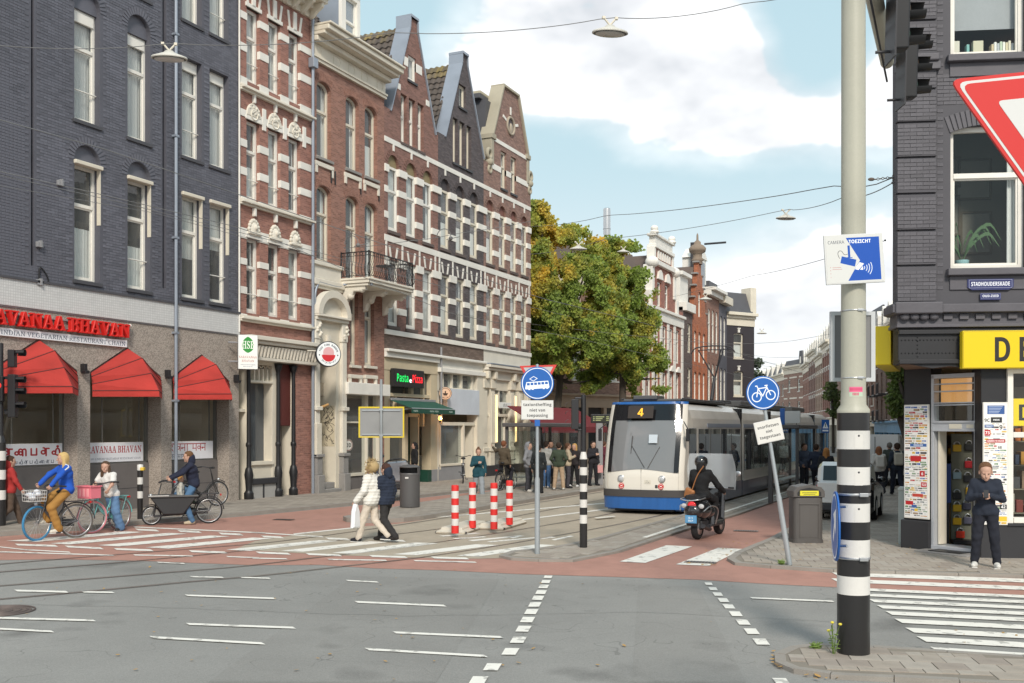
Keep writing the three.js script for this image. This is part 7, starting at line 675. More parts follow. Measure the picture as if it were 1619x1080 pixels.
{ // slim striped post with rear of a signal
const t = thing('striped_signal_post','slim black and white striped post with a black signal seen from behind','signal post',onG(923,866,.05),YAW),d = 19.3,y = (p) => EYE - .12 - (p - CY) / FOC * d; bandPost(t,.076,[867,827,813,801,788,775,762,748,735,722].map(y),blkP,whtP); gb().lathe([[.076,y(722)],[.07,y(718)],[.05,y(710)]],0,0,0,20).build('cap',whtP,t); gb().lathe([[.05,y(711)],[.05,y(617)],[0,y(616.5)]],0,0,0,16).build('pole',MT.black,t); const x = -.17; gb().box(x - .07,x + .07,y(673),y(624),-.06,.1,.01).build('housing',MT.black,t); const v = gb(); for (const q of [634,648,662]) { const g = new THREE.CylinderGeometry(.06,.065,.14,14,1,true,0,Math.PI * 1.5); g.rotateX(Math.PI / 2); v.add(g,M4().makeTranslation(x - .12,y(q),-.08)); } v.build('visor',MT.dark,t); gb().bar([x,y(622),0],[0,y(622),0],.02).bar([x,y(674),0],[0,y(674),0],.02).build('bracket',MT.dark,t);
}
{ // red and white bollards on pale bases
const rd = mat([.68,.03,.025],.45),pts = [[720,843],[747.5,834.5],[781.5,836.5],[806,829.5]],lb = ['nearest left of the four by the tracks','standing second from the left by the tracks','third from the left, nearer end of its base','last of the four, nearest the shelter']; let p0;
pts.forEach(([px,py],i) => { const [x,z] = G(px,py,.1),l = 'red and white striped plastic bollard, ' + lb[i]; if (!i) { p0 = thing('striped_bollard',l,'bollard',[x,.1,z],0,'red and white bollards by the tram tracks'); const b = [0,.17,.32,.46,.62,.77,.93,1.06]; for (let k = 0; k < 7; k++) gb().lathe(k === 6 ? [[.083,b[6]],[.083,1.04],[.07,1.06],[0,1.06]] : [[.083,b[k]],[.083,b[k + 1]]],0,0,0,22).build(k % 2 ? 'white_band' : 'red_band',k === 6 ? rd : k % 2 ? whtP : rd,p0); } else dup(p0,[x,.1,z],0,l); });
[[0,'nearer long pale concrete base under two red and white bollards'],[2,'farther long pale concrete base under two red and white bollards']].forEach(([i,l]) => { const a = G(...pts[i]),b = G(...pts[i + 1]),t = thing('bollard_base',l,'base',[(a[0] + b[0]) / 2,.008,(a[1] + b[1]) / 2],Math.atan2(-(b[1] - a[1]),b[0] - a[0])),L = Math.hypot(b[0] - a[0],b[1] - a[1]) + .75; const q = gb().box(-L / 2,L / 2,0,.15,-.36,.36,.05),g = q.g[0],p = g.attributes.position; for (let k = 0; k < p.count; k++) if (p.getY(k) > .08) { p.setX(k,p.getX(k) * .9); p.setZ(k,p.getZ(k) * .75); } g.computeVertexNormals(); q.build('block',mat([.66,.60,.5],.8,{ map: grit }),t); gb().box(-L / 2 + .05,-L / 2 + .12,.02,.06,-.37,.37).build('lifting_slot',MT.dark,t); });
}
{ // litter bins
const bm = mat([.1,.092,.087],.5,{ map: soft }); const t = thing('litter_bin','brown grey litter bin with a yellow notice, on the pavement behind the leaning cycle sign','bin',onG(1274,857,.06),YAW),W = .31; const rnd_ = []; for (let i = 0; i < 24; i++) { const a = i * Math.PI / 12,c = Math.cos(a),s = Math.sin(a); rnd_.push([W * Math.sign(c) * Math.abs(c) ** .45,.26 * Math.sign(s) * Math.abs(s) ** .45]); } gb().slab(rnd_,.02,.93).build('body',bm,t); gb().slab(rnd_.map(([a,b]) => [a * 1.05,b * 1.04]),0,.07).build('foot',bm,t); { const s = [[-W - .01,.94],[W + .01,.94],[W + .01,1.06],[W * .8,1.15],[0,1.2],[-W * .8,1.15],[-W - .01,1.06]]; gb().ext(s,-.27,.27,[rev([[-W * .78,.96],[W * .78,.96],[W * .78,1.04],[W * .6,1.1],[0,1.14],[-W * .6,1.1],[-W * .78,1.04]])],.012).build('hood',bm,t); gb().box(-W + .04,W - .04,.9,1.1,-.2,.05).build('liner',MT.black,t); gb().ext([[-.24,.97],[.24,.97],[.24,1.04],[.18,1.1],[0,1.14],[-.18,1.1],[-.24,1.04]],.26,.276).build('opening',MT.black,t); const p = gb().box(-.19,.19,.975,1.075,.27,.282).build('yellow_notice',mat([.72,.66,.04],.6),t); gb().box(-.15,.15,1.03,1.04,.28,.2845).box(-.12,.12,1.0,1.008,.28,.2845).build('printed_line',MT.dark,p); gb().ext(hole(-.2,.2,.12,.8),.255,.266,[rev(hole(-.19,.19,.13,.79))]).build('door_seam',mat([.1,.09,.085],.6),t); gb().box(-.2,.2,.79,.82,.26,.275,.006).build('handle_ledge',bm,t); }
const u = thing('litter_bin','dark grey round shouldered litter bin on the left tram platform','bin',onG(648.5,802,.12),YAW - .2),gm = mat([.10,.097,.097],.5,{ map: soft }); gb().lathe([[.0,0],[.28,0],[.29,.03],[.29,.92],[.3,.94],[.3,1.0],[.27,1.0]],0,0,0,30).build('body',gm,u); { const g = new THREE.CylinderGeometry(.3,.3,.2,24,1,true,1.1,4.1); g.translate(0,1.09,0); part(u,'hood',boxUV(g.toNonIndexed()),gm); gb().lathe([[0,1.24],[.2,1.23],[.3,1.18],[.3,1.15],[0,1.16]],0,0,0,26).build('lid',gm,u); gb().lathe([[0,.9],[.25,.9],[.25,.98],[0,.99]]).build('liner',MT.black,u); gb().box(-.05,.05,.84,.89,.28,.31,.006).build('badge',whtP,u); }
}
{ // push button post, left signals
const t = thing('push_button_post','black and white post with a yellow push button beside the cargo bicycle','post',onG(222,827),YAW),d = 25.7,y = (p) => EYE - (p - CY) / FOC * d; bandPost(t,.07,[827,788,777,766,755,744].map(y),blkP,whtP); gb().lathe([[.07,y(744)],[.075,y(743)],[.075,y(735)],[0,y(734)]],0,0,0,18).build('head',whtP,t); gb().box(.03,.12,y(744),y(739),-.04,.09,.01).build('button_box',mat([.75,.5,.05],.5),t);
const s = thing('traffic_light_pole','black traffic light pole with red light and striped foot at the left edge','traffic light',[...onG(1.5,838,0)],YAW),dd = 24,yy = (p) => EYE - (p - CY) / FOC * dd; bandPost(s,.115,[838,790,775,758,743,728,713,700].map(yy),blkP,whtP); gb().lathe([[.115,yy(700)],[.08,yy(690)],[.06,yy(688)],[.06,yy(543)],[0,yy(542)]],0,0,0,18).build('pole',MT.black,s); const h = gb().box(.2,.38,yy(660),yy(592),-.1,.1,.02).box(.2,.36,yy(581),yy(553),-.08,.1,.02).box(.1,.2,yy(655),yy(650),-.02,.02).box(.1,.2,yy(600),yy(595),-.02,.02).build('housing',MT.black,s); for (const q of [558,600,618,640]) { const g = new THREE.CylinderGeometry(.07,.08,.2,14,1,true,0,Math.PI * 1.5); g.rotateZ(Math.PI / 2); part(h,'visor',boxUV(g.toNonIndexed()),MT.black).position.set(.48,yy(q),0); } gb().box(-.1,.12,yy(635),yy(595),.04,.16,.02).build('front_housing',MT.black,s); gb().ball(.02,yy(610),.16,.07,1,1,.4).build('red_lens',mat('#5a0808',.3,{ emissive: new THREE.Color('#ff2a20'),emissiveIntensity: .9 }),s); gb().ball(.02,yy(627),.16,.06,1,1,.4).build('dark_lens',MT.black,s);
}
{ // back of the yellow framed board
const t = thing('direction_board','grey back of a yellow framed road board on a pole before the shops','sign',[AT(603.5,760,31.5).x,.1,AT(603.5,760,31.5).z],YAW),d = 31.5,y = (p) => EYE - .1 - (p - CY) / FOC * d; gb().box(-.69,.69,y(691),y(644),-.02,0).build('panel',mat([.3,.31,.31],.5,{ map: soft }),t); gb().ext(hole(-.71,.71,y(692),y(643)),-.03,.012,[rev(hole(-.665,.665,y(690),y(645.5)))]).build('yellow_rim',mat([.72,.55,.03],.5),t); gb().bar([0,0,.06],[0,y(600),.06],.045).box(-.06,.06,y(690),y(687),.0,.1).box(-.06,.06,y(649),y(646),.0,.1).build('pole',MT.galv,t); gb().box(-.6,.6,y(650),y(648),0,.03).box(-.6,.6,y(688),y(686),0,.03).build('rail',MT.galv,t);
}
{ // leaning cycle path sign
const b = onG(1249,893,.06),t = thing('cycle_path_sign','round blue bicycle sign and white text plate on a leaning grey pole','sign',b,YAW); t.rotation.order = 'YXZ'; t.rotation.z = .158; const d = 18,s = d / FOC; gb().lathe([[.045,0],[.045,105 * s],[.034,110 * s],[.029,290 * s],[0,291 * s]],0,0,0,14).build('pole',MT.galv,t);
disc(t,'disc',.285,266 * s,.045,canvas(320,320,(x) => { x.fillStyle = B0; x.fillRect(0,0,320,320); x.strokeStyle = '#f0f3f8'; x.lineWidth = 8; x.beginPath(); x.arc(160,160,150,0,7); x.stroke(); x.lineWidth = 10; x.beginPath(); x.arc(92,192,44,0,7); x.stroke(); x.beginPath(); x.arc(230,192,44,0,7); x.stroke(); x.beginPath(); x.moveTo(92,192); x.lineTo(118,112); x.lineTo(204,112); x.lineTo(152,188); x.lineTo(118,112); x.moveTo(152,188); x.lineTo(204,112); x.lineTo(230,192); x.moveTo(204,112); x.lineTo(198,92); x.moveTo(184,92); x.lineTo(216,92); x.moveTo(118,112); x.lineTo(110,84); x.lineTo(92,84); x.stroke(); }));
gb().ext(hole(-.235,.235,190 * s,224 * s),.03,.05,[],.003).turn(M4().makeTranslation(0,-207 * s,0)).turn(M4().makeRotationZ(.06).setPosition(0,207 * s,0)).build('text_plate',signWhite,t); const p = new THREE.PlaneGeometry(.45,.36); p.rotateZ(.06); p.translate(0,207 * s,.053); part(t,'text',p,mat('#fff',.5,{ map: canvas(420,336,(x) => { x.fillStyle = '#d8d6d0'; x.fillRect(0,0,420,336); x.fillStyle = '#26272a'; x.font = 'bold 64px sans-serif'; x.textAlign = 'center'; x.fillText('snorfietsen',210,108,350); x.fillText('niet',210,190,110); x.fillText('toegestaan',210,274,340); }) }));
}
{ // tram shelters, posts, cabinet, small far signs
const fr = mat([.10,.095,.095],.5),shelter = (lb,x,z,L,w) => { const t = thing('tram_shelter',lb,'shelter',[x,.12,z]),q = gb(); for (const a of [-L / 2,L / 2]) for (const c of [-w / 2,w / 2]) q.box(c - .05,c + .05,0,2.35,a - .06,a + .06,.01); q.build('post',fr,t); gb().box(-w / 2 - .12,w / 2 + .12,2.35,2.5,-L / 2 - .2,L / 2 + .2,.03).build('roof',fr,t); for (const a of [-L / 2,L / 2]) gb().box(-w / 2 + .05,w / 2 - .05,.3,2.2,a - .006,a + .006).build('end_pane',MT.clear,t); gb().box(-w / 2 - .006,-w / 2 + .006,.3,2.2,-L / 2,L / 2).build('rear_pane',MT.clear,t); gb().box(-w / 2 + .1,-w / 2 + .45,.42,.47,-L / 2 + .4,L / 2 - .4,.01).build('bench',MT.steel,t); return t; };
shelter('dark framed glass tram shelter on the left platform among waiting people',-15.5,-36.6,4.2,1.3);
const a = AT(1262,700,37),s2 = shelter('dark framed glass tram shelter on the right platform beside the tram',-6.55,a.z - 2.2,4.2,.95); s2.position.y = .05; gb().box(.05,.6,2.55,3.0,2.1,2.2,.01).build('white_sign',signWhite,s2); gb().box(-.12,.05,2.5,3.1,2.1,2.22,.01).build('blue_sign',signBlue,s2);
{ const p = onG(1219,795,.05),t = thing('platform_post','plain dark square post at the edge of the right platform','post',p); gb().box(-.07,.07,0,2.3,-.07,.07,.01).build('post',fr,t); gb().box(-.09,.09,2.28,2.34,-.09,.09,.01).build('cap',fr,t); }
{ const b = AT(948,700,41),t = thing('departure_display','dark electronic departure board on a grey post over the waiting people','display',[b.x,.12,b.z],YAW),d = 41,y = (p) => EYE - .12 - (p - CY) / FOC * d; gb().box(-.14,.14,0,y(668),-.1,.1,.02).build('post',MT.grey,t); gb().box(-.34,.48,y(669),y(655),-.12,.12,.02).build('cabinet',MT.black,t); const p = new THREE.PlaneGeometry(.72,.24); p.translate(.07,(y(669) + y(655)) / 2,.123); part(t,'screen',p,mat('#fff',.4,{ map: canvas(144,48,(x) => { x.fillStyle = '#2c2e22'; x.fillRect(0,0,144,48); x.fillStyle = '#aab080'; for (let j = 0; j < 3; j++) { x.fillRect(6,6 + j * 14,12,7); x.fillRect(26,6 + j * 14,70 - j * 14,7); x.fillRect(112,6 + j * 14,22,7); } }) })); }
{ const b = AT(1427,830,20.3),t = thing('utility_cabinet','pale grey green utility cabinet beside the corner shop pier','cabinet',[b.x + .02,.06,b.z - .3],0); gb().box(-.1,.18,0,1.12,-.4,.2,.015).build('body',mat([.45,.5,.48],.6,{ map: soft }),t); gb().box(-.11,.19,1.1,1.15,-.42,.22,.01).build('lid',mat([.5,.54,.52],.6),t); }
const far = (name,lb,px,py,d,w,h,draw,top) => { const b = AT(px,py,d),t = thing(name,lb,'sign',[b.x,0,b.z],YAW); gb().bar([0,0,-.03],[0,b.y + h / 2 + (top ?? 0),-.03],.035).build('pole',MT.galv,t); gb().box(-w / 2,w / 2,b.y - h / 2,b.y + h / 2,-.015,.01,.004).build('plate',MT.grey,t); const p = new THREE.PlaneGeometry(w * .97,h * .97); p.translate(0,b.y,.0125); part(t,'face',p,mat('#fff',.4,{ map: canvas(96,Math.round(96 * h / w),draw) })); };
far('pedestrian_crossing_sign','square blue pedestrian crossing sign on a post down the street',1305.5,674,47,.36,.62,(x,w,h) => { x.fillStyle = B0; x.fillRect(0,0,w,h); x.fillStyle = '#f2f4f6'; x.beginPath(); x.moveTo(48,26); x.lineTo(86,110); x.lineTo(10,110); x.fill(); x.fillStyle = '#15191f'; x.fillRect(44,60,9,30); x.beginPath(); x.arc(48,54,7,0,7); x.fill(); x.fillStyle = '#f2f4f6'; x.fillRect(10,128,76,20); });
far('yellow_sign_far','small bright yellow sign beyond the blue crossing sign',1296,666,75,.5,.55,(x,w,h) => { x.fillStyle = '#e8dc20'; x.fillRect(0,0,w,h); x.fillStyle = '#444'; x.fillRect(30,40,36,8); });
}
{ // overhead lamps and wires
const wm = mat([.17,.17,.17],.6); let n = 0; const lamp = (lb,px,py,d,t0 = .15) => { const a = AT(px,py,d),t = thing('hanging_street_lamp',lb,'street lamp',a.toArray(),YAW + t0,'street lamps hung on span wires'); const q = gb(); q.lathe([[0,.1],[.08,.1],[.12,.06],[.36,-.03],[.37,-.06],[.34,-.07]],0,0,0,24).turn(M4().makeScale(1,1,.55)); q.build('shade',mat([.62,.6,.54],.5,{ map: soft }),t); gb().lathe([[0,-.055],[.3,-.055],[.3,-.09],[0,-.095]],0,0,0,20).turn(M4().makeScale(1,1,.5)).build('diffuser',mat([.55,.54,.5],.3),t); gb().bar([0,.1,0],[-.12,.24,0],.02).bar([0,.1,0],[.12,.24,0],.02).box(-.16,-.1,.22,.27,-.03,.03).box(.1,.16,.22,.27,-.03,.03).build('hanger',MT.cream,t); return a.add(V(0,.25,0)); };
const l1 = lamp('pale hanging street lamp in front of the grey restaurant house',268,88,21),l2 = lamp('flat pale hanging street lamp against the large cloud at the top',965,48,20.2),l3 = lamp('pale hanging street lamp in the sky left of the mast',1243,343,36),l4 = lamp('pale hanging street lamp in front of the yellowing tree',915,392,42),l5 = lamp('small hanging street lamp farther off beyond the tram',1205,526,70),l6 = lamp('small hanging street lamp before the crowned gable house',986,397,58),l7 = lamp('small hanging street lamp before the stepped gable',1116,472,56);
const wire = (lb,pts,r0 = .011,sag = .0) => { const t = thing('overhead_wire',lb,'wire',[0,0,0]),p = pts.map((q) => (q.isVector3 ? q : AT(...q))),c = []; for (let i = 0; i + 1 < p.length; i++) for (let k = 0; k < 6; k++) { const w = k / 6,m = p[i].clone().lerp(p[i + 1],w); m.y -= sag * 4 * w * (1 - w); c.push(m.toArray()); } c.push(p[p.length - 1].toArray()); const r = r0 * .66; gb().tube(c,r,c.length * 2,5).build('strand',wm,t); const q = gb(); for (const e of [p[0],p[p.length - 1]]) q.ball(e.x,e.y,e.z,r * 2.6,1,1,1,8); q.build('end_clamp',wm,t); };
wire('span wire carrying the top lamps, from the grey house across the sky',[[-60,66,19],l1,[620,52,20.6],l2,[1180,5,21.5],[1350,-40,23]],.012,.12);
const hk = AT(1412,281,18.9); wire('span wire from the dark corner pier across to the stone gabled house',[hk,[1330,293,22],[960,341,38],[838,358,51]],.016,.1); wire('lower span wire with a hanging lamp from the corner pier to the trees',[AT(1412,289,18.9),[1335,312,26],l3,[960,378,42],[840,402,50]],.016,.1);
{ const t = thing('wire_anchor','rusty chain and insulator anchoring span wires to the dark pier','anchor',hk.toArray(),YAW),q = gb(); q.lathe([[.0,-.06],[.05,-.05],[.03,0],[.05,.05],[0,.06]],.04,0,0,10); for (let i = 0; i < 7; i++) q.ring(-.05 - i * .045,-.005 * i,0,.022,.007,i % 2 ? 'z' : 'y',8); q.ball(-.4,-.03,0,.04,1.6,.8,.8).bar([.04,0,0],[.12,0,-.05],.02); q.build('insulator',mat([.12,.09,.07],.7),t); }
const tr = [-12.3,-8.65]; const rb = [[[0,270,19],[222,318,21],[430,362,24]],[[-20,190,15],[200,252,17.5],[420,330,20.5]]];
wire('tram contact wire over the nearer track, running along the street',[AT(-40,178,14),AT(180,240,15.8),AT(420,322,18.5),V(-9.3,5.45,-21.5),V(-8.7,5.42,-28),V(-8.65,5.38,-36),V(-8.65,5.4,-70),V(-8.65,5.4,-95)],.011); wire('tram contact wire over the far track, curving in front of the grey house',[AT(-40,262,17.4),AT(180,312,19.4),AT(400,365,22.5),V(-12.9,5.5,-24),V(-12.35,5.45,-32),V(-12.3,5.4,-70),V(-12.3,5.4,-95)],.011);
wire('feeder wire beside the contact wire, crossing the grey house front',[AT(-40,268,17.6),AT(200,322,20),AT(500,398,25),AT(760,470,33)],.009); wire('thin stay wire crossing low over the grey house front',[AT(-20,290,18),AT(240,336,21),AT(480,400,27),AT(900,500,36)],.008);
wire('cross span over the tracks with looped hangers, from the balcony house to the tree',[AT(545,392,34),AT(640,382,32),AT(720,370,33),AT(838,350,51)],.014,.03); { const t = thing('wire_hanger','curved hanger loops holding the contact wires before the striped gables','hanger',[0,0,0]),q = gb(); for (const [px,py] of [[556,383],[702,372]]) { const c = AT(px,py,33.2); q.ring(c.x,c.y - .05,c.z,.26,.014,'z',20,Math.PI).ball(c.x + .26,c.y - .12,c.z,.07).bar([c.x + .1,c.y - .15,c.z],[c.x + .5,c.y - .05,c.z - .2],.012); } q.build('loops',wm,t); }
for (const [z,y0,lb] of [[-52,7.4,'cross span over the street in front of the tree'],[-66,7.6,'cross span over the street before the crowned gable house'],[-82,7.8,'cross span over the street before the stepped gable'],[-100,8,'farthest cross span over the street by the dark corner house']]) wire(lb,[V(WX + (z < -50 && z > -66 ? -2 : .1),y0 + 1,z),V(-12.3,y0 - .6,z),V(-8.65,y0 - .6,z),V(-1.4,y0 + .6,z)],.013,.05);
wire('thin wire from the top left of the grey house to the mast arm',[AT(1400,380,19),AT(1330,402,24),AT(1190,436,40),AT(1060,470,60)],.012,.05);
}
// ---------- bicycles, scooter, cars ----------
function wheel(parent,x,y,z,r,tyreM,o = {}) { const w = new THREE.Group(); w.name = o.name ?? 'wheel'; w.position.set(x,y,z); parent.add(w); gb().ring(0,0,0,r - .02,o.tw ?? .02,'z',40).build('tyre',tyreM,w); const q = gb(); q.ring(0,0,0,r - .045,.011,'z',40); for (let i = 0; i < 20; i++) { const a = i * Math.PI / 10,s = i % 2 ? .025 : -.025; q.bar([.02 * Math.cos(a + .6),.02 * Math.sin(a + .6),s],[(r - .045) * Math.cos(a),(r - .045) * Math.sin(a),0],.0025,.0025,4); } q.add(new THREE.CylinderGeometry(.025,.025,.09,12),M4().makeRotationX(Math.PI / 2)); q.build('rim',MT.steel,w); return w; }
function bicycle(label,fr,re,o) {   // front and rear ground contact [x, z]
const L = Math.hypot(fr[0] - re[0],fr[1] - re[1]),t = thing(o.name ?? 'bicycle',label,o.cat ?? 'bicycle',[re[0],o.y ?? .004,re[1]],Math.atan2(-(fr[1] - re[1]),fr[0] - re[0])),r = o.r ?? .35,rf = o.rf ?? r,f = o.frame,bb = [L * .42,.29,0],hd = [L - .2,.92,0],hd0 = [L - .13,.62,0],st = [L * .3,.8,0];
wheel(t,0,r,0,r,o.rearT ?? MT.rubber); const fw = wheel(t,L,rf,0,rf,o.frontT ?? MT.rubber,{ tw: o.ftw }); fw.rotation.y = o.steer ?? 0;
const q = gb(); q.bar(bb,st,.017).bar(bb,hd0,.02); o.step ? q.tube([hd0,[L * .62,.42,0],[L * .5,.38,0],[L * .36,.48,0]],.02,14) : q.bar(st,hd,.017); q.bar(hd0,hd,.02); for (const s of [-1,1]) q.bar([0,r,s * .05],[bb[0],bb[1],s * .03],.01).bar([0,r,s * .05],[st[0],st[1] - .08,s * .02],.009).bar([L,rf,s * .05],[hd0[0],hd0[1] + .03,s * .035],.012); q.bar(st,[st[0] - .04,st[1] + .13,0],.013); q.build('frame',f,t);
const m = gb(); m.bar(hd,[hd[0] - .03,1.04,0],.014).tube([[hd[0] - .22,1.08,-.29],[hd[0] - .1,1.1,-.26],[hd[0] + .02,1.06,-.1],[hd[0] + .02,1.06,.1],[hd[0] - .1,1.1,.26],[hd[0] - .22,1.08,.29]],.013,20); m.build('handlebar',o.bar ?? MT.dark,t); for (const s of [-1,1]) gb().bar([hd[0] - .26,1.08,s * .295],[hd[0] - .13,1.095,s * .27],.018).build('grip',MT.black,t);
gb().ball(st[0] - .06,st[1] + .17,0,.13,1,.4,.75).ball(st[0] + .08,st[1] + .17,0,.07,1.3,.5,.6).build('saddle',MT.black,t);
{ const p = gb(); p.ring(0,r,0,r + .03,.014,'z',30,Math.PI * .95,.1).ring(L,rf,0,rf + .03,.014,'z',24,Math.PI * .7,.9); p.build('mudguard',o.guard ?? MT.dark,t); const c = gb(); c.ring(bb[0],bb[1],.05,.085,.008,'z',24).bar([bb[0],bb[1],-.09],[bb[0] + .1,bb[1] - .13,-.09],.01).bar([bb[0],bb[1],.09],[bb[0] - .1,bb[1] + .13,.09],.01).bar([bb[0],bb[1],-.09],[bb[0],bb[1],.09],.016).box(bb[0] + .06,bb[0] + .15,bb[1] - .15,bb[1] - .12,-.19,-.09).box(bb[0] - .15,bb[0] - .06,bb[1] + .12,bb[1] + .15,.09,.19); c.build('crank',MT.dark,t); gb().box(.02,bb[0],.25,.4,.045,.06,.006).build('chain_case',o.chain ?? MT.black,t); }
t.scale.setScalar(o.sc ?? 1.07); if (o.rack !== 0) { const p = gb(); p.box(-.22,.22,.75,.765,-.07,.07).bar([-.15,.75,.06],[0,r,.06],.007).bar([-.15,.75,-.06],[0,r,-.06],.007); p.build('rear_rack',o.guard ?? MT.dark,t); } gb().ball(L + .02,.74,0,.045,1,1,.9).build('headlamp',MT.steel,t); gb().box(-.3,-.27,.7,.75,-.04,.04,.008).build('tail_lamp',mat([.5,.02,.02],.3),t); return [t,L,hd];
}
const gp2 = (a) => G(...a);
{
const [a,L] = bicycle('bicycle with a blue front tyre and wire basket ridden past the red canopies',G(63,855.5),G(121,851),{ frame: mat([.06,.06,.065],.4),frontT: mat([.04,.2,.38],.7),step: 1,steer: .35,ftw: .025,rearT: mat([.1,.09,.08],.8) });
{ const q = gb(),b = [L + .02,.8,0]; for (let i = 0; i < 4; i++) { const k = .8 + i * .07,g = .15 + i * .014; q.beam([L - .12,k,-g],[L + .22,k,-g],.008,.008).beam([L - .12,k,g],[L + .22,k,g],.008,.008).beam([L - .12,k,-g],[L - .12,k,g],.008,.008).beam([L + .22,k,-g],[L + .22,k,g],.008,.008); } for (let i = 0; i < 9; i++) { const x = L - .12 + i * .0425; q.bar([x,.8,.15],[x,1.01,.192],.004,.004,4).bar([x,.8,-.15],[x,1.01,-.192],.004,.004,4).bar([x,.8,-.15],[x,.8,.15],.004,.004,4); } q.build('wire_basket',mat([.6,.6,.58],.4),a); seed = 41; const p = gb(); for (let i = 0; i < 10; i++) p.ball(L + rr(-.06,.16),.9 + rr(-.05,.1),rr(-.1,.1),rr(.05,.09),1,.7,1,8); p.build('plastic_wrapping',mat([.7,.72,.76],.3),a); gb().ball(L + .1,.92,.05,.07,1.2,.7,1).build('blue_cloth',mat([.05,.09,.3],.8),a); }
const tq = mat([.16,.46,.45],.4,{ clearcoat: .4 }),[b,L2] = bicycle('turquoise bicycle with a pink crate and pink tyres, held by its rider',G(149,843.5),G(189,838.5),{ frame: tq,frontT: mat([.6,.22,.25],.7),rearT: mat([.18,.10,.1],.8),step: 1,steer: -.25,guard: tq,chain: tq });
{ const q = gb(),pk = mat([.75,.2,.25],.5),x = L2 + .08; q.box(x - .13,x + .13,.76,.78,-.17,.17); for (const s of [-1,1]) q.box(x - .14,x + .14,.76,1.02,s * .18 - .008,s * .18 + .008,.004).box(x + s * .14 - .008,x + s * .14 + .008,.76,1.02,-.18,.18,.004); q.box(x - .16,x + .16,1.0,1.03,-.21,-.18,.005).box(x - .16,x + .16,1.0,1.03,.18,.21,.005).box(x + .14,x + .17,1.0,1.03,-.21,.21,.005); q.build('pink_crate',pk,b); const r = gb(); for (const s of [-.12,0,.12]) r.box(x + .146,x + .156,.8,.97,s * .9 - .03,s * .9 + .03,.004); r.build('crate_rib',mat([.85,.36,.38],.5),b); gb().bar([L2,.36,.06],[x,.76,.12],.008).bar([L2,.36,-.06],[x,.76,-.12],.008).build('front_carrier',MT.steel,b); }
// cargo bicycle
const F = G(240,831),R = G(331,828),[c,L3] = bicycle('long black cargo bicycle with a dark box in front, ridden by the man in navy',F,R,{ name: 'cargo_bicycle',cat: 'cargo bicycle',frame: mat([.1,.1,.1],.4),rf: .24,step: 1,r: .33,sc: 1 });
{ const x0 = L3 * .22,x1 = L3 * 1.04,q = gb(),bx = mat([.03,.03,.032],.6,{ map: soft }); q.ext([[L3 * .46,.27],[L3 * .81,.27],[x1,.72],[x0,.72]],-.3,.3,[],.03).build('cargo_box',bx,c); gb().box(x0 - .03,x1 + .04,.7,.75,-.34,.34,.02).build('box_rim',mat([.09,.09,.09],.5),c); gb().box(x1 - .45,x1 + .03,.735,.755,-.35,-.33,.005).build('white_edge',whtP,c); gb().beam([x0 - .1,.3,0],[L3 - .05,.22,0],.06,.05).bar([L3 - .05,.22,0],[L3 - .12,.62,0],.025).bar([.3,.35,0],[x0,.3,0],.03).build('long_tube',MT.dark,c); gb().ball(L3 * .3,.3,0,.12,1,1,.8).build('motor',MT.black,c); }
// parked bicycles by the shops
const pk = (lb,x,z,an,col,yy = .1) => bicycle(lb,[x + Math.cos(an) * 1.05,z - Math.sin(an) * 1.05],[x,z],{ frame: mat(col,.45),y: yy,step: rnd() < .5 });
pk('dark bicycle leaning by the grey house behind the cargo bicycle',-20.9,-22.6,1.3,[.03,.03,.03]); pk('blue tyred city bicycle parked before the white shop window',...G(733,762.5,.1),-1.1,[.05,.06,.08]); 
}
{ // parked moped scooters by the arched doorway, delivery box with silver cover
const sc = thing('parked_moped','dark blue moped parked on its stand by the second shop window','moped',[-20.3,.1,-31.8],2.1),dm = mat([.02,.05,.1],.3,{ clearcoat: .6 }); for (const x of [0,1.2]) { gb().ring(x,.24,0,.18,.06,'z',24).build('tyre',MT.rubber,sc); gb().lathe([[0,-.04],[.14,-.04],[.14,.04],[0,.04]],0,0,0,18).turn(M4().makeRotationX(Math.PI / 2).setPosition(x,.24,0)).build('rim',MT.steel,sc); } gb().ext([[-.25,.4],[.5,.32],[.95,.35],[1.0,1.0],[.9,1.0],[.8,.5],[.45,.5],[.4,.78],[-.3,.82]],-.14,.14,[],.03).build('bodywork',dm,sc); gb().box(-.3,.45,.8,.9,-.13,.13,.05).build('seat',MT.black,sc); gb().tube([[.85,1.02,-.34],[.95,1.06,0],[.85,1.02,.34]],.015,12).bar([.95,.9,0],[.95,1.06,0],.03).bar([.9,1.05,.25],[.92,1.25,.3],.008).ball(.92,1.27,.3,.05).build('handlebar',MT.dark,sc); gb().ball(1.03,.85,0,.07).build('headlamp',mat([.6,.65,.7],.1),sc);
const st = thing('silver_covered_stroller','silver hooded cargo buggy standing before the pizza shop','buggy',[AT(627,770,33.5).x,.1,AT(627,770,33.5).z],.6); const sv = mat([.5,.5,.52],.25,{ metalness: .6 }); gb().ext([[-.45,.55],[.45,.55],[.55,.9],[.3,1.25],[-.3,1.2],[-.5,.9]],-.3,.3,[],.05).build('hood',sv,st); gb().tube([[-.5,.9,.31],[-.3,1.22,.31],[.3,1.27,.31],[.56,.9,.31]],.015,12).tube([[-.5,.9,-.31],[-.3,1.22,-.31],[.3,1.27,-.31],[.56,.9,-.31]],.015,12).bar([0,1.26,-.3],[0,1.26,.3],.012).build('frame',MT.black,st); gb().box(-.45,.45,.3,.55,-.28,.28,.05).build('tub',MT.black,st); for (const x of [-.4,.4]) for (const z of [-.3,.3]) gb().ring(x,.2,z,.17,.03,'z',20).build('wheel',MT.rubber,st);
}
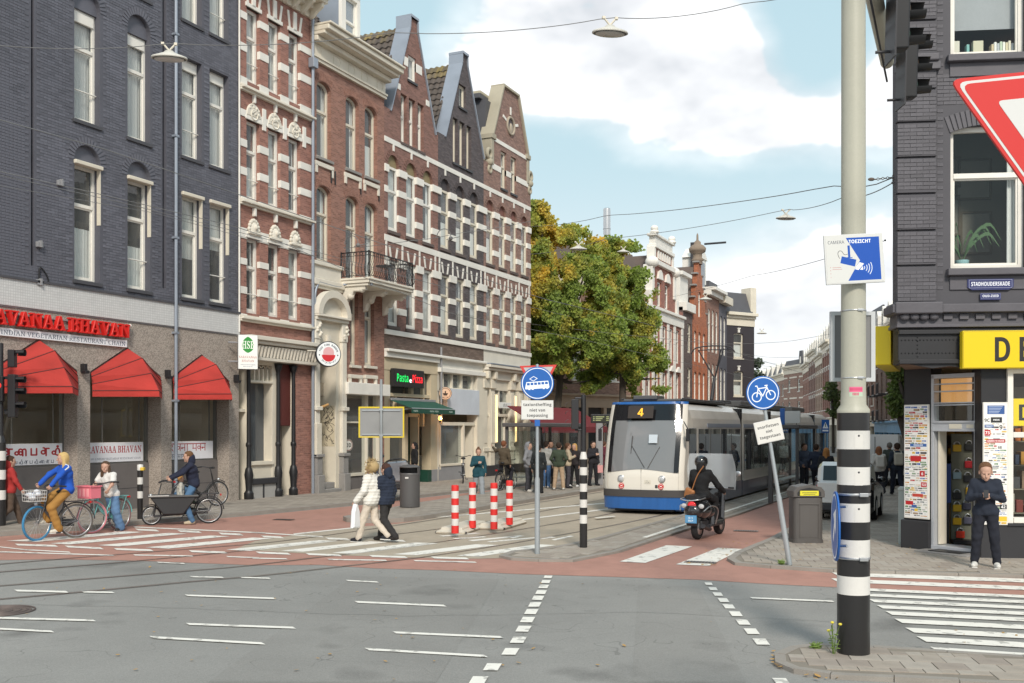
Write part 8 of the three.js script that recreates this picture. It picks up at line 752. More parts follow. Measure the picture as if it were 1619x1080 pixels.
{ // ridden scooter
const R = G(1103,853.5),F = G(1127,849),an = Math.atan2(-(F[1] - R[1]),F[0] - R[0]),t = thing('motor_scooter','black motor scooter with chrome rails and a red tail light, seen from behind','scooter',[R[0],.004,R[1]],Math.PI / 2 - .12),bk = mat([.018,.018,.02],.12,{ clearcoat: 1 }),ch = MT.steel,L = 1.26;
for (const x of [0,L]) { const w = gb().ring(x,.23,0,.17,.06,'z',28).build('tyre',MT.rubber,t); gb().lathe([[0,-.05],[.13,-.05],[.13,.05],[0,.05]],0,0,0,18).turn(M4().makeRotationX(Math.PI / 2).setPosition(x,.23,0)).build('rim',ch,w); }
gb().ball(.05,.62,0,.3,1.25,.8,.72,22).ball(.38,.56,0,.24,1.2,.8,.75,18).ball(-.2,.6,0,.2,.9,.9,.8,16).build('rear_body',bk,t); gb().ext([[.35,.26],[.95,.26],[1.05,.34],[1.12,1.0],[1.02,1.02],[.95,.4],[.5,.38],[.4,.5]],-.17,.17,[],.04).build('leg_shield',bk,t); gb().box(.3,1,.24,.3,-.16,.16,.02).build('footboard',MT.dark,t); gb().ext([[-.3,.83],[.5,.8],[.5,.88],[.1,.93],[-.3,.92]],-.14,.14,[],.04).build('seat',MT.black,t);
gb().ball(-.3,.72,0,.075,.5,1,1).build('tail_lamp',mat([.6,.01,.015],.15,{ clearcoat: 1,emissive: new THREE.Color('#ff1010'),emissiveIntensity: .15 }),t); gb().ball(-.26,.7,.15,.05,.6,1,1).ball(-.26,.7,-.15,.05,.6,1,1).build('indicator',mat([.6,.6,.6],.1),t); gb().box(-.36,-.34,.36,.52,-.1,.1,.006).build('number_plate',mat([.1,.35,.62],.5),t); const p = new THREE.PlaneGeometry(.18,.13); p.rotateY(-Math.PI / 2); p.translate(-.363,.44,0); part(t,'plate_lettering',p,mat('#fff',.5,{ map: canvas(64,48,(x) => { x.fillStyle = '#6aa6d2'; x.fillRect(0,0,64,48); x.fillStyle = '#e8f0f6'; x.font = 'bold 18px sans-serif'; x.textAlign = 'center'; x.fillText('D-1',32,20); x.fillText('BLP',32,41); }) })); gb().ext([[-.36,.5],[-.1,.58],[.25,.5],[.2,.36],[-.1,.42],[-.3,.3]],-.1,.1,[],.02).build('mudguard',bk,t);
{ const q = gb(); q.tube([[-.1,.86,.17],[-.42,.84,.15],[-.46,.82,0],[-.42,.84,-.15],[-.1,.86,-.17]],.013,20); for (const s of [-1,1]) q.tube([[.42,.3,s * .19],[.3,.6,s * .27],[-.1,.7,s * .26],[-.3,.6,s * .2]],.011,16).bar([1.0,.98,s * .3],[1.0,1.3,s * .42],.006).ball(1.0,1.32,s * .42,.055,.4,1,1).bar([1.0,1.0,0],[.95,1.02,s * .34],.014); q.build('chrome_rail',ch,t); for (const s of [-1,1]) gb().bar([.95,1.02,s * .26],[.93,1.02,s * .38],.019).build('grip',MT.black,t); } { const g = new THREE.CylinderGeometry(.55,.5,.75,18,6,true,Math.PI * .18,Math.PI * .64); g.translate(.58,1.36,0); const P_ = g.attributes.position; for (let i = 0; i < P_.count; i++) { const k = (P_.getY(i) - 1) / .75; P_.setX(i,P_.getX(i) - .12 * k); P_.setZ(i,P_.getZ(i) * (1 - .4 * Math.max(0,k - .55))); } part(t,'windscreen',boxUV(g.toNonIndexed()),mat([.9,.93,.95],.12,{ transmission: .62,thickness: 0 })); } gb().box(-.05,.35,.2,.4,-.1,.1,.04).bar([.3,.2,.12],[-.2,.3,.16],.045).build('engine',MT.dark,t); t.scale.set(1.06,1.06,1.3);
}
{ // cars behind the mast
function car(label,[x,z],turn,col,o = {}) { const t = thing('parked_car',label,'car',[x,.06,z],turn),L = o.L ?? 3.7,W = o.W ?? 1.66,H = o.H ?? 1.48,pm = mat(col,.25,{ clearcoat: 1,clearcoatRoughness: .05 }),gl = mat([.02,.025,.028],.03); const low = [[-.02,.35],[.06,.2],[L - .1,.2],[L,.35],[L,.62],[L - .15,.78],[L - 1.0,.92],[.12,.98],[0,.8]],up = [[.1,.96],[L - 1.05,.9],[L - 1.75,H - .05],[L - 2.0,H],[.55,H],[.3,H - .1]]; gb().ext(low,-W / 2,W / 2,[],.07).build('body',pm,t); gb().ext(up,-W / 2 + .1,W / 2 - .1,[],.09).build('cabin',o.roof ?? pm,t);
gb().ext([[.42,1.02],[L - 1.25,.99],[L - 1.8,H - .1],[.62,H - .1]],-W / 2 + .095,W / 2 - .095).build('side_glass',gl,t); { const q = gb(); q.box(-.01,.01,-.2,.2,-W / 2 + .25,W / 2 - .25); q.turn(M4().makeRotationZ(-.38).setPosition(.2,1.2,0)).build('rear_window',gl,t); } for (const zx of [-W / 2 + .09,W / 2 - .09]) for (const wx of [.68,L - .72]) { const w = gb().add(new THREE.CylinderGeometry(.31,.31,.2,26),M4().makeRotationX(Math.PI / 2).setPosition(wx,.31,zx)).build('tyre',MT.rubber,t); gb().add(new THREE.CylinderGeometry(.2,.2,.215,18),M4().makeRotationX(Math.PI / 2).setPosition(wx,.31,zx)).build('rim',MT.steel,w); }
for (const s of [-1,1]) gb().box(-.025,.08,.66,.92,s * (W / 2 - .2) - .09,s * (W / 2 - .2) + .09,.03).build('tail_lamp',mat([.5,.02,.02],.15,{ clearcoat: 1 }),t); gb().box(-.035,-.02,.5,.61,-.26,.26,.004).build('number_plate',mat([.75,.72,.62],.5),t); gb().box(-.05,.05,.24,.44,-W / 2 + .1,W / 2 - .1,.04).build('bumper',MT.dark,t); for (const s of [-1,1]) gb().ball(L - 1.35,1.0,s * (W / 2 + .06),.1,.6,.7,1).build('wing_mirror',pm,t); return t; }
const a = G(1290,829); const wp_ = mat([.74,.74,.72],.25,{ clearcoat: 1 }),k = car('small black and white car parked behind the litter bin, seen from the rear',[a[0] + .58,a[1] - .6],Math.PI / 2,[.018,.018,.02],{ W: 1.5,L: 2.9,roof: wp_ }); gb().box(-.05,.06,.44,.98,-.62,.62,.03).build('tailgate',wp_,k);
const t = thing('white_van','white delivery van farther down the street beyond the shelter','van',[-3.9,.02,-44],Math.PI / 2); gb().ext([[0,.35],[5.2,.35],[5.2,.95],[4.5,1.15],[4.0,2.1],[0,2.15]],-.95,.95,[],.06).build('body',mat([.75,.75,.74],.35,{ clearcoat: .6 }),t); gb().ext([[3.5,1.2],[4.3,1.2],[3.95,2.0],[3.5,2.0]],-.96,.96).build('side_glass',mat([.03,.03,.035],.05),t); for (const zx of [-.85,.85]) for (const wx of [.9,4.2]) gb().add(new THREE.CylinderGeometry(.34,.34,.22,22),M4().makeRotationX(Math.PI / 2).setPosition(wx,.34,zx)).build('wheel',MT.rubber,t); for (const s of [-1,1]) gb().box(-.02,.03,.8,1.4,s * .86 - .06,s * .86 + .06,.01).build('tail_lamp',mat([.5,.02,.02],.2),t); gb().box(-.015,.005,.4,2.05,-.012,.012).box(-.02,0,.75,.87,-.26,.26).build('rear_door_seam',MT.dark,t); gb().box(.1,5,.86,.96,-.957,.957).build('blue_stripe',signBlue,t);
}
// ---------- people ----------
const va = (a,b,t = .5) => [lerp(a[0],b[0],t),lerp(a[1],b[1],t),lerp(a[2],b[2],t)];
// smooth joined tapered limbs, meshed as one skin
function skinMesh(bones,cell,k,mod) {
const lo = [1e9,1e9,1e9],hi = [-1e9,-1e9,-1e9]; for (const [a,b,r,s] of bones) for (let i = 0; i < 3; i++) { const R = Math.max(r,s) + .03 + cell; lo[i] = Math.min(lo[i],a[i] - R,b[i] - R); hi[i] = Math.max(hi[i],a[i] + R,b[i] + R); }
const n = [0,1,2].map((i) => Math.ceil((hi[i] - lo[i]) / cell) + 1),[nx,ny,nz] = n,F = new Float32Array(nx * ny * nz).fill(1),at = (x,y,z) => x + nx * (y + ny * z);
for (const [a,b,r,s] of bones) { const R = Math.max(r,s) + k + cell * 2,d = [b[0] - a[0],b[1] - a[1],b[2] - a[2]],dd = d[0] * d[0] + d[1] * d[1] + d[2] * d[2] || 1e-9,i0 = [0,1,2].map((i) => Math.max(0,Math.floor((Math.min(a[i],b[i]) - R - lo[i]) / cell))),i1 = [0,1,2].map((i) => Math.min(n[i] - 1,Math.ceil((Math.max(a[i],b[i]) + R - lo[i]) / cell)));
for (let z = i0[2]; z <= i1[2]; z++) for (let y = i0[1]; y <= i1[1]; y++) for (let x = i0[0]; x <= i1[0]; x++) { const px = lo[0] + x * cell - a[0],py = lo[1] + y * cell - a[1],pz = lo[2] + z * cell - a[2],t = clamp((px * d[0] + py * d[1] + pz * d[2]) / dd),q = Math.hypot(px - d[0] * t,py - d[1] * t,pz - d[2] * t) - lerp(r,s,t),j = at(x,y,z),f = F[j],h = Math.max(k - Math.abs(f - q),0) / k; F[j] = Math.min(f,q) - h * h * k * .25; } }
if (mod) for (let z = 0; z < nz; z++) for (let y = 0; y < ny; y++) for (let x = 0; x < nx; x++) { const j = at(x,y,z); if (F[j] < .08) F[j] = mod(F[j],lo[0] + x * cell,lo[1] + y * cell,lo[2] + z * cell); }
const id = new Int32Array(nx * ny * nz).fill(-1),pos = [],idx = [];
for (let z = 0; z < nz - 1; z++) for (let y = 0; y < ny - 1; y++) for (let x = 0; x < nx - 1; x++) { let c = 0,sx = 0,sy = 0,sz = 0; for (let e = 0; e < 12; e++) { const ax = e >> 2,p = e & 1,q = (e >> 1) & 1,o = ax === 0 ? [0,p,q] : ax === 1 ? [p,0,q] : [p,q,0],w = o.slice(); w[ax] = 1; const A = F[at(x + o[0],y + o[1],z + o[2])],B = F[at(x + w[0],y + w[1],z + w[2])]; if (A < 0 !== B < 0) { const t = A / (A - B); sx += o[0] + (ax === 0 ? t : 0); sy += o[1] + (ax === 1 ? t : 0); sz += o[2] + (ax === 2 ? t : 0); c++; } } if (c) { id[at(x,y,z)] = pos.length / 3; pos.push(lo[0] + (x + sx / c) * cell,lo[1] + (y + sy / c) * cell,lo[2] + (z + sz / c) * cell); } }
const qd = (a,b,c,d,f) => { if (a < 0 || b < 0 || c < 0 || d < 0) return; f ? idx.push(a,b,c,a,c,d) : idx.push(a,c,b,a,d,c); };
for (let z = 1; z < nz - 1; z++) for (let y = 1; y < ny - 1; y++) for (let x = 1; x < nx - 1; x++) { const s = F[at(x,y,z)] < 0; if (s !== F[at(x + 1,y,z)] < 0) qd(id[at(x,y - 1,z - 1)],id[at(x,y,z - 1)],id[at(x,y,z)],id[at(x,y - 1,z)],s); if (s !== F[at(x,y + 1,z)] < 0) qd(id[at(x - 1,y,z - 1)],id[at(x - 1,y,z)],id[at(x,y,z)],id[at(x,y,z - 1)],s); if (s !== F[at(x,y,z + 1)] < 0) qd(id[at(x - 1,y - 1,z)],id[at(x,y - 1,z)],id[at(x,y,z)],id[at(x - 1,y,z)],s); }
const g = new THREE.BufferGeometry(); g.setAttribute('position',new THREE.Float32BufferAttribute(pos,3)); g.setIndex(idx); g.computeVertexNormals(); return boxUV(g);
}
const SKIN = mat([.5,.3,.22],.6),SKIN2 = mat([.34,.19,.13],.6),clothM = {}; const cloth = (c) => clothM[c] ??= mat(lin(c),.9,{ map: soft,bumpMap: softB,bumpScale: .004 });
const LEG = { stand: {},walk: { kl: [.1,.5,.16],al: [.1,.1,.27],kr: [-.1,.49,-.02],ar: [-.1,.16,-.36] },wide: { kl: [.13,.5,.03],al: [.17,.09,0],kr: [-.13,.5,.03],ar: [-.17,.09,0] },sit: { kl: [.13,.66,.42],al: [.14,.22,.3],kr: [-.13,.78,.4],ar: [-.13,.42,.34] },moped: { kl: [.17,.82,.38],al: [.17,.34,.36],kr: [-.17,.82,.38],ar: [-.17,.34,.36] },astride: { kl: [.14,.5,.02],al: [.16,.09,-.12],kr: [-.1,.48,-.12],ar: [-.12,.09,-.42] } };
const ARM = { down: {},phone: { el: [.25,1.14,.03],wl: [.07,1.2,.25],er: [-.25,1.14,.03],wr: [-.06,1.2,.25],cl: 1.1 },one: { er: [-.25,1.14,.04],wr: [-.05,1.22,.25] },bars: { el: [.27,1.22,.25],wl: [.27,1.1,.5],er: [-.27,1.22,.25],wr: [-.27,1.1,.5],cl: 1.2 },pocket: { el: [.28,1.14,-.04],wl: [.19,.96,.1],er: [-.28,1.14,-.04],wr: [-.19,.96,.1] },swing: { el: [.24,1.15,-.1],wl: [.25,.93,.02],er: [-.24,1.15,.08],wr: [-.24,.96,.2] },raise: { el: [.36,1.36,.08],wl: [.55,1.5,.2] } };
function person(label,[x,h,z],turn,o = {}) {
const near = o.near,J = { sl: [.18,1.41,0],sr: [-.18,1.41,0],el: [.24,1.13,-.02],wl: [.25,.88,.04],er: [-.24,1.13,-.02],wr: [-.25,.88,.04],hl: [.09,.93,0],hr: [-.09,.93,0],kl: [.1,.5,.02],kr: [-.1,.5,.02],al: [.11,.09,-.02],ar: [-.11,.09,-.02],ch: [0,1.28,0],pe: [0,.98,0],nk: [0,1.46,0],hd: [0,1.6,.02],...LEG[o.leg ?? 'stand'],...ARM[o.arm ?? 'down'],...o.J };
const up = o.up ?? 0,ln = o.lean ?? 0; if (up || ln) for (const k of ['sl','sr','el','er','wl','wr','ch','nk','hd','pe','hl','hr']) { const y = Math.max(0,J[k][1] - .95); J[k] = [J[k][0],J[k][1] + up - (ln * ln * y * .3),J[k][2] + ln * y]; }
const s = (o.H ?? 1.75) / 1.75,t = thing('person',label,'person',[x,h,z],turn,o.group),c = near ? .014 : .024,look = o.look ?? [0,0,1],hd = J.hd,T = (b) => b;
const arm = (S,i) => [[J['s' + S],J['e' + S],.048 + i,.041 + i],[J['e' + S],J['w' + S],.04 + i,.03 + i]],leg = (S,i,f = 0) => [[J['h' + S],J['k' + S],.085 + i,.06 + i + f * .5],[J['k' + S],J['a' + S],.057 + i + f * .5,.04 + i + f]],ft = (S,i) => { const a = J['a' + S],d = o.toe ?? [0,-.03,.16]; return [[[a[0],a[1] - .03,a[2] - .03],[a[0],a[1] - .045,a[2] + d[2] * .5],.042 + i,.042 + i],[[a[0],a[1] - .045,a[2] + .06],[a[0] * 1.1,a[1] + d[1] - .02,a[2] + d[2]],.042 + i,.032 + i]]; };
const torso = (i,b = 0) => [[J.pe,va(J.pe,J.ch),.125 + i + b,.118 + i + b],[va(J.pe,J.ch),J.ch,.12 + i + b,.13 + i],[[J.ch[0] + .07,J.ch[1],J.ch[2]],[J.ch[0] - .07,J.ch[1],J.ch[2]],.115 + i,.115 + i],[va(J.sl,J.ch,.2),va(J.sr,J.ch,.2),.066 + i,.066 + i],[J.hl,J.hr,.1 + i,.1 + i]];
const hl = [[hd[0],hd[1] + .045,hd[2] - .02],[hd[0],hd[1] - .03,hd[2] + .015]];
const body = skinMesh([...torso(0),...arm('l',0),...arm('r',0),...leg('l',0),...leg('r',0),...ft('l',-.008),...ft('r',-.008),[J.ch,J.nk,.07,.055],[J.nk,hd,.054,.06],[hl[0],hl[1],.095,.075]],c,.04);
const L = [look[0],0,look[2]],f = Math.hypot(...L) || 1,e = [L[0] / f,0,L[2] / f],sd = [e[2],0,-e[0]],at = (a,b,d) => [hd[0] + e[0] * d + sd[0] * a,hd[1] + b + (look[1] ?? 0) * d,hd[2] + e[2] * d + sd[2] * a];
const head = skinMesh([[at(0,.045,-.015),at(0,.04,.01),.096,.09],[at(0,-.03,.02),at(0,-.085,.055),.07,.035],[at(0,.02,.088),at(0,-.02,.108),.012,.017],[at(.045,-.02,.05),at(.03,-.05,.06),.03,.025],[at(-.045,-.02,.05),at(-.03,-.05,.06),.03,.025],[at(.045,.03,.075),at(-.045,.03,.075),.016,.016],[at(.095,.01,-.01),at(.097,-.03,-.005),.014,.01],[at(-.095,.01,-.01),at(-.097,-.03,-.005),.014,.01],[at(-.022,-.06,.078),at(.022,-.06,.078),.011,.011]],near ? .006 : .011,.018);
const hand = (S) => { const w = J['w' + S],el = J['e' + S],d = V(w[0] - el[0],w[1] - el[1],w[2] - el[2]).normalize(),out = V(S === 'l' ? 1 : -1,0,0),sV = d.clone().cross(out).normalize(),nV = sV.clone().cross(d).normalize().multiplyScalar(S === 'l' ? -1 : -1),cl = J.cl ?? .35,P0 = V(...w),q = (a,b,n) => P0.clone().addScaledVector(d,a).addScaledVector(sV,b).addScaledVector(nV,n || 0).toArray(),B = []; for (let i = 0; i < 4; i++) { const b = -.027 + i * .018; B.push([q(.01,b * .7),q(.085,b),.016,.011]); const l = [.032,.038,.036,.028][i],c1 = cl,c2 = cl * 2.1,a1 = .088 + l * Math.cos(c1),n1 = l * Math.sin(c1); B.push([q(.088,b),q(a1,b * 1.1,n1),.0095,.0088],[q(a1,b * 1.1,n1),q(a1 + l * .9 * Math.cos(c2),b * 1.12,n1 + l * .9 * Math.sin(c2)),.0088,.0075]); } B.push([q(.02,-.03),q(.055,-.055,.012),.013,.011],[q(.055,-.055,.012),q(.085,-.06,.03),.0105,.009]); return skinMesh(B,near ? .0055 : .009,.008); };
const parts = [body,head]; if (!o.noHands) parts.push(hand('l'),hand('r')); const strip = (g) => { const q = g.toNonIndexed(); return q; };
part(t,'body',mergeGeometries(parts.map(strip)),o.dark ? SKIN2 : SKIN);
const fold = (d,px,py,pz) => d + .006 * Math.sin(py * 38 + px * 21 + pz * 17) * Math.sin(px * 31 - py * 13),hem = o.hem ?? .84,topI = o.puff ? .045 : o.fit ?? .024;
const sleeves = o.short ? ['l','r'].map((S) => [J['s' + S],va(J['s' + S],J['e' + S],.62),.056 + topI,.056 + topI]) : [...arm('l',topI * .75),...arm('r',topI * .75)];
const low = o.coat ? ['l','r'].map((S) => [J['h' + S],va(J['h' + S],J['k' + S],o.coat),.09 + topI,.1 + topI]) : [];
const hipY = (J.pe[1] + (hem - .98)),cut = (d,a) => Math.max(d,a);
part(t,o.topName ?? 'jacket',skinMesh([...torso(topI,o.puff ? .02 : 0),...sleeves,...low,[J.ch,J.nk,.075 + topI * .6,.06 + topI * .5]],c,.035,(d,px,py,pz) => { d = fold(d,px,py,pz); if (o.puff) d += .011 * Math.abs(Math.cos(py * 46)) - .008; return o.coat ? d : cut(d,hipY - py - Math.abs(pz - J.pe[2]) * (ln || J.kl[1] > .6 ? .3 : 0)); }),cloth(o.top ?? '#222'));
part(t,'trousers',skinMesh([[J.pe,[J.pe[0],J.pe[1] + .06,J.pe[2]],.135,.13],[J.hl,J.hr,.108,.108],...leg('l',.016,o.flare ?? .012),...leg('r',.016,o.flare ?? .012)],c,.03,(d,px,py,pz) => fold(d,px,py,pz)),cloth(o.bottom ?? '#1d1d22'));
for (const S of ['l','r']) { const g = skinMesh(ft(S,.006),near ? .009 : .016,.02,(d,px,py) => cut(d,J['a' + S][1] - .088 - py)),m = part(t,'shoe',g,cloth(o.shoe ?? '#26262a')); if (o.sole) { const a = J['a' + S]; gb().box(a[0] - .045,a[0] + .045,a[1] - .098,a[1] - .075,a[2] - .075,a[2] + .19,.01).build('sole',whtP,m); } }
if (o.hair !== 0) { const B = [[at(0,.06,-.03),at(0,.055,0),.101,.098],[at(0,0,-.055),at(0,.02,-.05),.075,.08]]; if (o.long) B.push([at(.07,.0,-.03),at(.085,-.2,-.03),.045,.04],[at(-.07,.0,-.03),at(-.085,-.2,-.03),.045,.04],[at(0,.0,-.06),at(0,-.22,-.07),.07,.06]); if (o.bun) B.push([at(0,.17,-.03),at(0,.18,-.03),.04,.04]); part(t,'hair',skinMesh(B,near ? .008 : .015,.03,(d,px,py,pz) => { const fz = (px - hd[0]) * e[0] + (pz - hd[2]) * e[2],fy = py - hd[1]; return cut(d + .004 * Math.sin(px * 160 + pz * 120),Math.min(fz - .035 + Math.max(0,fy - .075) * -1.6,9) * (fy < .2 ? 1 : 0)); }),cloth(o.hair ?? '#3a281c')); }
if (near) { for (const a of [-.034,.034]) gb().ball(...at(a,.012,.082),.0095).build('eye',mat('#1c1613',.2),t); gb().add(new THREE.SphereGeometry(.02,10,6),M4().makeScale(1,.22,.5).setPosition(...at(0,-.06,.087))).build('mouth',mat([.32,.12,.1],.6),t); }
if (o.fur) { const q = gb(); seed = 17; for (let i = 0; i < 170; i++) { const a = rr(-1.2,4.35),r = rr(.1,.16),p = at(Math.cos(a) * r,.03 + Math.sin(a) * r * 1.15,rr(-.1,.08)); q.bar(p,[p[0] + rr(-.06,.06),p[1] + rr(-.05,.07),p[2] + rr(-.05,.05)],.012,.002,4); } q.ball(...at(0,.05,-.06),.13); q.build('fur_hood',cloth('#b39a6f'),t); }
if (o.stripe) { const q = gb(); for (const S of ['l','r']) { const a = J['s' + S],m = va(a,J['e' + S],.45),u = S === 'l' ? 1 : -1; q.tube([[a[0] * .45,a[1] + .085,a[2] + .03],[a[0] * .8,a[1] + .072,a[2] + .02],[a[0] + u * .05,a[1] + .03,a[2]],[m[0] + u * .045,m[1] + .03,m[2]]],.017,12,6); } q.build('white_stripe',cloth('#d9dade'),t); }
if (o.hood) part(t,'hood',skinMesh([[at(0,-.1,-.08),at(0,.0,-.07),.1,.1],...(o.hood > 1 ? [[at(0,.05,-.03),at(0,.06,0),.118,.112]] : [])],.018,.03,(d,px,py,pz) => (o.hood > 1 ? cut(d,(px - hd[0]) * e[0] + (pz - hd[2]) * e[2] - .04) : d)),cloth(o.top));
if (o.helmet) { gb().ball(...at(0,.05,-.01),.145,1,1,1.08,22).build('helmet',mat([.02,.02,.022],.2,{ clearcoat: 1 }),t); }
if (o.pack) { gb().add(new RoundedBoxGeometry(.3,.42,.16,2,.06),M4().makeTranslation(J.ch[0],J.ch[1] - .06,J.ch[2] - .22)).build('backpack',cloth(o.pack),t); const q = gb(); for (const a of [-.11,.11]) q.tube([[a,J.ch[1] + .14,J.ch[2] - .16],[a,J.nk[1] + .03,J.ch[2]],[a * 1.1,J.ch[1] + .02,J.ch[2] + .17]],.018,10); q.build('strap',cloth(o.pack),t); }
t.scale.setScalar(s); t.J = J; return t;
}
const FWD = Math.PI + YAW,face = (a) => YAW + a;      // 0 = towards the camera, PI = away
const on = (px,py,h = 0) => { const [x,z] = G(px,py,h); return [x,h,z]; };
const prop = (name,label,cat,t,p,turn = 0) => { t.updateMatrixWorld(true); return thing(name,label,cat,t.localToWorld(V(...p)).toArray(),turn); };
{
const dirOf = (a,b) => Math.atan2(b[0] - a[0],b[1] - a[1]),mid = (a,b,t) => [lerp(a[0],b[0],t),0,lerp(a[1],b[1],t)];
{ const f = G(63,855.5),r = G(121,851); person('person in bright blue jacket and ochre trousers riding the blue tyred bicycle',mid(r,f,.26),dirOf(r,f),{ near: 1,up: .17,lean: .12,leg: 'sit',top: '#1d55b8',bottom: '#a5793c',shoe: '#d9d4c6',sole: 1,hair: '#c9ab72',long: 1,flare: .03,J: { el: [.26,1.24,.24],wl: [.28,1.05,.44],er: [-.3,1.26,.22],wr: [-.28,1.06,.46],cl: 1.2,kl: [.14,.72,.4],al: [.15,.25,.24],kr: [-.13,.86,.42],ar: [-.14,.44,.36] },H: 1.72,look: [-.3,0,1],stripe: 1 }); }
{ const f = G(149,843.5),r = G(189,838.5); const t = person('person in white printed shirt and wide jeans standing astride the turquoise bicycle',mid(r,f,.3),dirOf(r,f),{ near: 1,lean: .3,leg: 'astride',arm: 'bars',short: 1,topName: 'shirt',top: '#dcdad6',bottom: '#5d7ea3',shoe: '#333',sole: 1,hair: '#54402f',long: 1,flare: .05,H: 1.66,J: { el: [.26,1.18,.2],wl: [.27,1.06,.36],er: [-.26,1.18,.2],wr: [-.27,1.06,.36],cl: 1.2 },look: [.5,0,1] }); gb().box(-.08,.08,1.2,1.28,.2,.236,.01).build('pink_print',cloth('#d98aa0'),t); }
{ const f = G(240,831),r = G(331,828); person('person in navy jacket and jeans riding the cargo bicycle',mid(r,f,.27),dirOf(r,f),{ near: 1,up: .06,lean: .18,leg: 'sit',arm: 'bars',top: '#20253a',bottom: '#4f7193',shoe: '#c2b39a',hair: '#6a4b30',hood: 1,H: 1.78,J: { al: [.17,.1,.05],kl: [.15,.55,.22],kr: [-.13,.72,.38],ar: [-.14,.3,.3] } }); person('small child in a pale jacket and orange cap sitting in the cargo box',mid(r,f,.5).map((v,i) => (i === 1 ? .0 : v)),dirOf(f,r),{ H: 1.1,leg: 'sit',top: '#b9b7ae',bottom: '#3a4a3e',hair: '#b98b52',up: .02,J: { kl: [.1,.8,.3],al: [.1,.7,.5],kr: [-.1,.8,.3],ar: [-.1,.7,.5] } }).position.y = .12; }
person('person in red jacket and brown trousers half hidden by the left traffic light pole',on(16,836,0),face(2.2),{ top: '#a8322f',bottom: '#5b4a3e',hair: '#4a3226',hood: 1,arm: 'swing',leg: 'walk' });
{ const t = person('person in white puffer coat with a fur hood walking over the crossing',on(588,858),face(-2.0),{ near: 1,puff: 1,top: '#e0ddd5',bottom: '#cfc3b4',shoe: '#22222a',sole: 1,hair: '#b99a5e',fur: 1,leg: 'walk',H: 1.7,arm: 'swing',hem: .8,J: { el: [.27,1.14,.02],wl: [.3,.92,.2] } }); const b = prop('carrier_bag','white plastic carrier bag hanging from the hand of the white coated person','bag',t,[.3,.86,.22],face(-2.0)); gb().ext([[-.14,-.52],[.14,-.5],[.11,-.16],[.04,0],[-.04,0],[-.11,-.16]],-.05,.05,[],.03).build('sack',mat([.75,.76,.78],.5),b); gb().box(-.08,.06,-.46,-.38,.05,.056,.002).build('blue_print',mat([.12,.25,.55],.5),b); }
person('person in navy puffer jacket and dark trousers walking beside the white coat',on(611,857),face(-2.1),{ near: 1,puff: 1,top: '#222b3d',bottom: '#2c2a2a',shoe: '#2a2522',hair: '#4a2f26',hood: 1,leg: 'walk',H: 1.66,J: { kl: [.1,.5,-.02],al: [.1,.15,-.34],kr: [-.1,.5,.15],ar: [-.1,.1,.24],el: [.26,1.2,.1],wl: [.1,1.1,.2] } });
{ const R = G(1103,853.5),t = person('person in black hooded jacket and helmet riding the black scooter',[R[0],0,R[1] - .32],Math.PI - .12,{ near: 1,leg: 'moped',arm: 'bars',top: '#1f1f21',bottom: '#1d1d20',shoe: '#222',hair: '#1a1512',helmet: 1,hood: 1,H: 1.78,look: [.3,0,1],hem: .9,fit: .034,J: { el: [.3,1.14,.22],wl: [.33,1.0,.5],er: [-.3,1.14,.22],wr: [-.33,1.0,.5],cl: 1.2 } }); const b = prop('shoulder_bag','tan leather shoulder bag on the back of the scooter rider','bag',t,[.2,.96,-.16],Math.PI - .5); gb().add(new RoundedBoxGeometry(.26,.24,.1,2,.05),M4().makeRotationZ(.35)).build('bag',mat([.42,.17,.06],.55),b); gb().tube([[-.08,.1,.0],[-.22,.42,.02],[-.36,.62,.06]].map((p) => p),.012,10).build('strap',mat([.42,.17,.06],.55),b); }
{ const t = person('person in navy jacket and dark trousers looking at a phone outside the corner shop',on(1559,897,.06),face(-.42),{ near: 1,arm: 'phone',top: '#232a38',bottom: '#1c1f2a',shoe: '#d8d6d0',sole: 1,hair: '#6b4c34',H: 1.78,leg: 'wide',look: [.1,-.5,1],fit: .022,hem: .86,J: { hd: [0,1.58,.07] } }); const p = prop('mobile_phone','dark mobile phone held in both hands of the person by the corner shop','phone',t,[.0,1.24,.34],face(-.42)); p.rotation.order = 'YXZ'; p.rotation.x = -.6; gb().add(new RoundedBoxGeometry(.075,.15,.01,1,.004)).build('case',MT.black,p); gb().box(-.034,.034,-.07,.07,-.0065,-.005).build('screen',mat([.1,.12,.15],.05),p); }
person('person in a teal rain coat with hair in a bun, walking near the bollards',on(757,786,0),face(.15),{ top: '#1d4a55',bottom: '#8f959a',shoe: '#b9b4ac',sole: 1,hair: '#6a4a36',bun: 1,coat: .35,arm: 'one',leg: 'walk',flare: .04,H: 1.72 });
{ const a = on(797,776,.1); const t = person('person in olive jacket on a bicycle, seen from behind by the coffee shop',a,face(2.7),{ top: '#54493a',bottom: '#22222a',hair: '#7a4a30',leg: 'sit',arm: 'raise',up: .12,H: 1.74,J: { al: [.16,.12,.02],kl: [.15,.58,.2] } }); const d = face(2.7),dx = Math.sin(d),dz = Math.cos(d); bicycle('dark bicycle under the person in the olive jacket',[a[0] + dx * .7,a[2] + dz * .7],[a[0] - dx * .32,a[2] - dz * .32],{ frame: mat([.3,.27,.2],.5),y: .1 }); }
const Q = (l,px,py,a,o,h = .12) => person(l + ', waiting at the left tram stop',on(px,py,h),face(a),o);
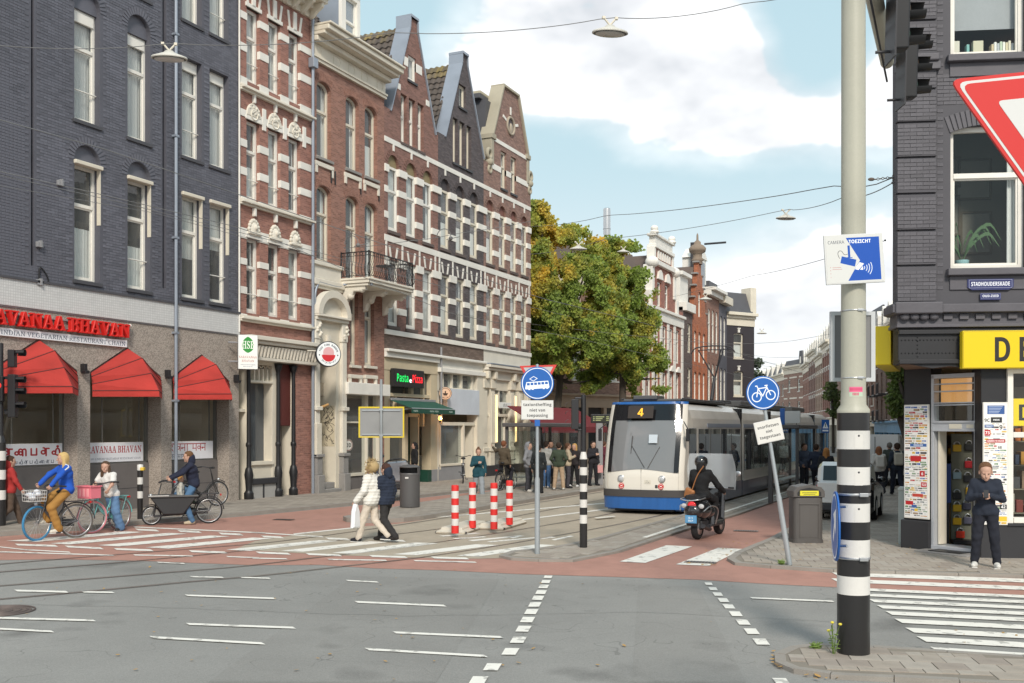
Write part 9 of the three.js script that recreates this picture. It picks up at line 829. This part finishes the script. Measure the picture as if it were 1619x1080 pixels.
Q('person in grey hooded sweater',836,778,1.2,{ top: '#85868a',bottom: '#3a3a40',shoe: '#c9c4bc',hood: 2,arm: 'pocket',H: 1.8 }); Q('person in black jacket seen from behind',852,780,2.9,{ top: '#23282a',bottom: '#1f1f22',hair: '#201814',H: 1.72 }); Q('person in pale grey shirt and blue jeans',864,772,2.6,{ top: '#a3a3a0',bottom: '#4a6a94',shoe: '#ccc',hair: '#2c2019',H: 1.8 }); Q('dark bearded person facing the street',871,771,.2,{ top: '#3a4046',bottom: '#202024',hair: '#1d1512',dark: 1,H: 1.82 });
Q('person in dark green jacket and beige trousers',884,775,3.0,{ top: '#3b4637',bottom: '#b39b81',shoe: '#d6d2ca',hair: '#35261c',H: 1.78,leg: 'wide',arm: 'pocket' }); Q('person in a beige jacket',898,772,1.7,{ top: '#b5a68e',bottom: '#45434a',hair: '#5a3d2a',H: 1.74,arm: 'one' }); Q('blond person in black dungarees',909,770,-.6,{ top: '#2a2527',bottom: '#1c1c20',shoe: '#ddd',hair: '#c29a5c',long: 1,H: 1.7,arm: 'one',leg: 'wide' }); Q('person in a blue jacket',918,765,1.2,{ top: '#4b5b76',bottom: '#23252c',hair: '#4b3425',H: 1.84 });
{ const t = person('person in a dark top holding a pink bag, beside the slim striped post',on(938,768,.12),face(.5),{ top: '#26252b',bottom: '#1e1e24',hair: '#2b1e18',H: 1.78,arm: 'one',leg: 'wide' }); const b = prop('shopping_bag','pink and white shopping bag held beside the slim striped post','bag',t,[.26,.8,.1],face(.5)); gb().box(-.12,.12,-.3,0,-.05,.05,.01).build('sack',mat([.7,.35,.34],.6),b); gb().ring(0,0,0,.07,.008,'z',14,Math.PI).build('handle',whtP,b); }
person('grey haired person in a long maroon coat by the tram',on(949,757,.12),face(2.6),{ top: '#5a2533',bottom: '#33282c',hair: '#b8b2a8',coat: .6,H: 1.7 }); person('second maroon coated person, close against the tram',on(956,752,.12),face(2.4),{ top: '#6a2a36',bottom: '#2a2428',hair: '#55382a',H: 1.66 });
person('person in black hood standing in the pizza shop doorway',on(656,766,.1),face(-1.2),{ top: '#1b1b1e',bottom: '#1c1c20',hood: 2,hair: '#2a1d16',H: 1.74 });
const C = (l,px,py,o,a = 3.0) => person(l,on(px,py,.06),face(a),{ leg: 'walk',arm: 'swing',...o });
C('person in white jacket with a white bag walking away behind the mast',1390,783,{ top: '#cfccc6',bottom: '#23222a',hair: '#8a5a3c',long: 1,pack: '#d8d4cc',H: 1.72 }); C('person in dark jacket with a pale backpack walking away on the pavement',1419,783,{ top: '#2a3340',bottom: '#272b3a',hair: '#3a281c',pack: '#b8b2a4',H: 1.84 }); C('person in a grey green coat just left of the pale backpack',1407,772,{ top: '#3d443f',bottom: '#262a33',hair: '#6e6a64',H: 1.8 }); C('person with an orange bag on the back in the pavement crowd',1403,762,{ top: '#2c2c30',bottom: '#23232a',hair: '#2c1f18',pack: '#d0591f',H: 1.75 }); C('person in a white cap and pale top far down the pavement',1381,752,{ top: '#d2cfc8',bottom: '#33343c',hair: '#cfccc4',H: 1.72 }); C('person in black far down the pavement beside the white cap',1388,750,{ top: '#1f1f24',bottom: '#1f1f24',hair: '#1d1511',H: 1.78 }); C('person in brown near the pavement edge beyond the black car',1396,768,{ top: '#a58a68',bottom: '#2f2c34',hair: '#a2683c',long: 1,H: 1.68 }); C('tall person in black beside the leafy plant at the corner',1413,758,{ top: '#25262c',bottom: '#20212a',hair: '#241914',H: 1.88 });
C('blond person in a black coat walking beyond the white car',1307,788,{ top: '#222226',bottom: '#222226',hair: '#b07a44',long: 1,H: 1.7 },2.8); C('person in a navy coat by the right tram shelter',1291,781,{ top: '#232a3c',bottom: '#20222c',hair: '#3a281d',H: 1.8 },2.6); C('person waiting inside the right tram shelter',1272,775,{ top: '#4a5468',bottom: '#2a2c34',hair: '#4a3426',leg: 'stand',arm: 'pocket',H: 1.78 },.4);
}
// red parasol canopy of the terrace under the trees
{ const b = AT(905,700,52),t = thing('maroon_awning','large maroon terrace awning under the lime tree','awning',[b.x,0,b.z],Math.PI / 2 - .1),m = mat([.16,.02,.025],.85,{ map: soft }); gb().ext([[-3.2,2.5],[4.2,2.5],[4.2,2.2],[-3.2,2.2]],0,.03).add(new THREE.BoxGeometry(7.4,.04,2.2),M4().makeRotationX(.5).setPosition(.5,3.0,-1)).build('cloth',m,t); gb().bar([-3,0,0],[-3,2.5,0],.04).bar([4,0,0],[4,2.5,0],.04).build('post',MT.dark,t); }
// weeds by the mast and by the leaning sign
{ seed = 303; const gm = mat([.16,.24,.05],.8,{ side: THREE.DoubleSide }),weed = (lb,px,py,h,n,sp,H,bloom) => { const [x,z] = G(px,py,h),t = thing('weed',lb,'plant',[x,h,z]),q = gb(),f = gb(); for (let i = 0; i < n; i++) { const a = rr(0,6.28),r = rr(.2,1) * sp,k = rr(.5,1) * H,e = [Math.cos(a) * r,k,Math.sin(a) * r]; q.tube([[e[0] * .1,0,e[2] * .1],[e[0] * .4,k * .6,e[2] * .4],e],.004,6,4); for (let j = 0; j < 3; j++) q.ball(e[0] * .5 + rr(-.02,.02),k * rr(.2,.8),e[2] * .5 + rr(-.02,.02),.016,1.6,.3,.8,6); if (bloom && i % 2) f.ball(...e,.02,1,.7,1,7); } q.build('stem',gm,t); if (bloom) f.build('blossom',mat([.7,.58,.06],.7),t); };
weed('thin yellow flowered weed growing at the foot of the striped mast',1318,1034,.05,7,.2,.36,true); weed('small green grass tuft at the foot of the leaning cycle sign',1236,893,.06,26,.09,.1,false); weed('low green tuft on the kerb corner of the traffic island',1290,1026,.05,14,.08,.08,false); }
scene.traverse((o) => { if (o.isMesh) o.castShadow = o.receiveShadow = true; });
renderer.render(scene,camera);
